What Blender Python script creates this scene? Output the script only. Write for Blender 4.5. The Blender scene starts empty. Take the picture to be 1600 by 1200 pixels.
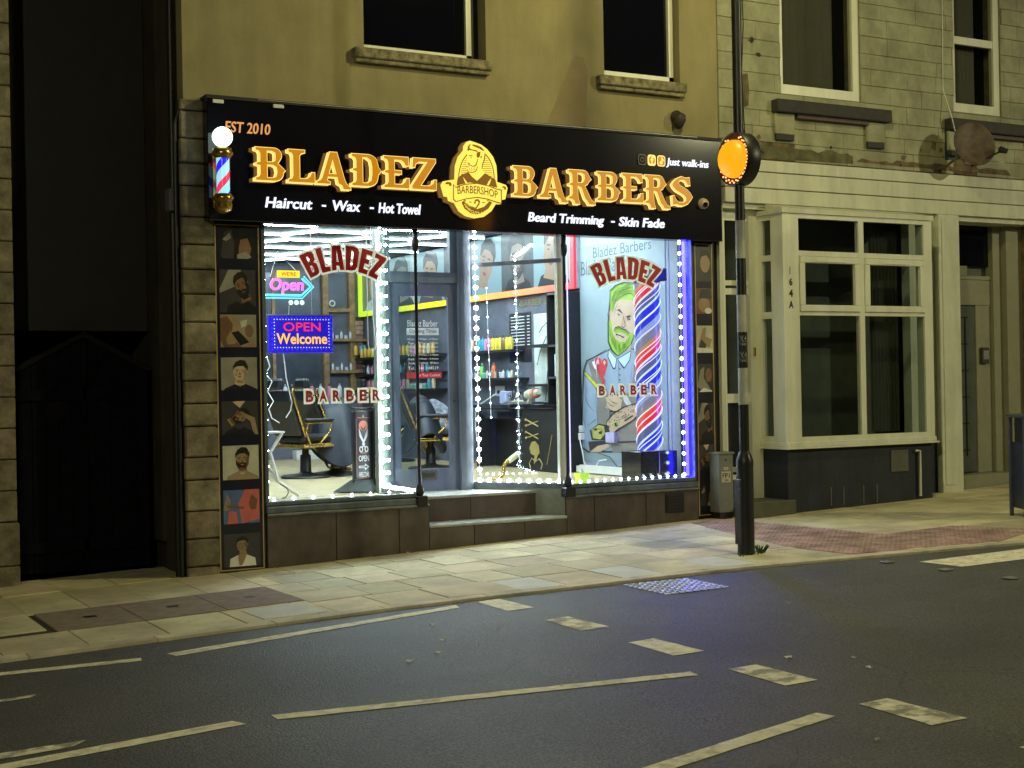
import bpy, bmesh, math, random
from mathutils import Vector, Matrix
random.seed(7)
S = bpy.context.scene
COL = S.collection
R = math.radians

LAMP_A, LAMP_B, LAMP_C = 700, 2450, 4700
# ------------------------------------------------------------------ camera
cd = bpy.data.cameras.new('camera')
cam = bpy.data.objects.new('camera', cd)
COL.objects.link(cam)
cd.sensor_fit = 'HORIZONTAL'
cd.sensor_width = 36.0
cd.lens = 36.0 * 2206.0 / 1600.0
cd.clip_start = 0.1
cd.clip_end = 400
_yaw, _pitch, _roll = R(29.05), R(0.12), R(-1.054)
_f = Vector((math.sin(_yaw) * math.cos(_pitch), math.cos(_yaw) * math.cos(_pitch), math.sin(_pitch)))
_r = Vector((math.cos(_yaw), -math.sin(_yaw), 0.0))
_u = _r.cross(_f)
_r2 = _r * math.cos(_roll) + _u * math.sin(_roll)
_u2 = -_r * math.sin(_roll) + _u * math.cos(_roll)
cam.matrix_world = Matrix(((_r2.x, _u2.x, -_f.x, -4.68), (_r2.y, _u2.y, -_f.y, -13.45), (_r2.z, _u2.z, -_f.z, 1.6), (0, 0, 0, 1)))
S.camera = cam

# ------------------------------------------------------------------ night sky and moonlight
W = bpy.data.worlds.new('World')
S.world = W
W.use_nodes = True
wn = W.node_tree.nodes
bg = wn['Background']
sky = wn.new('ShaderNodeTexSky')
sky.sky_type = 'NISHITA'
sky.sun_disc = False
sky.sun_elevation = R(35)
sky.sun_rotation = R(150)
W.node_tree.links.new(sky.outputs[0], bg.inputs[0])
bg.inputs[1].default_value = 0.0007
sl = bpy.data.lights.new('moon', 'SUN')
sl.energy = 0.006
sl.angle = R(0.5)
sl.color = (0.75, 0.85, 1.0)
so = bpy.data.objects.new('moon', sl)
so.rotation_euler = (R(55), 0, R(-30))
COL.objects.link(so)

S.view_settings.view_transform = 'Standard'
S.view_settings.look = 'None'
S.view_settings.exposure = 0.0
S.view_settings.gamma = 1.0
S.view_settings.use_curve_mapping = False
S.render.engine = 'CYCLES'
S.cycles.use_denoising = True
S.cycles.max_bounces = 8
S.cycles.diffuse_bounces = 4
S.cycles.glossy_bounces = 3
S.cycles.transparent_max_bounces = 16
S.cycles.caustics_reflective = False
S.cycles.caustics_refractive = False
S.cycles.sample_clamp_indirect = 6.0
S.cycles.use_light_tree = True

# ------------------------------------------------------------------ materials
MATS = {}
def weather(m, sx=1.0, sz=1.0, strength=.35, scale=2.0, lo=.42, hi=.62, crack=0.0, spots=0.0, spot_scale=2.5):
    """dirt, streaks, cracks and spots with a shape of their own over a finished material"""
    nt = m.node_tree; n = nt.nodes; L = nt.links; b = n['Principled BSDF']
    src = b.inputs['Base Color'].links[0].from_socket
    tc = n.new('ShaderNodeTexCoord'); mp = n.new('ShaderNodeMapping'); mp.inputs['Scale'].default_value = (sx, sx, sz)
    L.new(tc.outputs['Object'], mp.inputs[0])
    nz = n.new('ShaderNodeTexNoise'); nz.inputs['Scale'].default_value = scale; nz.inputs['Detail'].default_value = 7; nz.inputs['Roughness'].default_value = .65
    L.new(mp.outputs[0], nz.inputs['Vector'])
    mr = n.new('ShaderNodeMapRange'); mr.inputs[1].default_value = lo; mr.inputs[2].default_value = hi; mr.inputs[3].default_value = 1 - strength; mr.inputs[4].default_value = 1.06
    L.new(nz.outputs['Fac'], mr.inputs[0])
    fac = mr.outputs[0]
    def mul(a, b_):
        q = n.new('ShaderNodeMath'); q.operation = 'MULTIPLY'; L.new(a, q.inputs[0]); L.new(b_, q.inputs[1]); return q.outputs[0]
    if crack:
        nv = n.new('ShaderNodeTexNoise'); nv.inputs['Scale'].default_value = 3.0
        mixv = n.new('ShaderNodeMix'); mixv.data_type = 'VECTOR'; mixv.inputs['Factor'].default_value = .12
        L.new(tc.outputs['Object'], nv.inputs['Vector']); L.new(tc.outputs['Object'], mixv.inputs['A']); L.new(nv.outputs['Color'], mixv.inputs['B'])
        vo = n.new('ShaderNodeTexVoronoi'); vo.feature = 'DISTANCE_TO_EDGE'; vo.inputs['Scale'].default_value = crack
        L.new(mixv.outputs['Result'], vo.inputs['Vector'])
        m2 = n.new('ShaderNodeMapRange'); m2.inputs[1].default_value = .0; m2.inputs[2].default_value = .012 * crack; m2.inputs[3].default_value = .55; m2.inputs[4].default_value = 1.0
        L.new(vo.outputs['Distance'], m2.inputs[0])
        n3 = n.new('ShaderNodeTexNoise'); n3.inputs['Scale'].default_value = .6; L.new(tc.outputs['Object'], n3.inputs['Vector'])
        m3 = n.new('ShaderNodeMapRange'); m3.inputs[1].default_value = .5; m3.inputs[2].default_value = .6; L.new(n3.outputs['Fac'], m3.inputs[0])
        mx = n.new('ShaderNodeMix'); mx.data_type = 'FLOAT'; mx.inputs['A'].default_value = 1.0
        L.new(m3.outputs[0], mx.inputs['Factor']); L.new(m2.outputs[0], mx.inputs['B'])
        fac = mul(fac, mx.outputs['Result'])
    if spots:
        v2 = n.new('ShaderNodeTexVoronoi'); v2.inputs['Scale'].default_value = spot_scale; v2.inputs['Randomness'].default_value = 1.0
        L.new(tc.outputs['Object'], v2.inputs['Vector'])
        m4 = n.new('ShaderNodeMapRange'); m4.inputs[1].default_value = .045; m4.inputs[2].default_value = .075; m4.inputs[3].default_value = 1 - spots; m4.inputs[4].default_value = 1.0
        L.new(v2.outputs['Distance'], m4.inputs[0]); fac = mul(fac, m4.outputs[0])
    vm = n.new('ShaderNodeVectorMath'); vm.operation = 'SCALE'; L.new(src, vm.inputs[0]); L.new(fac, vm.inputs['Scale'])
    L.new(vm.outputs[0], b.inputs['Base Color'])
    return m
def vinyl(name, col, through=.5):
    m = bpy.data.materials.new(name); m.use_nodes = True
    nt = m.node_tree; n = nt.nodes; L = nt.links; b = n['Principled BSDF']; o = n['Material Output']
    nz = n.new('ShaderNodeTexNoise'); nz.inputs['Scale'].default_value = 7
    mr = n.new('ShaderNodeMapRange'); mr.inputs[3].default_value = .85; mr.inputs[4].default_value = 1.1
    hs = n.new('ShaderNodeHueSaturation'); hs.inputs['Color'].default_value = (*col, 1)
    L.new(nz.outputs['Fac'], mr.inputs[0]); L.new(mr.outputs[0], hs.inputs['Value']); L.new(hs.outputs[0], b.inputs['Base Color'])
    b.inputs['Roughness'].default_value = .45
    t = n.new('ShaderNodeBsdfTranslucent'); L.new(hs.outputs[0], t.inputs['Color'])
    mx = n.new('ShaderNodeMixShader'); mx.inputs[0].default_value = through
    L.new(b.outputs[0], mx.inputs[1]); L.new(t.outputs[0], mx.inputs[2]); L.new(mx.outputs[0], o.inputs['Surface'])
    MATS[name] = m
    return m
def mat(name, col, rough=0.6, metal=0.0, var=0.12, scale=6.0, bump=0.0, bscale=None, spec=0.5, col2=None, obj_var=0.0, emit=None, estr=0.0, detail=6, coat=0.0):
    if name in MATS: return MATS[name]
    m = bpy.data.materials.new(name); m.use_nodes = True
    nt = m.node_tree; n = nt.nodes; L = nt.links
    b = n['Principled BSDF']
    tc = n.new('ShaderNodeTexCoord')
    nz = n.new('ShaderNodeTexNoise'); nz.inputs['Scale'].default_value = scale; nz.inputs['Detail'].default_value = detail
    nz.inputs['Roughness'].default_value = 0.62
    L.new(tc.outputs['Object'], nz.inputs['Vector'])
    ramp = n.new('ShaderNodeValToRGB')
    c = Vector(col)
    c2 = Vector(col2) if col2 else c * (1 - var * 2.2)
    ramp.color_ramp.elements[0].position = 0.3; ramp.color_ramp.elements[1].position = 0.68
    ramp.color_ramp.elements[0].color = (*[max(0, v) for v in c2], 1)
    ramp.color_ramp.elements[1].color = (*[min(1, v * (1 + var * 0.5)) for v in c], 1)
    L.new(nz.outputs['Fac'], ramp.inputs['Fac'])
    out = ramp.outputs['Color']
    if obj_var:
        oi = n.new('ShaderNodeObjectInfo')
        mr = n.new('ShaderNodeMapRange'); mr.inputs[3].default_value = 1 - obj_var; mr.inputs[4].default_value = 1 + obj_var
        L.new(oi.outputs['Random'], mr.inputs[0])
        hs = n.new('ShaderNodeHueSaturation')
        L.new(out, hs.inputs['Color']); L.new(mr.outputs[0], hs.inputs['Value'])
        mr2 = n.new('ShaderNodeMapRange'); mr2.inputs[3].default_value = 0.485; mr2.inputs[4].default_value = 0.515
        ms = n.new('ShaderNodeMath'); ms.operation = 'FRACT'
        mm = n.new('ShaderNodeMath'); mm.operation = 'MULTIPLY'; mm.inputs[1].default_value = 7.13
        L.new(oi.outputs['Random'], mm.inputs[0]); L.new(mm.outputs[0], ms.inputs[0]); L.new(ms.outputs[0], mr2.inputs[0])
        L.new(mr2.outputs[0], hs.inputs['Hue'])
        out = hs.outputs['Color']
    L.new(out, b.inputs['Base Color'])
    b.inputs['Roughness'].default_value = rough
    b.inputs['Metallic'].default_value = metal
    b.inputs['Specular IOR Level'].default_value = spec
    if coat:
        b.inputs['Coat Weight'].default_value = coat; b.inputs['Coat Roughness'].default_value = 0.08
    rr = n.new('ShaderNodeMapRange'); rr.inputs[3].default_value = max(0.02, rough - 0.08); rr.inputs[4].default_value = min(1, rough + 0.1)
    L.new(nz.outputs['Fac'], rr.inputs[0]); L.new(rr.outputs[0], b.inputs['Roughness'])
    if bump:
        nb = n.new('ShaderNodeTexNoise'); nb.inputs['Scale'].default_value = bscale or scale * 8; nb.inputs['Detail'].default_value = 5
        L.new(tc.outputs['Object'], nb.inputs['Vector'])
        bp = n.new('ShaderNodeBump'); bp.inputs['Strength'].default_value = 1.0; bp.inputs['Distance'].default_value = bump
        L.new(nb.outputs['Fac'], bp.inputs['Height']); L.new(bp.outputs[0], b.inputs['Normal'])
    if emit:
        b.inputs['Emission Color'].default_value = (*emit, 1); b.inputs['Emission Strength'].default_value = estr
    MATS[name] = m
    return m

def glow(name, col, strength, base=None, rough=0.4):
    if name in MATS: return MATS[name]
    m = bpy.data.materials.new(name); m.use_nodes = True
    b = m.node_tree.nodes['Principled BSDF']
    b.inputs['Base Color'].default_value = (*(base or [v * 0.15 for v in col]), 1)
    b.inputs['Roughness'].default_value = rough
    b.inputs['Emission Color'].default_value = (*col, 1)
    b.inputs['Emission Strength'].default_value = strength
    MATS[name] = m
    return m

def glass(name, tint=(0.93, 0.97, 0.96), gloss=0.03, refl=1.0):
    """thin pane: clear straight through, with the reflection of a real pane"""
    m = bpy.data.materials.new(name); m.use_nodes = True
    nt = m.node_tree; n = nt.nodes; L = nt.links
    n.remove(n['Principled BSDF'])
    o = n['Material Output']
    tr = n.new('ShaderNodeBsdfTransparent'); tr.inputs[0].default_value = (*tint, 1)
    gl = n.new('ShaderNodeBsdfGlossy'); gl.inputs['Roughness'].default_value = gloss
    nz = n.new('ShaderNodeTexNoise'); nz.inputs['Scale'].default_value = 3.0
    bp = n.new('ShaderNodeBump'); bp.inputs['Strength'].default_value = 0.15; bp.inputs['Distance'].default_value = 0.002
    L.new(nz.outputs['Fac'], bp.inputs['Height']); L.new(bp.outputs[0], gl.inputs['Normal'])
    ge = n.new('ShaderNodeNewGeometry'); dt = n.new('ShaderNodeVectorMath'); dt.operation = 'DOT_PRODUCT'
    L.new(ge.outputs['Incoming'], dt.inputs[0]); L.new(ge.outputs['Normal'], dt.inputs[1])
    ab = n.new('ShaderNodeMath'); ab.operation = 'ABSOLUTE'; L.new(dt.outputs['Value'], ab.inputs[0])
    om = n.new('ShaderNodeMath'); om.operation = 'SUBTRACT'; om.inputs[0].default_value = 1.0; om.use_clamp = True; L.new(ab.outputs[0], om.inputs[1])
    pw = n.new('ShaderNodeMath'); pw.operation = 'POWER'; pw.inputs[1].default_value = 5.0; L.new(om.outputs[0], pw.inputs[0])
    ma = n.new('ShaderNodeMath'); ma.operation = 'MULTIPLY_ADD'; ma.inputs[1].default_value = .90; ma.inputs[2].default_value = .035; L.new(pw.outputs[0], ma.inputs[0])
    mu = n.new('ShaderNodeMath'); mu.operation = 'MULTIPLY'; mu.inputs[1].default_value = refl; mu.use_clamp = True
    L.new(ma.outputs[0], mu.inputs[0])
    mx = n.new('ShaderNodeMixShader')
    L.new(mu.outputs[0], mx.inputs[0]); L.new(tr.outputs[0], mx.inputs[1]); L.new(gl.outputs[0], mx.inputs[2])
    L.new(mx.outputs[0], o.inputs['Surface'])
    MATS[name] = m
    return m

def band_mat(name, axis, rows, col, mcol, rough=0.7, vert=0.0, jit=0.3):
    pass

# ------------------------------------------------------------------ mesh building
class MB:
    """collects shapes (world coordinates) and links them as ONE mesh object"""
    def __init__(s): s.v = []; s.f = []; s.m = []; s.sm = []
    def add(s, vs, fs, mi=0, smooth=False):
        o = len(s.v); s.v += [tuple(v) for v in vs]
        for f in fs: s.f.append([i + o for i in f]); s.m.append(mi); s.sm.append(smooth)
        return s
    def box(s, x0, x1, y0, y1, z0, z1, mi=0, bev=0.0):
        x0, x1 = min(x0, x1), max(x0, x1); y0, y1 = min(y0, y1), max(y0, y1); z0, z1 = min(z0, z1), max(z0, z1)
        b = min(bev, (x1 - x0) * .4, (y1 - y0) * .4, (z1 - z0) * .4)
        if b <= 0:
            vs = [(x0, y0, z0), (x1, y0, z0), (x1, y1, z0), (x0, y1, z0), (x0, y0, z1), (x1, y0, z1), (x1, y1, z1), (x0, y1, z1)]
            fs = [(3, 2, 1, 0), (4, 5, 6, 7), (0, 1, 5, 4), (1, 2, 6, 5), (2, 3, 7, 6), (3, 0, 4, 7)]
            return s.add(vs, fs, mi)
        bm = bmesh.new(); bmesh.ops.create_cube(bm, size=1)
        for v in bm.verts: v.co = Vector(((x0 + x1) / 2 + v.co.x * (x1 - x0), (y0 + y1) / 2 + v.co.y * (y1 - y0), (z0 + z1) / 2 + v.co.z * (z1 - z0)))
        bmesh.ops.bevel(bm, geom=list(bm.edges), offset=b, segments=1, affect='EDGES')
        bm.verts.index_update()
        s.add([v.co for v in bm.verts], [[v.index for v in f.verts] for f in bm.faces], mi); bm.free()
        return s
    def prism(s, pts, a, b, mi=0, axis='z', smooth=False):
        """pts: 2D outline; extruded from a to b along axis (x: pts are y,z; y: pts are x,z; z: pts are x,y)"""
        def P(p, t): return {'z': (p[0], p[1], t), 'y': (p[0], t, p[1]), 'x': (t, p[0], p[1])}[axis]
        n = len(pts)
        vs = [P(p, a) for p in pts] + [P(p, b) for p in pts]
        fs = [list(range(n)), list(range(2 * n - 1, n - 1, -1))] + [(i, i + n, (i + 1) % n + n, (i + 1) % n) for i in range(n)]
        s.add(vs, fs, mi)
        return s
    def lathe(s, prof, c=(0, 0, 0), n=24, mi=0, axis=(0, 0, 1), smooth=True, caps=True):
        """prof: (radius, height) list along axis"""
        ax = Vector(axis).normalized(); c = Vector(c)
        u = ax.orthogonal().normalized(); w = ax.cross(u)
        vs = []
        for r, h in prof:
            for k in range(n):
                a = 2 * math.pi * k / n
                vs.append(c + ax * h + (u * math.cos(a) + w * math.sin(a)) * r)
        fs = []
        for i in range(len(prof) - 1):
            for k in range(n):
                fs.append((i * n + k, i * n + (k + 1) % n, (i + 1) * n + (k + 1) % n, (i + 1) * n + k))
        s.add(vs, fs, mi, smooth)
        if caps: s.add([vs[k] for k in range(n)], [list(range(n - 1, -1, -1))], mi); s.add([vs[(len(prof) - 1) * n + k] for k in range(n)], [list(range(n))], mi)
        return s
    def ball(s, c, r, n=16, mi=0, sz=1.0):
        prof = [(max(1e-4, r * math.sin(math.pi * i / (n // 2))), -r * sz * math.cos(math.pi * i / (n // 2))) for i in range(n // 2 + 1)]
        return s.lathe(prof, c, n, mi, caps=False)
    def tube(s, pts, r, n=8, mi=0, closed=False):
        pts = [Vector(p) for p in pts]; rs = r if isinstance(r, (list, tuple)) else [r] * len(pts)
        rings = []; up = None
        for i, p in enumerate(pts):
            if closed: d = (pts[(i + 1) % len(pts)] - pts[i - 1])
            else: d = (pts[min(i + 1, len(pts) - 1)] - pts[max(i - 1, 0)])
            d.normalize()
            if up is None: up = d.orthogonal().normalized()
            up = (up - d * up.dot(d))
            up = up.normalized() if up.length > 1e-5 else d.orthogonal().normalized()
            w = d.cross(up)
            rings.append([p + (up * math.cos(2 * math.pi * k / n) + w * math.sin(2 * math.pi * k / n)) * rs[i] for k in range(n)])
        vs = [v for q in rings for v in q]; fs = []
        m = len(rings)
        for i in range(m if closed else m - 1):
            j = (i + 1) % m
            for k in range(n): fs.append((i * n + k, i * n + (k + 1) % n, j * n + (k + 1) % n, j * n + k))
        s.add(vs, fs, mi, True)
        if not closed: s.add(rings[0], [list(range(n - 1, -1, -1))], mi); s.add(rings[-1], [list(range(n))], mi)
        return s
    def build(s, name, mats, parent=None, bevel=0.0):
        me = bpy.data.meshes.new(name)
        off = ORIG.get(parent, Vector((0, 0, 0))) if parent else Vector((0, 0, 0))
        me.from_pydata([Vector(v) - off for v in s.v], [], s.f)
        if not isinstance(mats, (list, tuple)): mats = [mats]
        for m in mats: me.materials.append(m)
        for p, mi, sm in zip(me.polygons, s.m, s.sm): p.material_index = mi; p.use_smooth = sm
        bm = bmesh.new(); bm.from_mesh(me); bmesh.ops.recalc_face_normals(bm, faces=bm.faces); bm.to_mesh(me); bm.free()
        o = bpy.data.objects.new(name, me); COL.objects.link(o)
        if parent: o.parent = parent; ORIG[o] = off
        if bevel:
            md = o.modifiers.new('bevel', 'BEVEL'); md.width = bevel; md.segments = 2; md.limit_method = 'ANGLE'
        return o

ORIG = {}
def tag(o, label=None, cat=None, group=None, kind=None):
    if label: o['label'] = label
    if cat: o['category'] = cat
    if group: o['group'] = group
    if kind: o['kind'] = kind
    return o
def thing(name, label, cat, loc=(0, 0, 0), group=None):
    o = bpy.data.objects.new(name, None); COL.objects.link(o); o.location = loc
    o.empty_display_size = 0.2
    ORIG[o] = Vector(loc)
    return tag(o, label, cat, group)
def kids(o): return [c for c in COL.objects if c.parent == o]
TREE = {}
def dup(root, loc, rz=0.0, label=None, group=None, scale=None, swap=None):
    """copy of a thing, its parts and their sub-parts, sharing mesh data"""
    if root not in TREE: TREE[root] = [(c, [g for g in kids(c)]) for c in kids(root)]
    r = root.copy(); COL.objects.link(r); r.location = loc; r.rotation_euler = (0, 0, rz)
    if scale: r.scale = scale
    if label: r['label'] = label
    if group: r['group'] = group
    for c0, gs in TREE[root]:
        c = c0.copy(); COL.objects.link(c); c.parent = r
        for g in gs:
            d = g.copy(); COL.objects.link(d); d.parent = c
    ORIG[r] = Vector(loc)
    return r
def inst(name, me, parent, loc, scale=(1, 1, 1), rot=(0, 0, 0), m=None):
    o = bpy.data.objects.new(name, me); COL.objects.link(o)
    o.parent = parent
    o.location = Vector(loc) - ORIG.get(parent, Vector((0, 0, 0))); o.scale = scale; o.rotation_euler = rot
    return o
def unit_block(name, m, bev=0.04):
    b = MB().box(-.5, .5, -.5, .5, -.5, .5, 0, bev)
    o = b.build(name, m); me = o.data; bpy.data.objects.remove(o)
    return me

# ------------------------------------------------------------------ lettering and flat print
class Frame:
    """a flat surface: origin, right and up axes, outward normal"""
    def __init__(s, o, u, v): s.o = Vector(o); s.u = Vector(u).normalized(); s.v = Vector(v).normalized(); s.n = s.u.cross(s.v)
    def P(s, a, b, d=0.0): return s.o + s.u * a + s.v * b + s.n * d
FRONT = lambda y: Frame((0, y, 0), (1, 0, 0), (0, 0, 1))              # faces the street, a = x, b = z
def curve_mesh(cu):
    ob = bpy.data.objects.new('tmp', cu); COL.objects.link(ob)
    bpy.context.view_layer.update()
    me = bpy.data.meshes.new_from_object(ob.evaluated_get(bpy.context.evaluated_depsgraph_get()))
    bpy.data.objects.remove(ob); bpy.data.curves.remove(cu)
    vs = [v.co.copy() for v in me.vertices]; fs = [list(p.vertices) for p in me.polygons]
    bpy.data.meshes.remove(me)
    return vs, fs
def text2d(s, bold=0.0, shear=0.0, space=1.0, ext=0.0, res=3):
    cu = bpy.data.curves.new('t', 'FONT'); cu.body = s; cu.size = 1.0; cu.offset = bold; cu.shear = shear
    cu.space_character = space; cu.extrude = ext; cu.resolution_u = res; cu.align_x = 'LEFT'
    return curve_mesh(cu)
def fit(vs, x0, x1, z0, z1):
    ax = min(v.x for v in vs); bx = max(v.x for v in vs); ay = min(v.y for v in vs); by = max(v.y for v in vs)
    sx = (x1 - x0) / (bx - ax); sy = (z1 - z0) / (by - ay)
    return [Vector((x0 + (v.x - ax) * sx, z0 + (v.y - ay) * sy, v.z)) for v in vs]
def put_text(mb, fr, s, x0, x1, z0, z1, mi=0, bold=0.0, shear=0.0, d=0.0, depth=0.0, space=1.0, warp=None, res=3):
    vs, fs = text2d(s, bold, shear, space, 0.5 if depth else 0.0, res)
    vs = fit(vs, x0, x1, z0, z1)
    if warp: vs = [warp(v) for v in vs]
    mb.add([fr.P(v.x, v.y, d + (v.z + 0.5) * depth if depth else d) for v in vs], fs, mi)
    return mb
def shape2d(contours, offset=0.0, ext=0.0):
    cu = bpy.data.curves.new('g', 'CURVE'); cu.dimensions = '2D'; cu.fill_mode = 'BOTH'; cu.extrude = ext; cu.offset = offset
    for c in contours:
        sp = cu.splines.new('POLY'); sp.points.add(len(c) - 1)
        for p, q in zip(sp.points, c): p.co = (q[0], q[1], 0, 1)
        sp.use_cyclic_u = True
    return curve_mesh(cu)
def poly(mb, fr, pts, mi=0, d=0.0):
    """flat coloured shape, triangulated so concave outlines are right"""
    from mathutils.geometry import tessellate_polygon
    v3 = [Vector((p[0], p[1], 0)) for p in pts]
    tris = tessellate_polygon([v3])
    mb.add([fr.P(p[0], p[1], d) for p in pts], [list(t) for t in tris], mi)
    return mb
def rect(mb, fr, a0, a1, b0, b1, mi=0, d=0.0):
    mb.add([fr.P(a0, b0, d), fr.P(a1, b0, d), fr.P(a1, b1, d), fr.P(a0, b1, d)], [(0, 1, 2, 3)], mi); return mb
def slab(mb, fr, a0, a1, b0, b1, d0, d1, mi=0):
    q = [(a0, b0), (a1, b0), (a1, b1), (a0, b1)]
    mb.add([fr.P(a, b, d0) for a, b in q] + [fr.P(a, b, d1) for a, b in q], [(3, 2, 1, 0), (4, 5, 6, 7), (0, 1, 5, 4), (1, 2, 6, 5), (2, 3, 7, 6), (3, 0, 4, 7)], mi); return mb
def ellipse(cx, cy, rx, ry, n=20, rot=0.0, a0=0.0, a1=2 * math.pi):
    o = []
    full = abs(a1 - a0 - 2 * math.pi) < 1e-6
    for k in range(n if full else n + 1):
        a = a0 + (a1 - a0) * k / n; x = rx * math.cos(a); y = ry * math.sin(a)
        o.append((cx + x * math.cos(rot) - y * math.sin(rot), cy + x * math.sin(rot) + y * math.cos(rot)))
    return o
def gz(x): return 0.03 * x - 0.152          # height of the pavement, which climbs to the right
def rz_(x): return gz(x) - 0.022             # the road, a low kerb below it
# ------------------------------------------------------------------ the palette
M_render = mat('cream_render', (.335, .292, .165), .9, var=.10, scale=1.3, bump=.004, bscale=60)
M_render2 = mat('browner_render', (.30, .24, .14), .9, var=.10, scale=2.3, bump=.004, bscale=60)
M_stone = mat('old_sandstone', (.27, .23, .155), .9, var=.25, scale=5, bump=.012, bscale=14, obj_var=.2)
M_pstone = mat('painted_stone', (.37, .37, .265), .75, var=.10, scale=3.0, bump=.004, bscale=18, obj_var=.05, col2=(.27, .265, .17))
M_mortar = mat('mortar', (.05, .045, .035), .95, var=.2, bump=.004)
M_sill = mat('mossy_sill', (.30, .26, .17), .9, var=.4, scale=12, bump=.01, bscale=40, col2=(.06, .06, .03))
M_darksill = mat('dark_slate_sill', (.045, .042, .045), .7, var=.2, scale=8, bump=.005)
M_wpaint = mat('white_painted_wood', (.60, .61, .50), .45, var=.05, scale=3, bump=.001, bscale=30)
M_upvc = mat('white_window_frame', (.70, .71, .60), .35, var=.03, scale=2)
M_gpaint = mat('grey_blue_painted_wood', (.11, .135, .16), .42, var=.12, scale=5, bump=.0015, bscale=30)
M_door = mat('slate_blue_door_paint', (.10, .12, .19), .4, var=.12, scale=4, bump=.001)
M_iron = mat('black_cast_iron', (.012, .012, .016), .4, var=.2, scale=10)
M_black = mat('matt_black', (.012, .012, .015), .6, var=.2)
M_gloss = mat('gloss_black_sign_panel', (.008, .008, .014), .12, var=.1, scale=2, spec=.55)
M_tile = mat('brown_stallriser_tile', (.098, .076, .068), .5, var=.2, scale=4, bump=.002, bscale=25, obj_var=.14)
M_lead = mat('lead_flashing', (.16, .165, .165), .5, metal=.6, var=.2, bump=.004, bscale=20)
M_step = mat('worn_stone_step', (.40, .42, .38), .55, var=.2, scale=6, bump=.003)
M_navy = mat('navy_render', (.022, .028, .045), .75, var=.2, scale=3, bump=.004)
M_asph = None
M_slab = mat('sandstone_paving', (.64, .57, .38), .8, var=.12, scale=2.2, bump=.004, bscale=22, obj_var=.16, detail=9)
M_slabw = mat('new_pale_paving', (.62, .62, .58), .8, var=.08, scale=4, bump=.002, obj_var=.03)
M_cover = mat('concrete_filled_cover', (.26, .20, .15), .85, var=.16, scale=9, bump=.004, bscale=60, obj_var=.05)
M_kerb = mat('pale_kerb_stone', (.60, .54, .40), .8, var=.15, scale=4, bump=.004, obj_var=.1)
M_red = mat('red_tactile_concrete', (.50, .33, .29), .8, var=.22, scale=5, bump=.003, obj_var=.14)
M_paint = mat('worn_road_paint', (.80, .76, .58), .7, var=.2, scale=14, bump=.003, bscale=80, col2=(.58, .54, .40))
M_paintw = mat('badly_worn_road_paint', (.76, .72, .56), .75, var=.4, scale=7, bump=.003, bscale=80, col2=(.50, .47, .36))
M_steel = mat('galvanised_steel', (.33, .33, .33), .45, metal=.6, var=.12, scale=9)
M_gold = mat('brushed_gold', (.62, .40, .10), .25, metal=.9, var=.15)
M_goldtrim = mat('gold_border_print', (.50, .34, .13), .45, metal=.2, var=.1)
M_chrome = mat('chrome', (.7, .7, .7), .12, metal=1.0, var=.05)
M_white = mat('white_plastic', (.75, .75, .73), .4, var=.03)
M_grey = mat('grey_steel_cabinet', (.19, .195, .18), .5, var=.1, scale=6, bump=.0015)
M_wood = mat('oak_shelf_wood', (.34, .215, .10), .5, var=.25, scale=9)
M_lam = mat('pale_wood_floor', (.64, .52, .29), .4, var=.16, scale=5, bump=.001)
M_dwall = mat('charcoal_interior_wall', (.14, .155, .205), .7, var=.2, scale=3)
M_wwall = mat('white_interior_wall', (.30, .34, .38), .7, var=.05)
M_ceil = mat('dark_interior_ceiling', (.028, .036, .055), .6, var=.05)
M_mirror = mat('mirror', (.6, .65, .68), .03, metal=1.0, var=.02)
M_marble = mat('pale_marble', (.62, .70, .66), .25, var=.15, scale=3)
M_leather = mat('black_leather', (.015, .015, .017), .32, var=.2, scale=12, bump=.002)
M_cloth = mat('black_nylon_cape', (.022, .028, .042), .45, var=.2, scale=5, bump=.002)
M_rubber = mat('grey_rubber_base', (.10, .125, .14), .6, var=.15)
M_glass = glass('shop_window_glass', refl=.7)
M_gdark = mat('dark_house_window', (.004, .0045, .009), .05, var=.02, scale=2, spec=.35)
def even(m, r):
    b_ = m.node_tree.nodes['Principled BSDF']; m.node_tree.links.remove(b_.inputs['Roughness'].links[0]); b_.inputs['Roughness'].default_value = r
even(M_gdark, .03); even(M_gloss, .10)
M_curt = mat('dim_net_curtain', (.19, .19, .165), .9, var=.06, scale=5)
M_drain = mat('black_drainpipe', (.014, .015, .02), .45, var=.2)
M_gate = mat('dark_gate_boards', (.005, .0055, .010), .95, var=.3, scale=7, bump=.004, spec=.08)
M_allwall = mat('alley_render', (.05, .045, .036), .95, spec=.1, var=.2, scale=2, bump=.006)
M_brick = mat('brown_weathered_wall', (.20, .13, .055), .9, var=.3, scale=9, bump=.01)
M_leaf = mat('weed_leaf', (.06, .11, .03), .7, var=.3)
M_litter = mat('dry_leaf_litter', (.70, .68, .62), .8, var=.3)
M_cream = mat('cream_dome_plastic', (.62, .50, .33), .3, var=.05)
M_dish = mat('brown_dish_enamel', (.13, .09, .065), .6, var=.3, scale=8)

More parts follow.
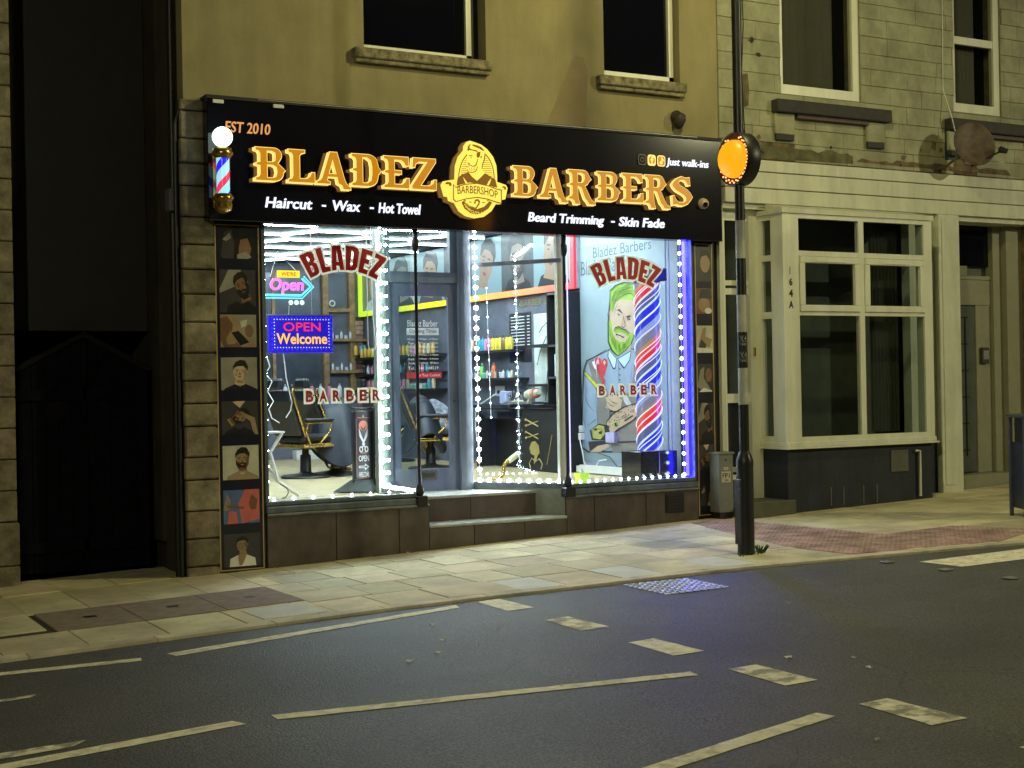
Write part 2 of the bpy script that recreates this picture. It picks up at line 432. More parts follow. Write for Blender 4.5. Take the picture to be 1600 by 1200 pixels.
E_tube = glow('led_tube_white', (.80, .94, 1.0), 90.0)
E_tube2 = glow('led_tube_white_rear', (.80, .94, 1.0), 19.0)
E_bulb = glow('led_bulb_white', (.86, .94, 1.0), 110.0)
E_bulb2 = glow('led_bulb_dim', (.80, .88, 1.0), 22.0)
E_blue = glow('led_blue', (.006, .004, 1.0), 75.0)
E_lilac = glow('led_lilac', (.55, .50, 1.0), 2.2)
E_amber = glow('beacon_amber', (1.0, .34, .006), 1.3)
E_ambled = glow('amber_led', (1.0, .40, .16), 2.5)
E_globe = glow('milky_globe', (.80, 1.0, .86), 2.6)
E_word = glow('white_lit_letter', (.80, .84, 1.0), 1.4)
E_pale = glow('pale_gold_lit_acrylic', (1.0, .68, .17), 1.35)
E_orange = glow('orange_lit_acrylic', (.80, .31, .004), .66)
E_side = glow('dim_gold_letter_side', (.45, .22, .06), .34)
E_logo = glow('lit_yellow_badge', (1.0, .78, .10), 1.1)
E_logod = glow('brown_badge_print', (.42, .15, .004), .45)
E_est = glow('orange_outline_letter', (.90, .40, .12), .85)
E_dim = glow('faint_glow_icon', (.12, .08, .03), .25)  # dim icon tile given a faint glow of its own
E_pink = glow('neon_pink', (1.0, .10, .85), 3.2)
E_cyan = glow('neon_cyan', (.12, .85, 1.0), 1.6)
E_yell = glow('neon_yellow', (1.0, .60, .02), 1.8)
E_red = glow('led_red', (1.0, .03, .03), 1.5)
E_ledy = glow('led_orange_yellow', (1.0, .45, .04), 1.6)
E_bluep = glow('blue_led_board', (.025, .012, .75), .75)

# asphalt with stone speckle
m = bpy.data.materials.new('asphalt'); m.use_nodes = True
nt = m.node_tree; n = nt.nodes; L = nt.links; b = n['Principled BSDF']
tc = n.new('ShaderNodeTexCoord')
n1 = n.new('ShaderNodeTexNoise'); n1.inputs['Scale'].default_value = .55; n1.inputs['Detail'].default_value = 8
n2 = n.new('ShaderNodeTexVoronoi'); n2.inputs['Scale'].default_value = 75
n3 = n.new('ShaderNodeTexNoise'); n3.inputs['Scale'].default_value = 70; n3.inputs['Detail'].default_value = 3
for q in (n1, n2, n3): L.new(tc.outputs['Object'], q.inputs['Vector'])
r1 = n.new('ShaderNodeValToRGB'); r1.color_ramp.elements[0].color = (.081, .080, .083, 1); r1.color_ramp.elements[1].color = (.116, .115, .119, 1)
r1.color_ramp.elements[0].position = .35; r1.color_ramp.elements[1].position = .65
L.new(n1.outputs['Fac'], r1.inputs['Fac'])
r2 = n.new('ShaderNodeValToRGB'); r2.color_ramp.elements[0].color = (.5, .5, .5, 1); r2.color_ramp.elements[1].color = (1.6, 1.6, 1.55, 1)
r2.color_ramp.elements[0].position = .38; r2.color_ramp.elements[1].position = .72
L.new(n3.outputs['Fac'], r2.inputs['Fac'])
mx = n.new('ShaderNodeMix'); mx.data_type = 'RGBA'; mx.blend_type = 'MULTIPLY'; mx.inputs['Factor'].default_value = 1.0
L.new(r1.outputs['Color'], mx.inputs['A']); L.new(r2.outputs['Color'], mx.inputs['B'])
L.new(mx.outputs['Result'], b.inputs['Base Color'])
b.inputs['Roughness'].default_value = .62
b.inputs['Specular IOR Level'].default_value = .45
bp = n.new('ShaderNodeBump'); bp.inputs['Distance'].default_value = .0035; bp.inputs['Strength'].default_value = .8
L.new(n2.outputs['Distance'], bp.inputs['Height']); L.new(bp.outputs[0], b.inputs['Normal'])
M_asph = m
weather(M_asph, .5, 1, .22, .9, .40, .60, crack=.55, spots=.3, spot_scale=1.6)
weather(M_render, 2.2, .5, .13, 1.2, .36, .60)
weather(M_pstone, 1.0, .7, .20, 2.4, .40, .56)
weather(M_wpaint, 3.0, .5, .09, 2.2, .38, .55)
weather(M_upvc, 3.0, .5, .05, 2.2, .40, .58)
weather(M_slab, 1, 1, .20, 1.7, .38, .60, spots=.45, spot_scale=3.4)
weather(M_kerb, 1, 1, .18, 2.4, .40, .60, spots=.3, spot_scale=4)
weather(M_tile, 2, .6, .25, 2.2, .40, .60)
weather(M_paint, 1, 1, .25, 9, .40, .48)
weather(M_paintw, 1, 1, .55, 6, .44, .52)
weather(M_stone, 1, 1, .45, 3.5, .40, .62)
weather(M_red, 1, 1, .30, 2.0, .40, .60)
weather(M_gpaint, 2, .5, .25, 4, .40, .58)
weather(M_door, 2, .5, .2, 4, .40, .58)
weather(M_navy, 2, .5, .3, 2, .40, .58)

# ------------------------------------------------------------------ ground: road, pavement base, kerb
def ky(x):                                   # outer edge of the kerb
    P = [(-60, -3.07), (.3, -3.07), (1.6, -3.22), (2.6, -3.30), (3.4, -3.40), (4.4, -3.64), (6.1, -4.06), (8, -4.5), (12, -5.2), (60, -8)]
    for (a, p), (b_, q) in zip(P, P[1:]):
        if x <= b_: return p + (q - p) * (x - a) / (b_ - a)
    return P[-1][1]
KX = [-60, -20, -8, -4, -2, .3, 1.6, 2.6, 3.4, 4.4, 6.1, 8, 12, 30, 60]
def sloped_sheet(name, up, dn, zf, m, kind='structure', step=None):
    vs = []; fs = []
    for x in KX: vs += [(x, dn(x), zf(x)), (x, up(x), zf(x))]
    for i in range(len(KX) - 1): fs.append((2 * i, 2 * i + 2, 2 * i + 3, 2 * i + 1))
    o = MB().add(vs, fs).build(name, m)
    return tag(o, kind=kind)
road = tag(MB().add([(-60, -60, rz_(-60)), (60, -60, rz_(60)), (60, 60, rz_(60)), (-60, 60, rz_(-60))], [(0, 1, 2, 3)]).build('road', M_asph), kind='structure')
pave = sloped_sheet('pavement', lambda x: 40, lambda x: ky(x) + .02, lambda x: gz(x) - .012, M_mortar)
ORIG[road] = Vector((0, 0, 0)); ORIG[pave] = Vector((0, 0, 0))
# edge of the pavement base down to the road
def quad_slab(name, q, top, th, m, parent, jit=.0026, inset=.0085):
    """q: four corners (x, y); top height follows the slope plus top"""
    cx = sum(p[0] for p in q) / 4; cy = sum(p[1] for p in q) / 4
    q2 = []
    for x, y in q:
        d = Vector((cx - x, cy - y)); l = d.length
        q2.append((x + d.x / l * inset, y + d.y / l * inset))
    tx = random.uniform(-1, 1) * jit; ty = random.uniform(-1, 1) * jit; dz = random.uniform(-1, 1) * jit
    c = .006
    rings = []
    for k, (ins, h) in enumerate(((0, -th), (0, -c), (c, 0))):
        ring = []
        for i, (x, y) in enumerate(q2):
            d = Vector((cx - x, cy - y)); l = d.length
            X_ = x + d.x / l * ins; Y_ = y + d.y / l * ins
            ring.append((X_, Y_, gz(X_) + top + h + dz + tx * (X_ - cx) + ty * (Y_ - cy)))
        rings.append(ring)
    vs = rings[0] + rings[1] + rings[2]
    n_ = len(q2)
    fs = [list(range(2 * n_, 3 * n_))]
    for r_ in range(2):
        for i in range(n_): fs.append((r_ * n_ + i, r_ * n_ + (i + 1) % n_, (r_ + 1) * n_ + (i + 1) % n_, (r_ + 1) * n_ + i))
    return MB().add(vs, fs).build(name, m, parent)
def inner(x): return ky(x) + .15
# kerb stones
x = -12.0
while x < 14:
    L_ = .915 if x < 0 or x > 5 else .70
    quad_slab('kerb_stone', [(x, ky(x)), (x + L_, ky(x + L_)), (x + L_, inner(x + L_)), (x, inner(x))], .002, .12, M_kerb, pave, .0008, .003)
    x += L_
tactA = [(4.95, -.30), (5.42, -.14), (5.64, -2.65), (4.38, -2.65)]
tactB = [(4.38, -2.65), (6.6, -2.65), (6.9, -3.5), (6.0, -3.84), (5.0, -3.60), (4.45, -3.45)]
def inside(p, q):
    s_ = None
    for i in range(len(q)):
        a = Vector(q[i]); b_ = Vector(q[(i + 1) % len(q)])
        c = (b_.x - a.x) * (p[1] - a.y) - (b_.y - a.y) * (p[0] - a.x)
        if s_ is None: s_ = c > 0
        elif (c > 0) != s_: return False
    return True
whites = [(1.38, -2.58), (2.35, -2.70), (3.33, -2.85), (-.76, -2.6)]
# left field: long slabs from wall to the trench covers
def is_white(cx, cy): return any(abs(cx - a) < .20 and abs(cy - b_) < .25 for a, b_ in whites)
xs = [-9.22 + .515 * k for k in range(18)]
xs = [v for v in xs if v < -.5] + [-.46]
for a, b_ in zip(xs, xs[1:]):
    ys = [1.0, .02, -1.17]
    if b_ < -2.45: ys += [-2.02]
    for t, u in zip(ys, ys[1:]): quad_slab('paving_slab', [(a, u), (b_, u), (b_, t), (a, t)], 0, .03, M_slab, pave)
xs2 = [-9.0 + .60 * k for k in range(15)] + [-.46]
for a, b_ in zip(xs2, xs2[1:]):
    t = -2.02 if b_ < -2.45 else -2.19
    wh = a < -.76 < b_ + .05 and False
    quad_slab('paving_slab', [(a, inner(a)), (b_, inner(b_)), (b_, t), (a, t)], 0, .03, M_slab, pave)
# main field: five courses that follow the kerb
crs = [0, .19, .39, .585, .79, 1.0]
for k in range(5):
    x = -.46 + (0, .18, .33, .05, .25)[k]
    edges = [-.46]
    while x < 5.7:
        if x > -.3: edges.append(x)
        x += random.choice((.46, .52, .60, .44))
    if k == 4: edges = [-.46, 0, .52, 1.17, 1.60, 2.14, 2.56, 3.10, 3.52, 4.1, 4.7, 5.3, 5.7]
    edges = [e for e in edges if e < 5.5] + [5.66]
    for a, b_ in zip(edges, edges[1:]):
        q = [(a, inner(a) * crs[k + 1]), (b_, inner(b_) * crs[k + 1]), (b_, inner(b_) * crs[k] + (.0)), (a, inner(a) * crs[k])]
        c = (sum(p[0] for p in q) / 4, sum(p[1] for p in q) / 4)
        w = (k == 4 and round(a, 2) in (1.17, 2.14, 3.10))
        o = quad_slab('paving_slab', q, 0, .03, M_slabw if w else M_slab, pave)
        if w: o['label'] = 'pale new paving slab'
o = quad_slab('paving_slab', [(-1.05, -2.86), (-.52, -2.88), (-.54, -2.25), (-1.07, -2.33)], .0045, .03, M_slabw, pave)
# right field
for k in range(6):
    x = 5.66 + (0, .3, .15, .4, .1, .3)[k]
    e = [5.66] + ([] if x - 5.66 < .2 else [x])
    while x < 13.5:
        x += random.choice((.6, .75, .9)); e.append(x)
    for a, b_ in zip(e, e[1:]):
        quad_slab('paving_slab', [(a, inner(a) * (k + 1) / 6), (b_, inner(b_) * (k + 1) / 6), (b_, inner(b_) * k / 6), (a, inner(a) * k / 6)], 0, .03, M_slab, pave)
# trench covers set in the pavement
cov = thing('service_cover', 'row of three brown concrete filled service covers in the pavement', 'service cover', (-2.48, -1.68, gz(-2.48)))
for a, b_ in ((-2.48, -1.80), (-1.80, -1.12), (-1.12, -.46)):
    p_ = quad_slab('cover_panel', [(a, -2.18), (b_, -2.18), (b_, -1.18), (a, -1.18)], .003, .03, M_cover, cov, .0004, .004)
    cx = (a + b_) / 2 + .02
    MB().add([(cx - .05, -1.72, gz(cx) + .0045), (cx + .05, -1.72, gz(cx) + .0045), (cx + .05, -1.62, gz(cx) + .0045), (cx - .05, -1.62, gz(cx) + .0045)], [(0, 1, 2, 3)]).build('lifting_key_hole', M_black, cov)
# red tactile paving
def clip(poly_, q):
    """Sutherland-Hodgman, q convex"""
    area = sum(q[i][0] * q[(i + 1) % len(q)][1] - q[(i + 1) % len(q)][0] * q[i][1] for i in range(len(q)))
    sg = 1 if area > 0 else -1
    out = poly_
    for i in range(len(q)):
        a, b_ = q[i], q[(i + 1) % len(q)]
        def side(p): return sg * ((b_[0] - a[0]) * (p[1] - a[1]) - (b_[1] - a[1]) * (p[0] - a[0]))
        src, out = out, []
        for j in range(len(src)):
            p, r_ = src[j], src[(j + 1) % len(src)]
            sp, sr = side(p), side(r_)
            if sp >= 0: out.append(p)
            if sp * sr < 0:
                t = sp / (sp - sr); out.append((p[0] + (r_[0] - p[0]) * t, p[1] + (r_[1] - p[1]) * t))
        if not out: return []
    return out
dome = [(math.cos(2 * math.pi * k / 6), math.sin(2 * math.pi * k / 6)) for k in range(6)]
T_ = .40
for reg in (tactA, tactB):
    for i in range(int(4.2 / T_), int(7.3 / T_) + 1):
        for j in range(-11, 1):
            a, b_ = i * T_, j * T_
            q = clip([(a + .004, b_ + .004), (a + T_ - .004, b_ + .004), (a + T_ - .004, b_ + T_ - .004), (a + .004, b_ + T_ - .004)], reg)
            if len(q) < 3: continue
            ar = abs(sum(q[k][0] * q[(k + 1) % len(q)][1] - q[(k + 1) % len(q)][0] * q[k][1] for k in range(len(q)))) / 2
            if ar < .004: continue
            dz = random.uniform(0, .0015) + .0045
            mb = MB(); n_ = len(q)
            mb.add([(x_, y_, gz(x_) + dz) for x_, y_ in q] + [(x_, y_, gz(x_) - .02) for x_, y_ in q], [list(range(n_))] + [(k, (k + 1) % n_, (k + 1) % n_ + n_, k + n_) for k in range(n_)])
            for u in range(6):
                for w in range(6):
                    px, py = a + (u + .5) * T_ / 6, b_ + (w + .5) * T_ / 6
                    if inside((px, py), q):
                        vs = [(px + .0145 * c, py + .0145 * s_, gz(px) + dz + .0002) for c, s_ in dome] + [(px + .008 * c, py + .008 * s_, gz(px) + dz + .0065) for c, s_ in dome]
                        mb.add(vs, [(6, 7, 8, 9, 10, 11)] + [(k, (k + 1) % 6, (k + 1) % 6 + 6, k + 6) for k in range(6)])
            mb.build('tactile_tile', M_red, pave)
# ------------------------------------------------------------------ road markings, studs, cover, litter
def marking(q, m=M_paint, h=.004, name='lane_marking', rough_edge=0):
    pts = []
    for i in range(len(q)):
        a, b_ = Vector(q[i]), Vector(q[(i + 1) % len(q)])
        n_ = max(1, int((b_ - a).length / .07))
        for k in range(n_):
            p = a.lerp(b_, k / n_)
            pts.append((p.x + random.uniform(-.004, .004), p.y + random.uniform(-.004, .004)))
    from mathutils.geometry import tessellate_polygon
    tr = tessellate_polygon([[Vector((p[0], p[1], 0)) for p in pts]])
    return MB().add([(x_, y_, rz_(x_) + h) for x_, y_ in pts], [list(t) for t in tr]).build(name, m, road)
marking([(-4.601, -3.135), (-2.195, -3.591), (-2.215, -3.700), (-4.621, -3.244)])  # marking coordinates were moved toward the camera along the line of sight
marking([(-2.007, -3.561), (0.448, -3.224), (0.408, -3.353), (-1.978, -3.700)])
marking([(-2.017, -5.788), (0.428, -6.422), (0.408, -6.531), (-2.027, -5.907)])
marking([(-4.601, -5.957), (-2.245, -5.769), (-2.195, -5.887), (-4.601, -6.095)])
marking([(-1.928, -8.134), (0.349, -7.659), (0.378, -7.778), (-1.928, -8.253)])
marking([(-4.403, -8.253), (-2.225, -8.055), (-2.225, -8.174), (-4.403, -8.372)])
for k, yy in enumerate((-3.20, -4.29, -5.42, -6.52, -7.66)):
    marking([(.647, yy), (.855, yy), (.865, yy - .565), (.627, yy - .555)], M_paintw if k in (1, 3, 4) else M_paint, name='give_way_marking')
for k, yy in enumerate((-8.75, -9.9)): marking([(.647, yy), (.855, yy), (.865, yy - .565), (.627, yy - .555)], M_paint, name='give_way_marking')
for k in range(6):
    y0 = -4.15 - k * 1.25
    marking([(4.62, y0), (9.4, y0 - .35), (9.4, y0 - .95), (4.66, y0 - .47)], M_paintw if k else M_paint, name='crossing_stripe')
marking([(-4.799, -4.323), (-3.017, -4.294), (-3.066, -4.363), (-4.799, -4.422)], M_paintw)
marking([(-4.799, -5.580), (-3.017, -5.660), (-3.116, -5.759), (-4.799, -5.798)], M_paintw)
def stud(x_, y_):
    o = MB().box(x_ - .05, x_ + .05, y_ - .05, y_ + .05, rz_(x_) + .002, rz_(x_) + .016, 0, .006).build('road_stud', M_steel, road)
for x_, y_ in ((4.40, -3.98), (4.42, -4.66), (4.44, -5.34), (4.45, -6.0), (4.45, -6.7)): stud(x_, y_)
for i, (x_, y_) in enumerate(((-.53, -4.87), (-.38, -6.25), (-.78, -6.86), (1.12, -6.52), (1.42, -6.78), (.21, -8.26), (.2, -4.4), (-.1, -3.9), (-.8, -5.0), (2.4, -5.0), (-.3, -4.5), (4.1, -2.95), (1.3, -7.05))):
    s_ = .018 + .022 * random.random(); a_ = random.uniform(0, 3)
    pts = [(x_ + s_ * math.cos(a_ + t) * (1, .4)[k % 2 == 0], y_ + s_ * .55 * math.sin(a_ + t)) for k, t in enumerate((0, 1.1, 2.0, 3.1, 4.2, 5.2))]
    base = rz_(x_) if y_ < ky(x_) else gz(x_)
    mb = MB().add([(px, py, base + .006 + .012 * (k % 2)) for k, (px, py) in enumerate(pts)], [(0, 1, 2, 3, 4, 5)])
    lab = ['pale leaf on the asphalt above the left end of the middle lane line', 'pale leaf lying just below the middle lane line', 'small leaf low in the carriageway below the middle lane line', 'pale leaf right of the right end of the middle lane line', 'leaf between the fourth and fifth short road dashes', 'leaf beside the lowest long lane line near the bottom edge',
       'leaf between the first long kerb line and the second short dash', 'tiny leaf close under the long kerb line', 'leaf in mid carriageway below the long kerb line', 'leaf on the road below the manhole cover', 'tiny leaf in the lit patch of road below the shop door', 'leaf on the paving left of the column foot', 'leaf just above the lowest short dash'][i]
    tag(mb.build('fallen_leaf', M_litter), lab, 'leaf', 'dead leaves on the road')
mc = thing('manhole_cover', 'square steel manhole cover of small cast blocks shining violet in the road', 'manhole cover', (2.34, -3.58, rz_(2.34)))
q = [(1.97, -3.33), (2.59, -3.44), (2.57, -4.08), (1.955, -4.02)]
mb = MB()
mb.add([(a, b_, rz_(a) + .004) for a, b_ in q], [(0, 1, 2, 3)])
mb.build('cover_plate', M_black, mc)
M_cast = mat('polished_cast_steel', (.66, .66, .80), .42, metal=.6, var=.2, scale=20)
mb = MB()
N = 9
for i in range(N):
    for j in range(N):
        def pq(s_, t):
            a = Vector(q[0]).lerp(Vector(q[1]), s_); b_ = Vector(q[3]).lerp(Vector(q[2]), s_); return a.lerp(b_, t)
        g = .19 / N
        cs = [pq((i + .0) / N + g, (j) / N + g), pq((i + 1) / N - g, j / N + g), pq((i + 1) / N - g, (j + 1) / N - g), pq(i / N + g, (j + 1) / N - g)]
        cc = sum(cs, Vector((0, 0))) / 4
        dx = random.uniform(-.03, .03); dy = random.uniform(-.05, .02)
        top = [(p.x + (cc.x - p.x) * .2, p.y + (cc.y - p.y) * .2, rz_(p.x) + .012 + dx * (p.x - cc.x) + dy * (p.y - cc.y)) for p in cs]
        mb.add([(p.x, p.y, rz_(p.x) + .0045) for p in cs] + top, [(4, 5, 6, 7), (0, 1, 5, 4), (1, 2, 6, 5), (2, 3, 7, 6), (3, 0, 4, 7)])
tag(mb.build('raised_block', M_cast, mc), kind='stuff')
# ================================================================== the barber shop building
FX = lambda y: FRONT(y)
shop = thing('shop_building', 'cream rendered corner building with a dark upper storey over the lit barber shop', 'building', (-.8, 0, gz(-.8)))
def wall_with_openings(name, x0, x1, z0, z1, y0, y1, ops, m, parent):
    mb = MB(); x = x0
    for (a, b_, c, d) in ops:
        mb.box(x, a, y0, y1, z0, z1)
        mb.box(a, b_, y0, y1, z0, c)
        if d < z1: mb.box(a, b_, y0, y1, d, z1)
        x = b_
    mb.box(x, x1, y0, y1, z0, z1)
    return mb.build(name, m, parent)
wall_with_openings('upper_wall', -.79, 5.655, 4.36, 8.4, 0, .3, [(1.115, 2.545, 5.12, 7.3), (4.06, 5.115, 5.11, 7.3)], M_render, shop)
# patch of browner colour laid on the upper wall
poly(MB(), FX(-.003), [(3.22, 4.35), (3.36, 4.35 + .3), (3.62, 5.22), (3.66, 5.30), (3.78, 5.29), (3.84, 5.15), (3.80, 4.35)], 0).build('browner_patch', M_render2, shop)
MB().box(-.5, 5.655, .0, .3, 3.46, 4.36).build('lintel_wall', M_mortar, shop)
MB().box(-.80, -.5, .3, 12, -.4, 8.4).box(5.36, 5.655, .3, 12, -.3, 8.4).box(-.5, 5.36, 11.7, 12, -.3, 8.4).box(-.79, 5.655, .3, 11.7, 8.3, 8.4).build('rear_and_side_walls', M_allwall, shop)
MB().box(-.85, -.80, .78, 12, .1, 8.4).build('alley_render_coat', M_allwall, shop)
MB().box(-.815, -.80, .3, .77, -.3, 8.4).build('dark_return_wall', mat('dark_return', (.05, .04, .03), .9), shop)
# stone pilaster on the left: core and blocks
MB().box(-.83, -.5, .012, .3, -.35, 4.44).build('pilaster_core', M_mortar, shop)
z = -.30
while z < 4.40:
    h = random.choice((.24, .27, .30, .22)); h = min(h, 4.45 - z)
    if h < .08: break
    zt = z + h - .012
    MB().box(-.845 + random.uniform(0, .012), -.505, -.03 - random.uniform(0, .012), .02, z, zt, 0, .014).build('stone_block', M_stone, shop)
    z += h
MB().box(-.5, -.035, .0, .3, -.3, 3.46).box(5.245, 5.64, .0, .3, -.3, 3.46).build('pilaster_backing', M_black, shop)
# upper windows
for (a, b_, c, fy, lab) in ((1.115, 2.545, 5.12, .20, 'wide'), (4.06, 5.115, 5.11, .14, 'narrow')):
    w = MB()
    fr_r = .30 if lab == 'wide' else .14
    rt = b_ - (.10 if lab == 'wide' else .03)
    w.box(a, a + .05, fy - .05, fy + .05, c, 7.3).box(a, rt, fy - .05, fy + .05, c, c + .085).box(rt - .06, rt, fy - .05, fy + .05, c, 7.3).box(a, rt, fy - .05, fy + .05, 7.22, 7.3)
    wf = w.build('upper_window', M_upvc, shop)
    MB().box(a + .05, rt - .06, fy - .005, fy + .01, c + .085, 7.22).build('pane', M_gdark, wf)
    if lab == 'wide': MB().box(rt, b_, fy - .02, fy + .05, c, 7.3).build('dark_reveal_board', M_black, wf)
    MB().box(a, b_, .25, .3, c, 7.3).build('blackout_behind', M_black, shop)
for a, b_, z0, z1 in ((.975, 2.575, 4.965, 5.115), (3.945, 5.15, 4.945, 5.10)):
    MB().box(a, b_, -.10, .12, z0 + .045, z1, 0, .012).box(a + .02, b_ - .02, -.07, .0, z0, z0 + .045, 0, .006).build('window_sill', M_sill, shop)
# stallriser, steps
core = MB()
core.box(-.03, 1.745, -.012, .3, -.25, .36).box(3.44, 5.245, -.012, .3, -.15, .36)
core.box(1.745, 3.44, .0, .33, -.25, .10)
core.build('stallriser_core', M_mortar, shop)
def tile(a, b_, z1=.362, y=-.035, z0=None, lab=None):
    zf = gz(a) - .02 if z0 is None else z0
    return MB().box(a + .003, b_ - .003, y, y + .025, zf - .05, z1, 0, .004).build('tile', M_tile, shop)
for a, b_ in ((-.03, .70), (.70, 1.40), (1.40, 1.745), (3.44, 3.80), (3.80, 4.50), (4.50, 5.245)): tile(a, b_)
for a, b_ in ((1.745, 2.28), (2.28, 2.9), (2.9, 3.44)): tile(a, b_, .128)
MB().box(1.75, 3.44, -.045, .34, .130, .160, 0, .008).build('lower_step', M_step, shop)
for a, b_ in ((1.75, 2.42), (2.42, 3.25)): MB().box(a + .002, b_ - .002, .315, .34, .162, .405, 0, .003).build('tile', M_tile, shop)
MB().box(1.725, 1.75, -.03, .34, .12, .40).build('cheek', M_black, shop)
# slab of the lobby and the return wall under the right-hand glass
MB().prism([(1.66, .30), (3.27, .30), (2.80, 1.05), (1.66, 1.05)], .405, .432).build('lobby_floor', M_step, shop)
MB().prism([(3.445, .0), (3.50, .03), (2.86, 1.02), (2.80, 1.0)], .12, .455).build('return_stallriser', mat('pale_return_tile', (.22, .22, .16), .5, var=.15, bump=.002), shop)
MB().box(1.655, 1.70, .0, 1.0, .12, .455).build('return_stallriser', M_tile, shop)
# ---- shop front joinery
jo = MB()
for a, b_ in ((-.035, 1.62), (3.50, 5.245)):
    MB().box(a, b_, -.05, .09, .385, .455, 0, .01).box(a, b_, -.02, .08, .456, .505, 0, .01).build('window_sill_rail', M_gpaint, shop)
    MB().box(a + (.036 if a < 0 else 0), b_ - (.036 if a > 0 else 0), .0, .08, 3.40, 3.46).build('window_head', M_gpaint, shop)
MB().box(-.035, .0, -.02, .09, .505, 3.46).build('window_stile', M_gpaint, shop); MB().box(5.21, 5.245, -.02, .09, .505, 3.46).build('window_stile', M_gpaint, shop)
if 0: jo.box(-.035, 1.60, -.05, .09, .385, .455, 0, .01).box(-.035, 1.62, -.02, .08, .456, .505, 0, .01)
if 0: jo.box(3.50, 5.245, -.05, .09, .385, .455, 0, .01).box(3.50, 5.245, -.02, .08, .456, .505, 0, .01)
if 0: jo.box(-.035, .0, -.02, .09, .505, 3.46).box(5.21, 5.245, -.02, .09, .505, 3.46)
if 0: jo.box(.0, 1.62, .0, .08, 3.40, 3.46).box(3.50, 5.21, .0, .08, 3.40, 3.46)
for a, b_ in ((-.035, 1.745), (3.42, 5.245)):
    mb = MB(); n_ = 24
    vs = []; fs = []
    for k in range(n_ + 1):
        x = a + (b_ - a) * k / n_; w1 = random.uniform(-.004, .004)
        vs += [(x, -.012, .392), (x, -.062 - w1, .386), (x, -.066, .364 + w1), (x, -.05, .352 + w1)]
    for k in range(n_):
        for j in range(3): fs.append((k * 4 + j, k * 4 + 4 + j, k * 4 + 5 + j, k * 4 + 1 + j))
    mb.add(vs, fs, 0, True)
    mb.build('lead_flashing', M_lead, shop)
# return glazing: sill beams, posts, transom bar
def beam(mb, p, q, w, z0, z1, mi=0):
    p = Vector(p); q = Vector(q); d = (q - p).normalized(); s_ = Vector((-d.y, d.x)) * w / 2
    mb.prism([tuple(p - s_), tuple(q - s_), tuple(q + s_), tuple(p + s_)], z0, z1, mi)
A_, B_ = (3.47, .06), (2.83, .99)
for p_, q_, w_, z0_, z1_ in ((A_, B_, .07, .457, .515), (A_, B_, .05, 3.38, 3.46), (A_, B_, .035, 2.985, 3.03), ((1.64, .05), (1.66, .95), .06, .457, .515), ((1.64, .05), (1.66, .95), .05, 3.38, 3.46)):
    mb = MB(); beam(mb, p_, q_, w_, z0_, z1_); mb.build('return_window_rail', M_gpaint, shop)
MB().box(1.605, 1.72, .93, 1.02, .43, 3.46).build('pale_post', mat('pale_green_post', (.22, .26, .23), .5), shop)
MB().box(3.435, 3.535, .085, .14, .51, 3.46).build('pale_post', M_wpaint, shop)
MB().box(2.63, 2.70, .93, 1.03, .43, 3.46).box(2.702, 2.80, .96, 1.03, .43, 3.46).box(1.722, 1.785, .95, 1.03, .43, 3.46).box(1.785, 2.63, .94, 1.03, 2.795, 2.915).box(1.785, 2.63, .95, 1.03, 3.40, 3.46).box(2.54, 2.63, .955, 1.03, 2.915, 3.40).build('door_frame', M_gpaint, shop)
MB().box(1.785, 2.54, .985, .992, 2.915, 3.40).build('fanlight_pane', M_glass, shop)
door = MB().box(1.79, 1.90, .975, 1.02, .445, 2.79).box(2.515, 2.625, .975, 1.02, .445, 2.79).box(1.90, 2.515, .975, 1.02, .445, .69).box(1.90, 2.515, .975, 1.02, 2.645, 2.79).build('shop_door', M_door, shop)
MB().box(1.90, 2.515, .994, 1.0, .69, 2.645).build('door_pane', M_glass, door)
mb = MB().box(2.10, 2.33, .963, .974, .575, .665).build('letter_box', M_chrome, door)
MB().box(2.12, 2.31, .960, .9625, .592, .648).build('letter_slot', M_black, door)
MB().lathe([(.012, 0), (.012, .012)], (2.57, .975, 1.45), 10, axis=(0, -1, 0)).build('keyhole', M_black, door)
# panes
MB().box(.0, 1.61, .035, .041, .505, 3.40).build('shop_window_pane', M_glass, shop)
MB().box(3.52, 5.21, .035, .041, .505, 3.40).build('shop_window_pane', M_glass, shop)
for (p, q) in (((1.645, .06), (1.655, .93)), ((3.455, .075), (2.835, .975))):
    mb = MB(); beam(mb, p, q, .006, .515, 3.38); mb.build('return_pane', M_glass, shop)
# cast iron colonnettes at the lobby corners
for cx in (1.655, 3.475):
    c = MB().box(cx - .06, cx + .065, -.075, .045, .365, .475, 0, .008)
    c.lathe([(.030, .475), (.046, .50), (.050, .53), (.040, .565), (.020, .60), (.019, .63), (.0175, 3.04), (.030, 3.06), (.040, 3.10), (.040, 3.16), (.026, 3.19), (.030, 3.25), (.034, 3.46)], (cx, -.005, 0), 14)
    c.build('cast_iron_column', M_iron, shop)
# vent grille in the stallriser
g = MB().box(4.77, 5.03, -.045, -.036, .11, .335)
for k in range(6): g.box(4.785, 5.015, -.056, -.045, .125 + k * .034, .147 + k * .034)
g.build('air_vent', M_black, shop)
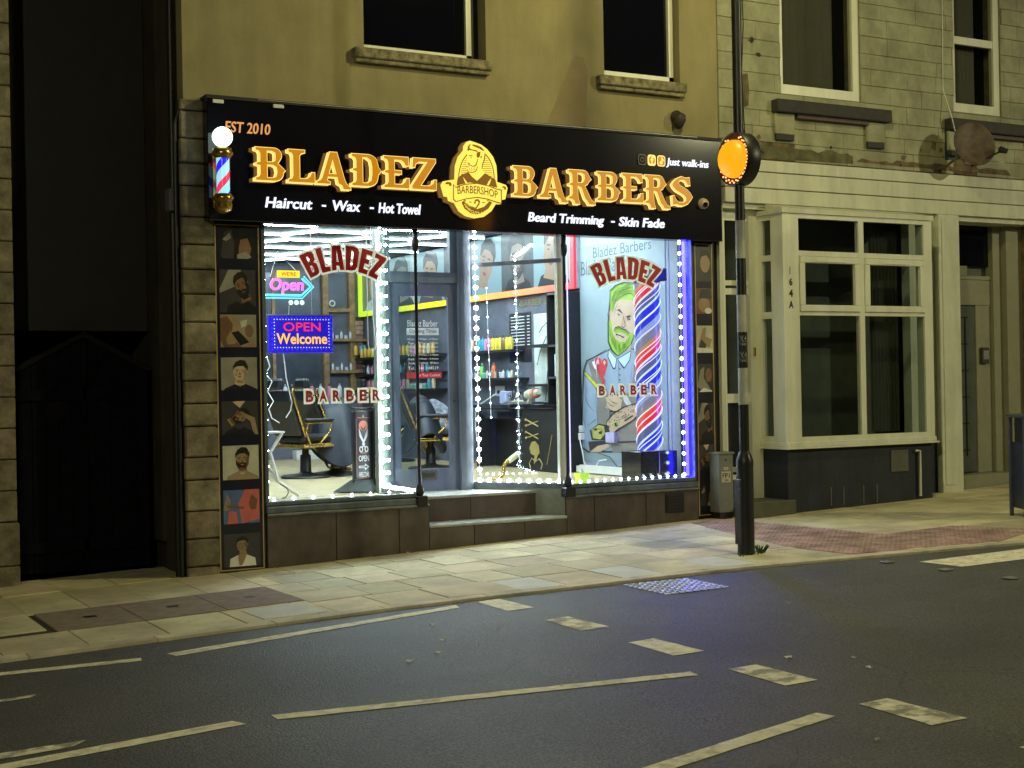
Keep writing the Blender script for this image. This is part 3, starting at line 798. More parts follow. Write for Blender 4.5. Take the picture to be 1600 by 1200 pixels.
# ---- interior shell
MB().box(-.5, 1.655, .09, 1.05, .40, .445).prism([(3.50, .09), (5.3, .09), (5.3, 1.05), (2.86, 1.05)], .40, .445).box(-.5, 5.3, 1.05, 10, .40, .445).build('shop_floor', M_lam, shop)
MB().box(-.5, -.42, .1, 10, .445, 3.84).box(-.42, 5.3, 10, 10.08, .445, 3.84).build('interior_wall', M_dwall, shop)
MB().box(5.3, 5.36, 2.62, 10, .445, 3.84).build('interior_wall', M_dwall, shop)
MB().box(5.3, 5.36, .1, 2.61, .445, 3.84).build('interior_wall', M_wwall, shop)
MB().box(-.5, 5.36, 1.05, 10.08, 3.84, 3.9).build('interior_ceiling', M_ceil, shop)
MB().box(-.5, 1.655, .09, 1.05, 3.47, 3.50).prism([(3.50, .09), (5.36, .09), (5.36, 1.05), (2.86, 1.05)], 3.47, 3.50).box(1.655, 3.0, .0, 1.05, 3.465, 3.52).box(-.5, 5.36, 1.04, 1.05, 3.45, 3.9).build('lowered_window_ceiling', M_dwall, shop)
# ================================================================== drainpipes
dp = thing('drainpipe', 'black cast drainpipe with a square hopper down the dark alley corner', 'drainpipe', (-.90, .15, -.2))
MB().tube([(-.875, .12, -.25), (-.875, .12, 3.40)], .035, 10).tube([(-.865, .14, 3.56), (-.865, .14, 8.3)], .035, 10).build('pipe', M_drain, dp)
MB().box(-.935, -.84, .03, .18, 3.36, 3.58, 0, .01).build('hopper', mat('grey_hopper', (.12, .12, .16), .5), dp)
for z in (.5, 1.6, 2.6): MB().lathe([(.045, 0), (.045, .05)], (-.875, .12, z), 10).build('pipe_collar', M_drain, dp)
dp2 = thing('drainpipe', 'thin black waste pipe fixed to the stone pilaster edge', 'drainpipe', (-.86, -.03, -.2))
MB().tube([(-.872, .02, -.25), (-.872, .02, 4.2), (-.80, .02, 4.42)], .022, 8).build('pipe', M_drain, dp2)
# ================================================================== fascia sign
YF = -.18
sign = thing('fascia_sign', 'long gloss black fascia sign with big amber lit letters and a badge', 'shop sign', (-.615, YF, 3.258))
MB().box(-.61, 5.555, YF, -.001, 3.262, 4.435, 0, .006).build('sign_box', M_gloss, sign)
MB().box(-.62, 5.56, YF - .01, 0, 4.436, 4.47).build('top_trim', M_black, sign)
MB().box(-.1, 5.2, YF - .016, YF - .0105, 4.455, 4.462).build('trim_rail', M_steel, sign)
for a in (-.56, .05): MB().box(a, a + .11, YF - .03, YF - .011, 4.39, 4.425, 0, .004).build('cable_clip', M_white, sign)
# western slab-serif capitals, unit height
def arc(cx, cy, rx, ry, a0, a1, n=6): return [(cx + rx * math.cos(R(a0 + (a1 - a0) * k / n)), cy + ry * math.sin(R(a0 + (a1 - a0) * k / n))) for k in range(n + 1)]
GL = {
 'B': (.80, [[(0, 0), (0, .10), (.09, .13), (.12, .20), (.12, .44), (.02, .47), (.02, .54), (.12, .57), (.12, .80), (.09, .87), (0, .90), (0, 1), (.50, 1)] + arc(.50, .78, .20, .22, 80, -20) + [(.64, .60), (.60, .54), (.66, .48), (.72, .42), (.80, .33), (.74, .26)] + arc(.50, .24, .24, .24, 0, -90),
             [(.32, .58), (.32, .88), (.44, .88), (.51, .84), (.52, .74), (.51, .62), (.44, .58)], [(.32, .11), (.32, .47), (.46, .47), (.54, .42), (.56, .28), (.53, .15), (.45, .11)]]),
 'L': (.72, [[(0, 0), (0, .10), (.09, .13), (.12, .2), (.12, .80), (.09, .87), (0, .90), (0, 1), (.46, 1), (.46, .90), (.36, .87), (.32, .80), (.32, .14), (.48, .14), (.58, .22), (.62, .34), (.72, .34), (.72, 0)]]),
 'A': (.92, [[(-.02, 0), (-.02, .10), (.07, .13), (.12, .20), (.34, 1.0), (.55, 1.0), (.74, .22), (.80, .05), (.92, -.06), (.92, -.14), (.70, -.14), (.66, -.02), (.56, .04), (.53, .22), (.30, .22), (.28, .13), (.36, .10), (.36, 0)], [(.33, .34), (.50, .34), (.42, .70)]]),
 'D': (.84, [[(0, 0), (0, .10), (.09, .13), (.12, .20), (.12, .44), (.02, .47), (.02, .54), (.12, .57), (.12, .80), (.09, .87), (0, .90), (0, 1), (.46, 1)] + arc(.46, .72, .28, .28, 80, 20) + [(.76, .62), (.84, .50), (.76, .38)] + arc(.46, .28, .28, .28, -20, -90), [(.32, .12), (.32, .88), (.43, .88), (.53, .80), (.56, .62), (.56, .38), (.53, .20), (.43, .12)]]),
 'E': (.74, [[(0, 0), (0, .10), (.09, .13), (.12, .2), (.12, .44), (.02, .47), (.02, .54), (.12, .57), (.12, .80), (.09, .87), (0, .90), (0, 1), (.72, 1), (.72, .70), (.62, .70), (.58, .80), (.50, .87), (.32, .87), (.32, .57), (.52, .57), (.52, .44), (.32, .44), (.32, .14), (.52, .14), (.60, .22), (.64, .34), (.74, .34), (.74, 0)]]),
 'Z': (.74, [[(0, 0), (0, .12), (.44, .86), (.24, .86), (.14, .80), (.11, .68), (.01, .68), (.04, 1), (.72, 1), (.72, .88), (.28, .14), (.50, .14), (.62, .22), (.65, .34), (.74, .34), (.72, 0)]]),
 'R': (.90, [[(0, 0), (0, .10), (.09, .13), (.12, .20), (.12, .44), (.02, .47), (.02, .54), (.12, .57), (.12, .80), (.09, .87), (0, .90), (0, 1), (.50, 1)] + arc(.50, .78, .20, .22, 80, 20) + [(.72, .78), (.78, .70), (.70, .62), (.64, .52), (.56, .47), (.72, .12), (.78, .0), (.90, -.06), (.90, -.16), (.68, -.16), (.62, -.05), (.54, .04), (.42, .40), (.32, .44), (.32, .16), (.34, 0), (.38, -.08), (.38, -.16), (.20, -.16), (.18, -.06), (.12, 0)], [(.32, .58), (.32, .88), (.44, .88), (.52, .84), (.53, .72), (.50, .62), (.44, .58)]]),
 'S': (.74, [[(.03, -.02), (.0, .34), (.10, .34), (.16, .20), (.26, .12), (.40, .12), (.50, .18), (.50, .28), (.42, .36), (.16, .50), (.06, .60), (.0, .72), (.08, .84), (.20, .95), (.36, 1.02), (.50, .98), (.60, .99), (.66, 1.0), (.68, .70), (.58, .70), (.52, .82), (.42, .88), (.30, .86), (.26, .78), (.32, .70), (.58, .56), (.68, .46), (.76, .32), (.68, .18), (.58, .06), (.42, -.02), (.28, -.02), (.16, .02)]]),
}
def big_word(word, x0, x1, z0, z1):
    adv = [GL[c][0] + (-.04 if c in 'A' else .0) + .055 for c in word]
    tot = sum(adv) - .055; sx = (x1 - x0) / tot; sy = z1 - z0; x = x0
    for c, a in zip(word, adv):
        cs = GL[c][1]
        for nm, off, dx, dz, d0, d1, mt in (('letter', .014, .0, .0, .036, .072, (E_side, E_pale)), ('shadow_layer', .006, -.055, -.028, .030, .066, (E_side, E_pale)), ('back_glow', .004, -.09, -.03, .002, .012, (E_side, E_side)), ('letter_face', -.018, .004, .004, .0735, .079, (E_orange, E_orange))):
            vs, fs = shape2d(cs, off / 2 if off > 0 else off, .5)
            mb = MB()
            P_ = [FX(YF).P(x + (v.x + dx) * sx, z0 + (v.y + dz) * sy, d0 + (v.z + .5) * (d1 - d0)) for v in vs]
            front = [f for f in fs if min(vs[i].z for i in f) > .49]; rest = [f for f in fs if not min(vs[i].z for i in f) > .49]
            mb.add(P_, front, 1); o_ = len(mb.v); mb.add(P_, rest, 0)
            if nm == 'letter': lt = mb.build('sign_letter', mt, sign)
            else: mb.build(nm, mt, lt)
        x += a * sx
big_word('BLADEZ', -.165, 1.80, 3.655, 3.985)
big_word('BARBERS', 2.705, 5.07, 3.645, 3.975)
F0 = FX(YF)
def small_words(items, z0, z1, m, d=.012, bold=.022, shear=.18):
    for s_, a, b_ in items: put_text(MB(), F0, s_, a, b_, z0(s_), z1(s_), 0, bold, shear, .001, d).build('lit_words', m, sign)
def zz(s_, base, cap, dz=0): pass
cap = .105
def words(s_, a, b_, zb, m=E_word, h=cap, bold=.014, shear=.16, name='lit_words'):
    desc = .25 * h if any(c in s_ for c in 'gjpqy') else 0
    put_text(MB(), F0, s_, a, b_, zb - desc, zb + h, 0, bold, shear, .001, .014).build(name, m, sign)
for s_, a, b_ in (('Haircut', -.045, .445), ('-', .545, .59), ('Wax', .665, .965), ('-', 1.065, 1.11), ('Hot Towel', 1.165, 1.64)):
    if s_ == '-': rect(MB(), F0, a, b_, 3.44, 3.458, 0, .014).build('lit_dash', E_word, sign)
    else: words(s_, a, b_, 3.405)
for s_, a, b_ in (('Beard Trimming', 2.925, 3.90), ('-', 3.99, 4.04), ('Skin Fade', 4.10, 4.72)):
    if s_ == '-': rect(MB(), F0, a, b_, 3.42, 3.438, 0, .014).build('lit_dash', E_word, sign)
    else: words(s_, a, b_, 3.385)
words('Just walk-ins', 4.765, 5.36, 4.085, h=.11, bold=.0)
words('EST 2010', -.435, .02, 4.12, m=E_est, h=.105, bold=.004, shear=.12, name='est_words')
# three social media icon tiles
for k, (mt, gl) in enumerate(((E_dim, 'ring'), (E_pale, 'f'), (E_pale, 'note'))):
    a = 4.37 + k * .132; z0 = 4.09
    def rr(a0, b0, w, h, r_): return arc(a0 + w - r_, b0 + h - r_, r_, r_, 0, 90, 4) + arc(a0 + r_, b0 + h - r_, r_, r_, 90, 180, 4) + arc(a0 + r_, b0 + r_, r_, r_, 180, 270, 4) + arc(a0 + w - r_, b0 + r_, r_, r_, 270, 360, 4)
    mb = MB()
    poly(mb, F0, rr(a, z0, .112, .125, .03), 0, .012)
    mi = 1
    if gl == 'ring':
        poly(mb, F0, rr(a + .012, z0 + .013, .088, .099, .022), 1, .014); poly(mb, F0, ellipse(a + .056, z0 + .062, .028, .03, 16), 0, .016); poly(mb, F0, ellipse(a + .056, z0 + .062, .018, .02, 16), 1, .018)
    elif gl == 'f':
        poly(mb, F0, ellipse(a + .056, z0 + .062, .044, .048, 18), 1, .014)
        poly(mb, F0, [(a + .048, z0 + .016), (a + .064, z0 + .016), (a + .064, z0 + .06), (a + .078, z0 + .06), (a + .078, z0 + .074), (a + .064, z0 + .074), (a + .068, z0 + .088), (a + .082, z0 + .09), (a + .082, z0 + .104), (a + .058, z0 + .102), (a + .048, z0 + .09), (a + .048, z0 + .074), (a + .036, z0 + .074), (a + .036, z0 + .06), (a + .048, z0 + .06)], 2, .016)
    else:
        poly(mb, F0, rr(a + .01, z0 + .011, .092, .103, .024), 1, .014)
        poly(mb, F0, [(a + .056, z0 + .104), (a + .070, z0 + .104), (a + .074, z0 + .086), (a + .092, z0 + .078), (a + .092, z0 + .062), (a + .070, z0 + .070), (a + .070, z0 + .036), (a + .052, z0 + .020), (a + .034, z0 + .028), (a + .030, z0 + .046), (a + .044, z0 + .060), (a + .056, z0 + .056), (a + .050, z0 + .044), (a + .056, z0 + .040)], 2, .016)
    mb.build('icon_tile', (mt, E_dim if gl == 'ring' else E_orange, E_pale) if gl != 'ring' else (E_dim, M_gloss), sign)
# badge
BADGE=[
('outer',[(2.026,3.825),(2.034,3.935),(2.07,4.031),(2.133,4.102),(2.135,4.146),(2.172,4.195),(2.206,4.207),(2.268,4.193),(2.339,4.175),(2.41,4.132),(2.48,4.057),(2.519,3.964),(2.526,3.853),(2.524,3.789),(2.628,3.763),(2.651,3.732),(2.621,3.61),(2.57,3.6),(2.565,3.556),(2.506,3.557),(2.45,3.475),(2.359,3.411),(2.251,3.391),(2.145,3.41),(2.067,3.458),(2.016,3.542),(1.946,3.562),(1.938,3.601),(1.895,3.606),(1.861,3.722),(1.889,3.762),(2.025,3.789)]),
('P',[(2.511,3.82),(2.506,3.763),(2.494,3.708),(2.475,3.655),(2.451,3.607),(2.421,3.566),(2.386,3.531),(2.349,3.506),(2.309,3.489),(2.268,3.483),(2.228,3.486),(2.189,3.498),(2.153,3.521),(2.12,3.551),(2.093,3.59),(2.07,3.635),(2.054,3.685),(2.045,3.738),(2.043,3.794),(2.047,3.85),(2.059,3.905),(2.077,3.957),(2.101,4.005),(2.13,4.046),(2.164,4.081),(2.201,4.107),(2.241,4.124),(2.282,4.132),(2.322,4.13),(2.361,4.117),(2.398,4.096),(2.431,4.065),(2.459,4.027),(2.482,3.982),(2.499,3.931),(2.508,3.877)]),
('A',[(2.495,3.819),(2.491,3.765),(2.48,3.712),(2.462,3.662),(2.439,3.617),(2.411,3.577),(2.379,3.545),(2.344,3.52),(2.307,3.505),(2.269,3.498),(2.231,3.501),(2.194,3.514),(2.16,3.535),(2.13,3.564),(2.104,3.6),(2.084,3.643),(2.069,3.691),(2.06,3.742),(2.058,3.795),(2.062,3.848),(2.073,3.901),(2.09,3.95),(2.112,3.995),(2.14,4.035),(2.171,4.068),(2.206,4.092),(2.243,4.109),(2.281,4.116),(2.319,4.114),(2.356,4.102),(2.39,4.082),(2.421,4.053),(2.448,4.016),(2.469,3.973),(2.484,3.925),(2.493,3.873)]),
('P',[(2.483,3.819),(2.479,3.767),(2.469,3.717),(2.452,3.669),(2.43,3.626),(2.404,3.588),(2.373,3.557),(2.34,3.534),(2.305,3.519),(2.269,3.513),(2.233,3.515),(2.199,3.527),(2.166,3.547),(2.138,3.575),(2.113,3.61),(2.094,3.651),(2.079,3.696),(2.071,3.745),(2.069,3.796),(2.073,3.847),(2.084,3.896),(2.1,3.944),(2.121,3.987),(2.147,4.024),(2.177,4.056),(2.21,4.079),(2.245,4.095),(2.281,4.102),(2.317,4.1),(2.352,4.088),(2.384,4.069),(2.413,4.041),(2.438,4.006),(2.458,3.965),(2.473,3.919),(2.481,3.87)]),
('A',[(2.168,4.038),(2.229,4.041),(2.229,4.036),(2.168,4.032)]),
('A',[(2.345,4.049),(2.392,4.052),(2.392,4.046),(2.345,4.043)]),
('A',[(2.151,4.016),(2.229,4.021),(2.228,4.015),(2.15,4.01)]),
('A',[(2.345,4.028),(2.409,4.032),(2.409,4.027),(2.345,4.023)]),
('A',[(2.136,3.995),(2.228,4.0),(2.228,3.995),(2.136,3.989)]),
('A',[(2.344,4.008),(2.423,4.012),(2.423,4.007),(2.344,4.002)]),
('A',[(2.124,3.973),(2.228,3.98),(2.228,3.974),(2.124,3.968)]),
('A',[(2.344,3.987),(2.435,3.992),(2.435,3.987),(2.344,3.981)]),
('A',[(2.114,3.952),(2.227,3.959),(2.227,3.954),(2.114,3.947)]),
('A',[(2.343,3.966),(2.444,3.972),(2.444,3.967),(2.343,3.961)]),
('A',[(2.105,3.931),(2.227,3.939),(2.227,3.933),(2.105,3.926)]),
('A',[(2.343,3.946),(2.452,3.952),(2.452,3.947),(2.343,3.94)]),
('A',[(2.098,3.911),(2.226,3.918),(2.226,3.913),(2.098,3.905)]),
('A',[(2.343,3.925),(2.459,3.932),(2.458,3.926),(2.342,3.919)]),
('A',[(2.092,3.89),(2.226,3.898),(2.226,3.892),(2.092,3.884)]),
('A',[(2.342,3.904),(2.464,3.911),(2.464,3.906),(2.342,3.899)]),
('A',[(2.088,3.869),(2.226,3.877),(2.226,3.871),(2.088,3.864)]),
('A',[(2.342,3.884),(2.468,3.891),(2.467,3.885),(2.342,3.878)]),
('A',[(2.084,3.848),(2.19,3.854),(2.225,3.851),(2.084,3.843)]),
('A',[(2.341,3.863),(2.47,3.87),(2.47,3.865),(2.341,3.858)]),
('A',[(2.082,3.828),(2.189,3.834),(2.225,3.83),(2.081,3.822)]),
('A',[(2.341,3.842),(2.472,3.85),(2.472,3.844),(2.341,3.837)]),
('A',[(2.08,3.807),(2.189,3.813),(2.224,3.81),(2.08,3.802)]),
('A',[(2.34,3.822),(2.473,3.829),(2.473,3.824),(2.34,3.816)]),
('A',[(2.08,3.787),(2.188,3.793),(2.224,3.789),(2.08,3.781)]),
('A',[(2.34,3.801),(2.472,3.808),(2.472,3.803),(2.34,3.796)]),
('P',[(2.17,4.089),(2.181,4.141),(2.205,4.176),(2.249,4.169),(2.338,4.143),(2.377,4.106),(2.383,4.059),(2.371,4.011),(2.345,3.954),(2.335,3.913),(2.377,3.876),(2.277,3.787),(2.181,3.865),(2.166,3.888),(2.148,3.914),(2.151,3.942),(2.162,3.966),(2.148,3.98),(2.163,4.01),(2.165,4.045)]),
('A',[(2.17,4.105),(2.176,4.141),(2.196,4.167),(2.214,4.173),(2.2,4.15),(2.195,4.126),(2.222,4.115),(2.266,4.112),(2.301,4.1),(2.283,4.092),(2.23,4.103),(2.195,4.106),(2.175,4.092)]),
('A',[(2.232,4.17),(2.285,4.164),(2.338,4.147),(2.365,4.121),(2.37,4.104),(2.346,4.112),(2.311,4.129),(2.267,4.142),(2.231,4.154)]),
('A',[(2.283,4.088),(2.326,4.098),(2.318,4.047),(2.3,4.029),(2.282,4.035),(2.277,4.06)]),
('A',[(2.325,4.048),(2.333,4.056),(2.342,4.049),(2.334,4.024),(2.325,4.028)]),
('A',[(2.373,4.09),(2.383,4.059),(2.375,4.013),(2.352,3.962),(2.341,3.914),(2.334,3.92),(2.34,3.961),(2.362,4.013),(2.37,4.058)]),
('A',[(2.187,4.053),(2.227,4.052),(2.234,4.047),(2.211,4.043),(2.188,4.045)]),
('A',[(2.197,4.035),(2.22,4.035),(2.222,4.028),(2.199,4.028)]),
('A',[(2.16,3.974),(2.183,3.969),(2.199,3.962),(2.192,3.954),(2.171,3.962)]),
('A',[(2.149,3.939),(2.166,3.927),(2.186,3.936),(2.184,3.93),(2.166,3.919),(2.15,3.926)]),
('A',[(2.167,3.952),(2.201,3.951),(2.227,3.94),(2.254,3.948),(2.272,3.971),(2.287,4.021),(2.294,4.019),(2.281,3.962),(2.261,3.939),(2.227,3.931),(2.2,3.942),(2.168,3.945)]),
('A',[(2.161,3.903),(2.18,3.881),(2.217,3.873),(2.252,3.885),(2.273,3.91),(2.284,3.942),(2.289,3.938),(2.28,3.902),(2.256,3.876),(2.216,3.865),(2.176,3.873),(2.157,3.895)]),
('A',[(2.188,3.925),(2.191,3.925),(2.192,3.889),(2.187,3.891)]),
('A',[(2.209,3.923),(2.213,3.924),(2.213,3.879),(2.208,3.881)]),
('A',[(2.232,3.926),(2.236,3.927),(2.233,3.884),(2.228,3.883)]),
('A',[(2.254,3.936),(2.258,3.934),(2.251,3.896),(2.246,3.897)]),
('A',[(2.033,3.723),(2.047,3.802),(2.101,3.845),(2.177,3.871),(2.216,3.827),(2.273,3.787),(2.332,3.838),(2.373,3.872),(2.44,3.84),(2.498,3.811),(2.519,3.725),(2.366,3.749),(2.188,3.763)]),
('P',[(2.186,3.869),(2.207,3.859),(2.278,3.807),(2.35,3.867),(2.368,3.876),(2.341,3.842),(2.277,3.787),(2.224,3.82)]),
('P',[(2.109,3.818),(2.14,3.784),(2.165,3.754),(2.143,3.746),(2.126,3.775)]),
('P',[(2.448,3.825),(2.411,3.783),(2.388,3.738),(2.41,3.735),(2.434,3.776)]),
('A',[(1.992,3.74),(2.023,3.708),(2.125,3.745),(2.272,3.763),(2.411,3.743),(2.518,3.713),(2.573,3.708),(2.569,3.556),(2.515,3.561),(2.398,3.592),(2.273,3.605),(2.14,3.583),(2.02,3.548),(1.988,3.572)]),
('P',[(2.002,3.721),(2.023,3.697),(2.125,3.734),(2.272,3.753),(2.41,3.734),(2.509,3.704),(2.559,3.697),(2.559,3.567),(2.515,3.575),(2.399,3.603),(2.274,3.616),(2.14,3.593),(2.025,3.559),(1.999,3.58)]),
('A',[(1.897,3.739),(1.924,3.756),(1.967,3.751),(1.976,3.72),(1.949,3.711),(1.941,3.734),(1.91,3.728)]),
('A',[(2.573,3.728),(2.592,3.749),(2.623,3.738),(2.627,3.711),(2.6,3.709),(2.6,3.729)]),
('A',[(2.113,3.57),(2.135,3.543),(2.183,3.51),(2.271,3.487),(2.352,3.514),(2.398,3.556),(2.421,3.581),(2.452,3.562),(2.405,3.497),(2.324,3.445),(2.261,3.428),(2.19,3.44),(2.12,3.484),(2.086,3.545)]),
('P',[(2.126,3.559),(2.193,3.57),(2.273,3.582),(2.353,3.578),(2.412,3.572),(2.361,3.522),(2.271,3.497),(2.183,3.518)]),
('A',[(2.232,3.544),(2.246,3.584),(2.282,3.594),(2.308,3.571),(2.299,3.539),(2.262,3.49),(2.244,3.489),(2.272,3.53),(2.29,3.555),(2.273,3.574),(2.253,3.565),(2.254,3.541)]),
('A',[(2.175,3.561),(2.206,3.56),(2.206,3.551),(2.175,3.552)]),
('A',[(2.331,3.563),(2.366,3.562),(2.366,3.553),(2.33,3.553)]),
]

BM = {'outer': 0, 'P': 1, 'A': 2}
layers = {}
bod = None
for i, (c, pts) in enumerate(BADGE):
    if c == 'outer':
        mb = MB(); mb.prism([(a, b_) for a, b_ in pts], YF - .055, YF - .012, 0, 'y'); bod = mb.build('badge_body', E_logo, sign)
        cx_ = sum(p[0] for p in pts) / len(pts)
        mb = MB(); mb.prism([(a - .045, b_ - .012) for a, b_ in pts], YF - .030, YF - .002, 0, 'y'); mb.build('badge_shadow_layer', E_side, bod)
art = MB()
for i, (c, pts) in enumerate(BADGE):
    if c == 'outer': continue
    poly(art, F0, pts, 0 if c == 'P' else 1, .0555 + .00025 * i)
art.build('badge_print', (E_logo, E_logod), bod)
def bw(v):
    t = (v.x - 2.28) / .25
    return Vector((v.x, v.y + .028 * (1 - t * t) - .012 * t, v.z))
put_text(MB(), F0, 'BARBERSHOP', 2.04, 2.52, 3.618, 3.70, 0, .012, 0, .071, warp=bw).build('badge_word', E_logod, bod)
def bw2(v):
    t = (v.x - 2.28) / .2
    a_ = t * 1.05
    r_ = .205 + (v.y - 3.42)
    return Vector((2.285 + .205 * math.sin(a_) * (1 - (v.y - 3.42) * 3), 3.635 - .205 * math.cos(a_) * (1 - (v.y - 3.42) * 4.0), v.z))
put_text(MB(), F0, 'HAIRCUTS & SHAVE', 2.09, 2.47, 3.42, 3.452, 0, .01, 0, .072, warp=bw2).build('badge_word', E_logo, bod)
# ================================================================== camera dome, bell box, barber pole outside
t = thing('cctv_camera', 'small cream dome security camera at the right end of the black sign', 'camera', (5.30, YF, 3.69))
MB().lathe([(.062, 0), (.066, .02), (.060, .03)], (5.27, YF, 3.69), 20, axis=(0, -1, 0)).ball((5.27, YF - .03, 3.69), .058, 18).build('dome', M_cream, t)
MB().ball((5.262, YF - .062, 3.675), .034, 14).build('lens', M_gdark, t)
t = thing('wall_lamp', 'dark bulkhead lamp hood on the cream wall above the right end of the sign', 'wall lamp', (5.03, -.02, 4.66))
MB().lathe([(.05, 0), (.075, .02), (.075, .05), (.05, .07)], (5.03, 0, 4.71), 16, axis=(0, -1, 0)).lathe([(.02, -.13), (.055, -.10), (.075, -.02), (.06, .04), (.02, .06)], (5.03, -.10, 4.69), 16, axis=(.1, -.25, 1)).build('hood', mat('dark_bronze_lamp', (.05, .035, .035), .6), t)
bpx, bpy_ = -.520, -.36
t = thing('barber_pole', 'wall mounted barber pole with glowing white globe at the left end of the sign', 'barber pole', (bpx, bpy_, 3.32))
MB().ball((bpx, bpy_, 4.035), .098, 24).build('globe', E_globe, t)
MB().lathe([(.055, 3.93), (.085, 3.925), (.092, 3.90), (.100, 3.885), (.100, 3.865), (.080, 3.845), (.078, 3.83)], (bpx, bpy_, 0), 24).build('top_cap', M_gold, t)
MB().lathe([(.078, 3.49), (.085, 3.475), (.100, 3.46), (.100, 3.44), (.082, 3.42), (.086, 3.37), (.075, 3.335), (.045, 3.315), (.02, 3.305)], (bpx, bpy_, 0), 24).build('bottom_cap', M_gold, t)
def stripe_mat(name, strength, colors, turns, h, phase=0.0, base_dark=False):
    m = bpy.data.materials.new(name); m.use_nodes = True
    nt = m.node_tree; n = nt.nodes; L = nt.links; b = n['Principled BSDF']
    tc = n.new('ShaderNodeTexCoord'); sp = n.new('ShaderNodeSeparateXYZ'); L.new(tc.outputs['Object'], sp.inputs[0])
    at = n.new('ShaderNodeMath'); at.operation = 'ARCTAN2'; L.new(sp.outputs['Y'], at.inputs[0]); L.new(sp.outputs['X'], at.inputs[1])
    m1 = n.new('ShaderNodeMath'); m1.operation = 'DIVIDE'; m1.inputs[1].default_value = 2 * math.pi; L.new(at.outputs[0], m1.inputs[0])
    m2 = n.new('ShaderNodeMath'); m2.operation = 'MULTIPLY'; m2.inputs[1].default_value = turns / h; L.new(sp.outputs['Z'], m2.inputs[0])
    m3 = n.new('ShaderNodeMath'); m3.operation = 'SUBTRACT'; L.new(m2.outputs[0], m3.inputs[0]); L.new(m1.outputs[0], m3.inputs[1])
    m4 = n.new('ShaderNodeMath'); m4.operation = 'ADD'; m4.inputs[1].default_value = phase + 20; L.new(m3.outputs[0], m4.inputs[0])
    fr = n.new('ShaderNodeMath'); fr.operation = 'FRACT'; L.new(m4.outputs[0], fr.inputs[0])
    rp = n.new('ShaderNodeValToRGB'); rp.color_ramp.interpolation = 'CONSTANT'
    els = rp.color_ramp.elements
    while len(els) < len(colors): els.new(.5)
    for e, (p, c) in zip(els, colors): e.position = p; e.color = (*c, 1)
    L.new(fr.outputs[0], rp.inputs['Fac'])
    L.new(rp.outputs['Color'], b.inputs['Base Color']); L.new(rp.outputs['Color'], b.inputs['Emission Color'])
    b.inputs['Emission Strength'].default_value = strength; b.inputs['Roughness'].default_value = .2
    return m
SM = stripe_mat('barber_pole_stripes', .95, [(0, (.03, .02, .9)), (.22, (.32, .80, 1.0)), (.50, (.95, .04, .12)), (.70, (.40, .75, 1.0))], 1.0, .40, .62)
o = MB().lathe([(.062, 3.485), (.062, 3.835)], (bpx, bpy_, 0), 28).build('striped_cylinder', SM, t)
def glass_tube(): pass
MB().lathe([(.074, 3.485), (.074, 3.835)], (bpx, bpy_, 0), 24, caps=False).build('glass_tube', M_glass, t)
MB().box(bpx - .03, bpx + .03, bpy_ + .05, -.18, 3.86, 3.90).box(bpx - .03, bpx + .03, bpy_ + .05, -.18, 3.43, 3.47).box(bpx - .045, bpx + .045, YF - .012, YF - .001, 3.38, 3.95).build('wall_bracket', M_gold, t)
# ================================================================== portrait strips on the pilasters
SK = [mat('print_skin_tan', (0.493, 0.29, 0.174), .35, var=.1, scale=9), mat('print_skin_dark', (0.232, 0.131, 0.08), .35, var=.1, scale=9), mat('print_skin_pale', (0.609, 0.45, 0.29), .35, var=.08, scale=9)]
PH = mat('print_black_hair', (0.02, 0.016, 0.014), .35); PHB = mat('print_brown_hair', (0.102, 0.065, 0.043), .35)
PBG = {'grey': mat('print_grey_ground', (0.29, 0.275, 0.232), .35), 'pale': mat('print_pale_ground', (0.522, 0.522, 0.42), .35), 'dark': mat('print_dark_ground', (0.051, 0.046, 0.052), .35), 'blue': mat('print_blue', (0.087, 0.16, 0.348), .35),
       'tan': mat('print_tan_ground', (0.348, 0.246, 0.145), .35), 'white': mat('print_white', (0.75, 0.75, 0.725), .35), 'black': mat('print_black', (0.012, 0.012, 0.014), .35), 'red': mat('print_red', (0.609, 0.145, 0.131), .35), 'brown': mat('print_brown', (0.189, 0.094, 0.058), .35), 'sky': mat('print_light_blue', (0.522, 0.75, 0.75), .35)}
PL = [*SK, PH, PHB, *PBG.values()]
PI = {'tan': 0, 'dk': 1, 'pl': 2, 'hair': 3, 'brn': 4, **{k: 5 + i for i, k in enumerate(PBG)}}
PI['skin0'], PI['skin1'], PI['skin2'] = 0, 1, 2
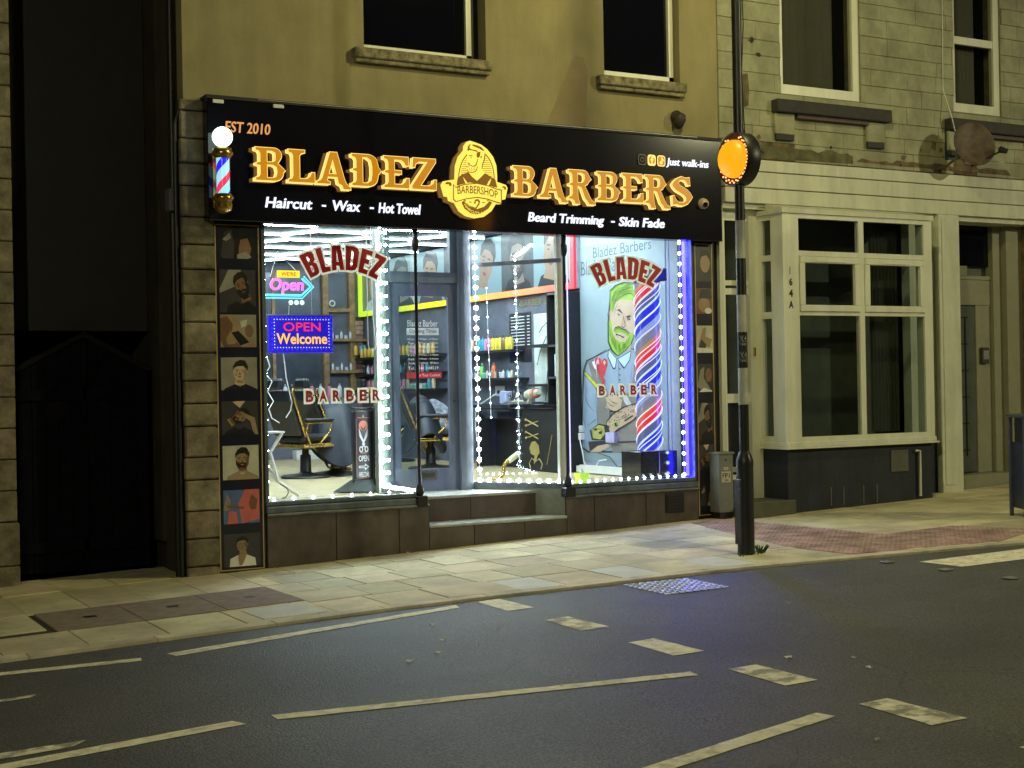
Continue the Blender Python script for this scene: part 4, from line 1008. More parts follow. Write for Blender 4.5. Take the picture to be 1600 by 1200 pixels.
def portrait(mb, fr, a0, a1, b0, b1, kind, d0=.0, flip=False):
    """small printed portrait, built from flat coloured shapes; unit square scaled into the print"""
    k = [0]
    def S_(pts, c):
        k[0] += 1
        q = []
        for x, y in pts:
            x = min(max(x, 0), 1); y = min(max(y, 0), 1)
            if flip: x = 1 - x
            q.append((a0 + x * (a1 - a0), b0 + y * (b1 - b0)))
        poly(mb, fr, q, PI[c] if isinstance(c, str) else c, d0 + .0003 * k[0])
    sq = [(0, 0), (1, 0), (1, 1), (0, 1)]
    def face(cx, cy, s, skin, hair, beard, rot=0.0, tq=0.0, collar='black', style=0):
        def T(pts): return [(cx + s * (x * math.cos(rot) - y * math.sin(rot)), cy + s * (x * math.sin(rot) + y * math.cos(rot))) for x, y in pts]
        S_(T([(-.18, -.30), (.20, -.30), (.26, -.62), (-.22, -.62)]), skin)
        S_([(cx - s * .75, 0), (cx - s * .70, cy - s * .78), (cx - s * .24, cy - s * .56), (cx, cy - s * .70), (cx + s * .26, cy - s * .56), (cx + s * .74, cy - s * .80), (cx + s * .80, 0)], collar)
        S_(T(ellipse(0, .05, .31, .44, 22)), skin)
        S_(T([(.25, -.02), (.36, .06), (.35, .16), (.27, .12)]), skin)
        sh = skin
        S_(T([(-.32, .12), (-.34, .34), (-.22, .54), (.02, .62), (.26, .56), (.37, .34), (.33, .10), (.27, .26), (.12, .36), (-.12, .34), (-.26, .26)]), hair)
        if style == 1: S_(T([(-.29, .36), (-.24, .54), (-.02, .68), (.22, .64), (.34, .36)]), hair)
        if beard:
            S_(T([(-.31, .02), (-.30, -.20), (-.18, -.42), (0, -.50), (.18, -.42), (.30, -.20), (.32, .06), (.24, -.08), (.12, -.12), (.02, -.08), (-.10, -.12), (-.22, -.08)]), hair)
            S_(T([(-.10, -.20), (.0, -.17), (.10, -.20), (0, -.25)]), 'red' if skin != 'dk' else 'brown')
        else: S_(T([(-.11, -.19), (.0, -.16), (.10, -.19), (0, -.24)]), 'brown')
        shade = {'tan': 'brown', 'dk': 'black', 'pl': 'tan'}.get(skin, 'brown')
        S_(T([(.16, .34), (.30, .22), (.31, -.05), (.24, -.28), (.14, -.38), (.20, -.15), (.17, .05), (.22, .18)]), shade)
        S_(T([(-.16, -.36), (.16, -.38), (.20, -.50), (-.10, -.52)]), shade)
        S_(T([(-.22, -.02), (-.10, -.10), (-.13, -.16), (-.24, -.12)]), shade)
        for ex in (-.14, .12):
            S_(T([(ex - .08, .13), (ex + .07, .14), (ex + .06, .17), (ex - .07, .165)]), hair)
            S_(T([(ex - .05, .06), (ex, .085), (ex + .05, .06), (ex, .04)]), hair)
        S_(T([(-.015, .06), (.05, -.08), (.0, -.105), (-.05, -.085)]), 'brown')
        return T
    if kind == 0:
        S_(sq, 'black'); S_([(.05, .1), (.15, .75), (.35, .85), (.42, .4), (.40, 0), (.1, 0)], 'dark'); S_([(.1, .55), (.3, .75), (.35, .6), (.2, .5)], 'grey')
        S_([(.55, .3), (.6, .55), (.8, .6), (.9, .3), (.85, .1), (.55, .1)], 'dk'); S_([(.5, .12), (.75, .22), (.9, .05), (.8, 0), (.5, 0)], 'grey')
    elif kind == 1:
        S_(sq, 'dark'); S_([(0, .55), (.25, 1), (.6, 1), (.45, .62), (0, .45)], 'grey'); face(.62, .60, .58, 'dk', 'hair', True, .35, collar='black', style=0)
    elif kind == 2:
        S_(sq, 'tan'); S_([(.45, 1), (1, 1), (1, .2), (.7, .3), (.55, .6)], 'grey'); S_([(0, .2), (0, .9), (.2, .95), (.35, .7), (.3, .3), (.6, 0), (.1, 0)], 'brown'); S_([(.15, .25), (.28, .5), (.5, .35), (.4, .1), (.2, .08)], 'tan'); S_([(.3, .45), (.5, .5), (.8, .15), (.55, .05)], 'black'); S_(ellipse(.8, .5, .12, .2, 14), 'dk'); S_([(.55, .8), (.75, .85), (.72, .65), (.58, .6)], 'pale')
    elif kind == 3:
        S_(sq, 'grey'); face(.52, .52, .60, 'pl', 'hair', False, -.06, collar='black', style=1)
    elif kind == 4:
        S_(sq, 'dark'); S_([(.35, 1), (.5, .8), (.7, .98), (.6, 1)], 'pl'); face(.52, .52, .52, 'tan', 'hair', True, 1.0, collar='black'); S_([(0, .0), (.1, .5), (.4, .65), (.42, .55), (.22, .4), (.15, .1), (.08, 0)], 'tan')
    elif kind == 5:
        S_(sq, 'pale'); face(.54, .56, .58, 'tan', 'hair', True, .0, collar='tan', style=1)
    elif kind == 6:
        S_(sq, 'blue'); S_([(0, .4), (.1, .9), (.2, .7), (.15, .4)], 'tan'); S_([(.5, 0), (.42, .6), (.6, 1), (1, 1), (1, .1)], 'red'); S_([(.7, .6), (.78, .85), (.95, .7), (.9, .4), (.75, .4)], 'brown'); S_([(.1, .5), (.55, .42), (.55, .5), (.1, .56)], 'brown'); S_([(.1, 0), (.15, .4), (.35, .35), (.4, 0)], 'red')
    elif kind == 7:
        S_(sq, 'dark'); face(.50, .62, .48, 'tan', 'hair', False, .05, collar='white'); S_([(.38, .30), (.45, .46), (.58, .50), (.62, .35), (.50, .05), (.42, .02)], 'tan')
    elif kind == 8:
        S_(sq, 'dark'); S_(ellipse(.6, .55, .30, .28, 18), 'tan'); S_([(.25, .6), (.35, .95), (.8, .95), (.95, .6), (.7, .8), (.4, .75)], 'hair')
    elif kind == 9:
        S_(sq, 'brown'); S_(ellipse(.5, .35, .35, .3, 16), 'tan'); S_([(.2, .6), (.3, .95), (.9, 1), (1, .6)], 'dark'); S_(ellipse(.75, .12, .22, .12, 12), 'white')
    elif kind == 10:
        S_(sq, 'pale'); S_([(.1, .3), (.4, .9), (.6, .95), (.55, .6), (.95, .5), (.8, .2)], 'tan'); S_([(.1, .2), (.3, .5), (.6, .3), (.5, .1)], 'dark'); S_([(0, 0), (1, 0), (1, .15), (0, .2)], 'white')
    elif kind == 11:
        S_(sq, 'dark'); S_([(.0, .2), (.2, .8), (.45, .9), (.4, .5), (.8, .1), (.4, .0)], 'grey'); S_(ellipse(.7, .6, .2, .25, 14), 'dk'); S_([(.1, 0), (.4, .15), (.9, .05), (.9, 0)], 'white')
def poster_strip(name, lab, x0, x1, z0, z1, pics, px0, px1, kinds):
    t = thing(name, lab, 'poster panel', (x0, -.03, z0))
    MB().box(x0, x1, -.028, -.002, z0, z1).build('backing_panel', mat('black_poster_panel', (.010, .012, .03), .3), t)
    b = MB(); w = .011; m_ = .018
    A, B, Cz, D = x0 + m_, x1 - m_, z0 + m_, z1 - m_
    b.box(A, A + w, -.032, -.0285, Cz, D).box(B - w, B, -.032, -.0285, Cz, D).box(A + w, B - w, -.032, -.0285, Cz, Cz + w).box(A + w, B - w, -.032, -.0285, D - w, D)
    b.build('gold_border', M_goldtrim, t)
    for (c, d), k in zip(pics, kinds):
        mb = MB(); portrait(mb, FX(-.0285), px0, px1, c, d, k, .0005, k in (4,)); mb.build('portrait_print', PL, t)
poster_strip('poster_strip', 'tall black panel of eight haircut portraits left of the shop window', -.530, -.045, -.165, 3.262,
    [(2.91, 3.25), (2.38, 2.80), (2.04, 2.36), (1.62, 1.94), (1.18, 1.51), (.74, 1.075), (.31, .64), (-.11, .21)], -.470, -.105, (0, 1, 2, 3, 4, 5, 6, 7))
poster_strip('poster_strip', 'tall narrow black panel of haircut portraits right of the shop window', 5.235, 5.525, .03, 3.262,
    [(2.80, 3.19), (2.42, 2.72), (1.96, 2.28), (1.50, 1.83), (.93, 1.37), (.55, .88), (.16, .45)], 5.262, 5.498, (8, 9, 10, 11, 1, 4, 0))
# ================================================================== lettering stuck on the shop windows
G1 = FX(.034)
M_sred = vinyl('dark_red_vinyl', (.42, .008, .016), .15)
M_sout = vinyl('pale_vinyl_outline', (.80, .76, .62), .45)
IMP = {  # heavy condensed capitals
 'B': (.62, [[(0, 0), (0, 1), (.38, 1), (.54, .94), (.58, .80), (.56, .60), (.46, .53), (.58, .44), (.60, .18), (.54, .04), (.40, 0)], [(.24, .60), (.24, .84), (.32, .83), (.34, .72), (.32, .61)], [(.24, .16), (.24, .44), (.33, .43), (.35, .30), (.33, .17)]]),
 'L': (.48, [[(0, 0), (0, 1), (.25, 1), (.25, .20), (.48, .20), (.48, 0)]]),
 'A': (.64, [[(-.02, 0), (.13, 1), (.50, 1), (.66, 0), (.41, 0), (.39, .18), (.25, .18), (.23, 0)], [(.27, .34), (.37, .34), (.32, .78)]]),
 'D': (.60, [[(0, 0), (0, 1), (.34, 1), (.52, .94), (.60, .80), (.60, .18), (.52, .05), (.34, 0)], [(.25, .18), (.25, .82), (.33, .80), (.35, .70), (.35, .28), (.33, .20)]]),
 'E': (.50, [[(0, 0), (0, 1), (.48, 1), (.48, .80), (.25, .80), (.25, .62), (.44, .62), (.44, .42), (.25, .42), (.25, .20), (.50, .20), (.50, 0)]]),
 'Z': (.52, [[(0, 0), (0, .18), (.24, .80), (.02, .80), (.02, 1), (.52, 1), (.52, .84), (.28, .20), (.52, .20), (.52, 0)]]),
}
def arch_word(x0, x1, zt, h, lab):
    word = 'BLADEZ'
    adv = [IMP[c][0] + .085 for c in word]; tot = sum(adv) - .085
    wd = x1 - x0; sx = wd * .97 / tot
    cx = (x0 + x1) / 2; Rr = 1.02
    def W_(v):
        a_ = (v.x - cx) / Rr
        r_ = Rr - h + v.y
        return Vector((cx + r_ * math.sin(a_) * 1.0 + 0, zt - Rr + r_ * math.cos(a_), 0))
    x = x0 + wd * .015
    t = thing('window_sticker', lab, 'window sticker', (cx, .034, zt - h))
    for c, a in zip(word, adv):
        for mbx, off, d, nm, mt in ((MB(), .075, .001, 'pale_outline', M_sout), (MB(), -.004, .003, 'red_letter', M_sred)):
            vs, fs = shape2d(IMP[c][1], off)
            mbx.add([G1.P(*W_(Vector((x + v.x * sx, v.y * h, 0)))[:2], d + .0002 * (word.index(c) % 2)) for v in vs], fs, 0); mbx.build(nm, mt, t)
        x += a * sx
arch_word(.34, 1.38, 3.085, .255, 'arched red BLADEZ lettering on the left shop window')
arch_word(3.80, 4.86, 3.065, .255, 'arched red BLADEZ lettering on the right shop window')
def low_word(x0, x1, z0, z1, lab):
    t = thing('window_sticker', lab, 'window sticker', ((x0 + x1) / 2, .034, z0))
    n_ = 6; st = (x1 - x0) / n_; w = st * .56
    for k, c in enumerate('BARBER'):
        x = x0 + k * st + (st - w) / 2; a = MB(); b = MB()
        put_text(b, G1, c, x, x + w, z0, z1, 0, .035, 0, .003)
        p = .022
        put_text(a, G1, c, x - p, x + w + p, z0 - p, z1 + p, 0, .16, 0, .001 + .0002 * (k % 2)); a.build('pale_outline', M_sout, t); b.build('red_letter', M_sred, t)
low_word(.39, 1.27, 1.485, 1.60, 'small spaced red BARBER lettering low on the left window')
t = low_word(3.90, 4.76, 1.485, 1.595, 'small spaced dark BARBER lettering low on the right window')
# opening times on the door pane
GD = Frame((0, .9935, 0), (1, 0, 0), (0, 0, 1))
t = thing('opening_times_sticker', 'white opening times lettering on the shop door glass', 'door sticker', (2.18, .9935, 1.9))
M_vin = mat('white_vinyl', (.70, .74, .76), .5, var=.02)
mb = MB(); put_text(mb, GD, 'Bladez Barber', 2.01, 2.39, 2.30, 2.375, 0, .012, 0, .001); put_text(mb, GD, 'Opening Times', 2.03, 2.37, 2.215, 2.275, 1, .005, 0, .003)
rect(mb, GD, 2.00, 2.40, 2.205, 2.285, 0, .001)
for k, (dn, tm) in enumerate((('Mon', '9:00am - 6:00pm'), ('Tue', '9:00am - 6:00pm'), ('Wed', '9:00am - 6:00pm'), ('Thu', '9:00am - 6:00pm'), ('Fri', '9:00am - 6:00pm'), ('Sat', '9:00am - 5:00pm'), ('Sun', '10:00am - 4:00pm'))):
    zb = 2.145 - k * .045
    put_text(mb, GD, dn, 2.01, 2.09, zb, zb + .028, 0, .01, 0, .001, res=1); put_text(mb, GD, tm, 2.14, 2.39, zb, zb + .028, 0, .01, 0, .001, res=1)
put_text(mb, GD, 'Tel: 7448 148519', 2.01, 2.39, 1.815, 1.85, 0, .01, 0, .001, res=1)
mb.build('lettering', (M_vin, M_door), t)
t = thing('notice_strip', 'red strip notice reading For Your Comfort on the door glass', 'notice', (2.22, .9935, 1.73))
mb = MB(); rect(mb, GD, 1.99, 2.43, 1.715, 1.785, 0, .001); put_text(mb, GD, 'For Your Comfort', 2.12, 2.41, 1.735, 1.768, 1, .01, 0, .002, res=1)
mb.build('strip', (mat('red_notice', (.5, .02, .03), .5), M_vin), t)
# ================================================================== LED strings round the panes
bulb_me = MB().ball((0, 0, 0), .021, 8).build('led_bulb', E_bulb); bme = bulb_me.data; bme2 = bme.copy(); bme2.materials[0] = E_bulb2; bpy.data.objects.remove(bulb_me)
def led_string(lab, pts, step, r=.021, cable=True, dim=False):
    t = thing('led_string', lab, 'LED string light', pts[0], group=None)
    for a, b_ in zip(pts, pts[1:]):
        a = Vector(a); b_ = Vector(b_); n_ = max(1, round((b_ - a).length / step))
        for k in range(n_ + (1 if b_ == Vector(pts[-1]) else 0)):
            p = a.lerp(b_, k / n_)
            inst('bulb', bme2 if dim else bme, t, p + Vector((random.uniform(-.001, .001), 0, random.uniform(-.002, .002))), (r / .021,) * 3)
    MB().tube(pts, .0025, 4).build('wire', M_white, t)
led_string('white LED bulb string up the inner post of the left window return', [(1.622, .84, 3.33), (1.628, .84, .54)], .140)
led_string('white LED bulb string along the foot of the left return pane', [(1.632, .86, .525), (1.625, .12, .525)], .085, .018)
led_string('white LED bulb string round the angled pane right of the door', [(2.845, .93, 3.33), (2.86, .93, .54), (3.44, .12, .535)], .118, .023)
led_string('white LED bulb string up the right edge of the right window', [(5.11, .075, 3.38), (5.125, .075, .535)], .125, .020, dim=True)
led_string('white LED bulb string along the foot of the right window', [(5.10, .07, .525), (3.58, .07, .525)], .11, .016, dim=True)
led_string('white LED bulb string along the top of the right window', [(4.55, .06, 3.37), (3.60, .06, 3.385)], .07, .022)
led_string('white LED bulb string along the top of the left window', [(.06, .06, 3.37), (1.55, .06, 3.385)], .07, .026)
led_string('white LED bulb string up the far left edge of the left window', [(.018, .07, 3.34), (.022, .07, .54)], .16, .013)
led_string('white LED bulb string along the foot of the left window', [(.08, .07, .522), (1.55, .07, .522)], .22, .011)
led_string('faint bulb row standing in for the LED reflection in the angled pane', [(3.20, .62, 3.05), (3.22, .62, .75)], .155, .008)  # small bulbs added in place of a reflection in the glass
led_string('faintest bulb row standing in for an LED reflection by the door jamb', [(3.02, .98, 2.75), (3.05, .98, 1.25)], .16, .005)  # thinner bulb row added for the weaker reflection beside the jamb
MB().box(.003, .016, .045, .055, .52, 3.38).build('tmp', E_tube2); o = COL.objects['tmp']; o.name = 'led_strip'; tag(o, 'thin white LED strip down the left edge of the left window', 'LED strip')
o = MB().box(5.165, 5.18, .05, .10, .52, 3.30).build('led_strip', E_blue); tag(o, 'deep blue LED strip inside the right edge of the right window', 'LED strip')
o = MB().box(3.545, 3.556, .05, .06, .54, 3.36).build('led_strip', E_lilac); tag(o, 'thin lilac LED strip beside the right cast iron column', 'LED strip')
# ================================================================== neon Open sign and LED welcome board
t = thing('neon_sign', 'pink neon Open sign with cyan arrow and yellow bar in the left window', 'neon sign', (.33, .2, 2.57))
N_ = FX(.2)
mb = MB(); put_text(mb, N_, 'Open', .115, .475, 2.585, 2.745, 0, .015, .12, .02, .015); mb.build('open_word', E_pink, t)
MB().tube([(.03, .2, 2.575), (.46, .2, 2.575), (.56, .2, 2.665), (.47, .2, 2.745)], .012, 6).tube([(.03, .205, 2.545), (.47, .205, 2.545), (.595, .205, 2.665), (.49, .205, 2.77)], .007, 6).build('arrow', E_cyan, t)
mb = MB(); slab(mb, N_, .20, .44, 2.755, 2.825, .0, .012); mb.build('yellow_bar', E_yell, t)
mb = MB(); put_text(mb, N_, "WE'RE", .24, .40, 2.77, 2.81, 0, .02, 0, .014); mb.build('bar_word', E_red, t)
MB().tube([(.13, .2, 2.76), (.22, .22, 3.02), (.40, .2, 2.83)], .004, 4).build('hanging_cord', M_white, t)
for k in range(3): MB().lathe([(.018, 0), (.026, .012), (.018, .024)], (.34 + k * .06, .2, 2.50), 10, axis=(0, -1, 0)).build('lamp', E_word, t)
t = thing('led_board', 'blue LED board reading OPEN Welcome hung in the left window', 'LED sign', (.42, .15, 1.98))
MB().box(.075, .770, .135, .165, 1.985, 2.365, 0, .006).build('board', E_bluep, t)
MB().box(.070, .775, .130, .17, 2.366, 2.376).build('top_edge', M_steel, t)
FB = FX(.134)
mb = MB(); put_text(mb, FB, 'OPEN', .235, .635, 2.205, 2.295, 0, .008, 0, .002); mb.build('open_word', E_red, t)
mb = MB(); put_text(mb, FB, 'Welcome', .16, .705, 2.075, 2.185, 0, .022, 0, .002); mb.build('welcome_word', E_ledy, t)
mb = MB()
def dots(fr, a, b_, c, d, n1, n2, r):
    P = [(a + (b_ - a) * k / n1, c) for k in range(n1)] + [(b_, c + (d - c) * k / n2) for k in range(n2)] + [(b_ - (b_ - a) * k / n1, d) for k in range(n1)] + [(a, d - (d - c) * k / n2) for k in range(n2)]
    for p in P: poly(mb, fr, ellipse(p[0], p[1], r, r, 6), 0, .002)
dots(FB, .14, .725, 2.040, 2.325, 19, 9, .0062)
mb.build('border_light', E_word, t)
mb = MB()
dots(FB, .115, .745, 2.02, 2.345, 12, 6, .003); mb.build('outer_border_light', E_blue, t)
MB().tube([(.30, .15, 2.376), (.31, .15, 2.50)], .004, 5).tube([(.55, .15, 2.376), (.55, .15, 3.4)], .002, 4).build('hanging_cord', M_white, t)
# twisted white cords hanging below
for lab, pts in (('twisted white cord dangling at the left edge under the LED board', [(.07, .2, 1.98), (.11, .2, 1.85), (.06, .2, 1.78), (.13, .2, 1.70), (.08, .2, 1.6), (.14, .2, 1.5), (.09, .2, 1.42), (.12, .2, 1.33), (.2, .2, 1.28)]),
                 ('pale chain of short links hanging below the LED board', [(.255, .2, 1.98), (.27, .2, 1.85), (.28, .2, 1.74), (.31, .2, 1.6), (.34, .2, 1.48), (.32, .2, 1.40), (.27, .2, 1.33)])):
    tag(MB().tube(pts, .006, 5).build('hanging_cord', M_white), lab, 'cord')
for lab, x0, y0 in (('looped white blind cord behind the left window near its inner post', 1.36, .6), ('second looped white blind cord seen through the left return pane', 1.86, 1.5)):
    tag(MB().tube([(x0, y0, 3.4), (x0, y0, 2.08), (x0 + .02, y0, 2.03), (x0 + .05, y0, 2.02), (x0 + .08, y0, 2.04), (x0 + .09, y0, 2.10), (x0 + .06, y0, 2.4), (x0 + .05, y0, 3.4)], .0045, 5).build('blind_cord', M_white), lab, 'cord')
# ================================================================== ceiling: hexagon LED tubes
def tube_mesh(m, w):
    o = MB().box(-.5, .5, -w, w, -.012, .012).build('tmp_tube', m); me = o.data; bpy.data.objects.remove(o); return me
tme = tube_mesh(E_tube, .018); tme2 = tube_mesh(E_tube2, .015)
hexl = thing('hexagon_ceiling_light', 'honeycomb of white LED tubes covering the shop ceiling', 'ceiling light', (2.4, 5.5, 3.82))
a_ = .66; seen = set(); cnt = 0
for i in range(-1, 7):
    for j in range(0, 10):
        cx = -.1 + i * 1.5 * a_; cy = 1.6 + (j + .5 * (i % 2)) * math.sqrt(3) * a_
        for k in range(6):
            p = Vector((cx + a_ * math.cos(R(60 * k)), cy + a_ * math.sin(R(60 * k)))); q = Vector((cx + a_ * math.cos(R(60 * k + 60)), cy + a_ * math.sin(R(60 * k + 60))))
            mm = (p + q) / 2; key = (round(mm.x, 2), round(mm.y, 2))
            if key in seen or not (-.2 < mm.x < 5.1 and 1.3 < mm.y < 9.7): continue
            seen.add(key); cnt += 1
            d = q - p
            inst('led_tube', tme if mm.y < 4.5 else tme2, hexl, (mm.x, mm.y, 3.815), (a_ * .93, 1, 1), (0, 0, math.atan2(d.y, d.x)))
# ================================================================== right wall: rainbow edged portrait lightbox
XW = 5.299
RW = Frame((XW, 0, 0), (0, -1, 0), (0, 0, 1))      # a = -y, b = z
def rainbow():
    m = bpy.data.materials.new('rainbow_edge'); m.use_nodes = True
    nt = m.node_tree; n = nt.nodes; L = nt.links; b = n['Principled BSDF']
    tc = n.new('ShaderNodeTexCoord'); sp = n.new('ShaderNodeSeparateXYZ'); L.new(tc.outputs['Object'], sp.inputs[0])
    mr = n.new('ShaderNodeMapRange'); mr.inputs[1].default_value = -7.6; mr.inputs[2].default_value = 0.2
    L.new(sp.outputs['Y'], mr.inputs[0])
    rp = n.new('ShaderNodeValToRGB'); e = rp.color_ramp.elements
    mr.inputs[1].default_value = 0; mr.inputs[2].default_value = 7.6
    cols = [(0, (.95, .03, .05)), (.12, (1, .16, .08)), (.30, (1, .28, .06)), (.42, (1, .45, .02)), (.55, (.95, .75, .02)), (.8, (.78, .88, .02)), (1, (.55, .95, .03))]
    while len(e) < len(cols): e.new(.5)
    for q, (p, c) in zip(e, cols): q.position = p; q.color = (*c, 1)
    L.new(mr.outputs[0], rp.inputs[0]); L.new(rp.outputs[0], b.inputs['Base Color']); L.new(rp.outputs[0], b.inputs['Emission Color'])
    b.inputs['Emission Strength'].default_value = .75
    return m
RB = rainbow()
t = thing('portrait_lightbox', 'long lit wall panel of large faces with a rainbow coloured edge', 'lightbox', (XW, 2.58, 2.9))
MB().box(XW - .06, XW, 2.58, 9.95, 2.905, 3.82).build('box_body', mat('lightbox_side', (.3, .4, .45), .5), t)
FRM = MB().box(XW - .10, XW - .061, 2.58, 9.95, 2.90, 2.985).box(XW - .10, XW - .061, 2.58, 2.68, 2.985, 3.82).box(XW - .10, XW - .061, 9.85, 9.95, 2.985, 3.82)
o = FRM.build('rainbow_frame', RB, t)
RF = Frame((XW - .061, 0, 0), (0, -1, 0), (0, 0, 1))
ys = [9.84, 8.7, 7.6, 6.55, 5.60, 4.66, 3.72, 2.69]
EP = {k: glow('lightbox_' + k, c, s_ * 1.1, base=[v * .12 for v in c], rough=.3) for k, c, s_ in (('sky', (.36, .60, .70), .62), ('pale', (.55, .72, .76), .62), ('grey', (.10, .13, .16), .5), ('skin', (.60, .42, .28), .55), ('skin2', (.44, .36, .32), .55), ('lip', (.42, .10, .08), .5), ('hair', (.05, .05, .06), .5), ('dark', (.03, .035, .05), .5), ('green', (.22, .30, .18), .5))}
EK = list(EP); EM = list(EP.values())
for k, (a, b_) in enumerate(zip(ys, ys[1:])):
    a0, a1 = -a, -b_ ; w = a1 - a0
    mb = MB(); q = [0]
    def S2(pts, c):
        q[0] += 1
        poly(mb, RF, [(a0 + min(max(x, 0), 1) * w, 2.986 + min(max(y, 0), 1) * .83) for x, y in pts], EK.index(c), .0006 * q[0])
    S2([(0, 0), (1, 0), (1, 1), (0, 1)], ('green', 'pale', 'sky', 'grey', 'sky', 'grey', 'sky')[k])
    rot = (.0, .2, -.15, .1, -.35, .15, -.2)[k]; cx, cy = .5, .55; s_ = .9
    def T2(pts): return [(cx + s_ * (x * math.cos(rot) - y * math.sin(rot)) * .9, cy + s_ * (x * math.sin(rot) + y * math.cos(rot))) for x, y in pts]
    S2([(.1, 0), (.2, .18), (.42, .25), (.62, .22), (.85, .14), (.95, 0)], ('pale', 'dark', 'grey', 'pale', 'sky', 'dark', 'dark')[k])
    sk = 'skin' if k % 2 == 0 else 'skin2'
    S2(T2([(-.14, -.25), (.16, -.25), (.2, -.5), (-.2, -.5)]), sk)
    S2(T2(ellipse(0, 0, .27, .40, 22)), sk)
    S2(T2([(-.28, .08), (-.32, .30), (-.18, .46), (.04, .52), (.24, .46), (.34, .26), (.29, .02), (.24, .20), (.08, .28), (-.14, .27)]), 'hair')
    for ex in (-.12, .10):
        S2(T2([(ex - .07, .10), (ex + .06, .11), (ex + .05, .135), (ex - .06, .13)]), 'hair'); S2(T2([(ex - .045, .04), (ex, .06), (ex + .045, .04), (ex, .02)]), 'hair')
    S2(T2([(-.01, .05), (.05, -.09), (.0, -.12), (-.04, -.10)]), 'lip' if k == 5 else 'skin2' if sk == 'skin' else 'skin')
    S2(T2([(-.09, -.20), (.0, -.17), (.09, -.20), (0, -.25)]), 'lip')
    if k in (1, 3, 5): S2(T2([(-.26, -.05), (-.22, -.30), (0, -.42), (.22, -.30), (.27, -.02), (.15, -.14), (0, -.27), (-.15, -.14)]), 'hair')
    mb.build('portrait_panel', EM, t)
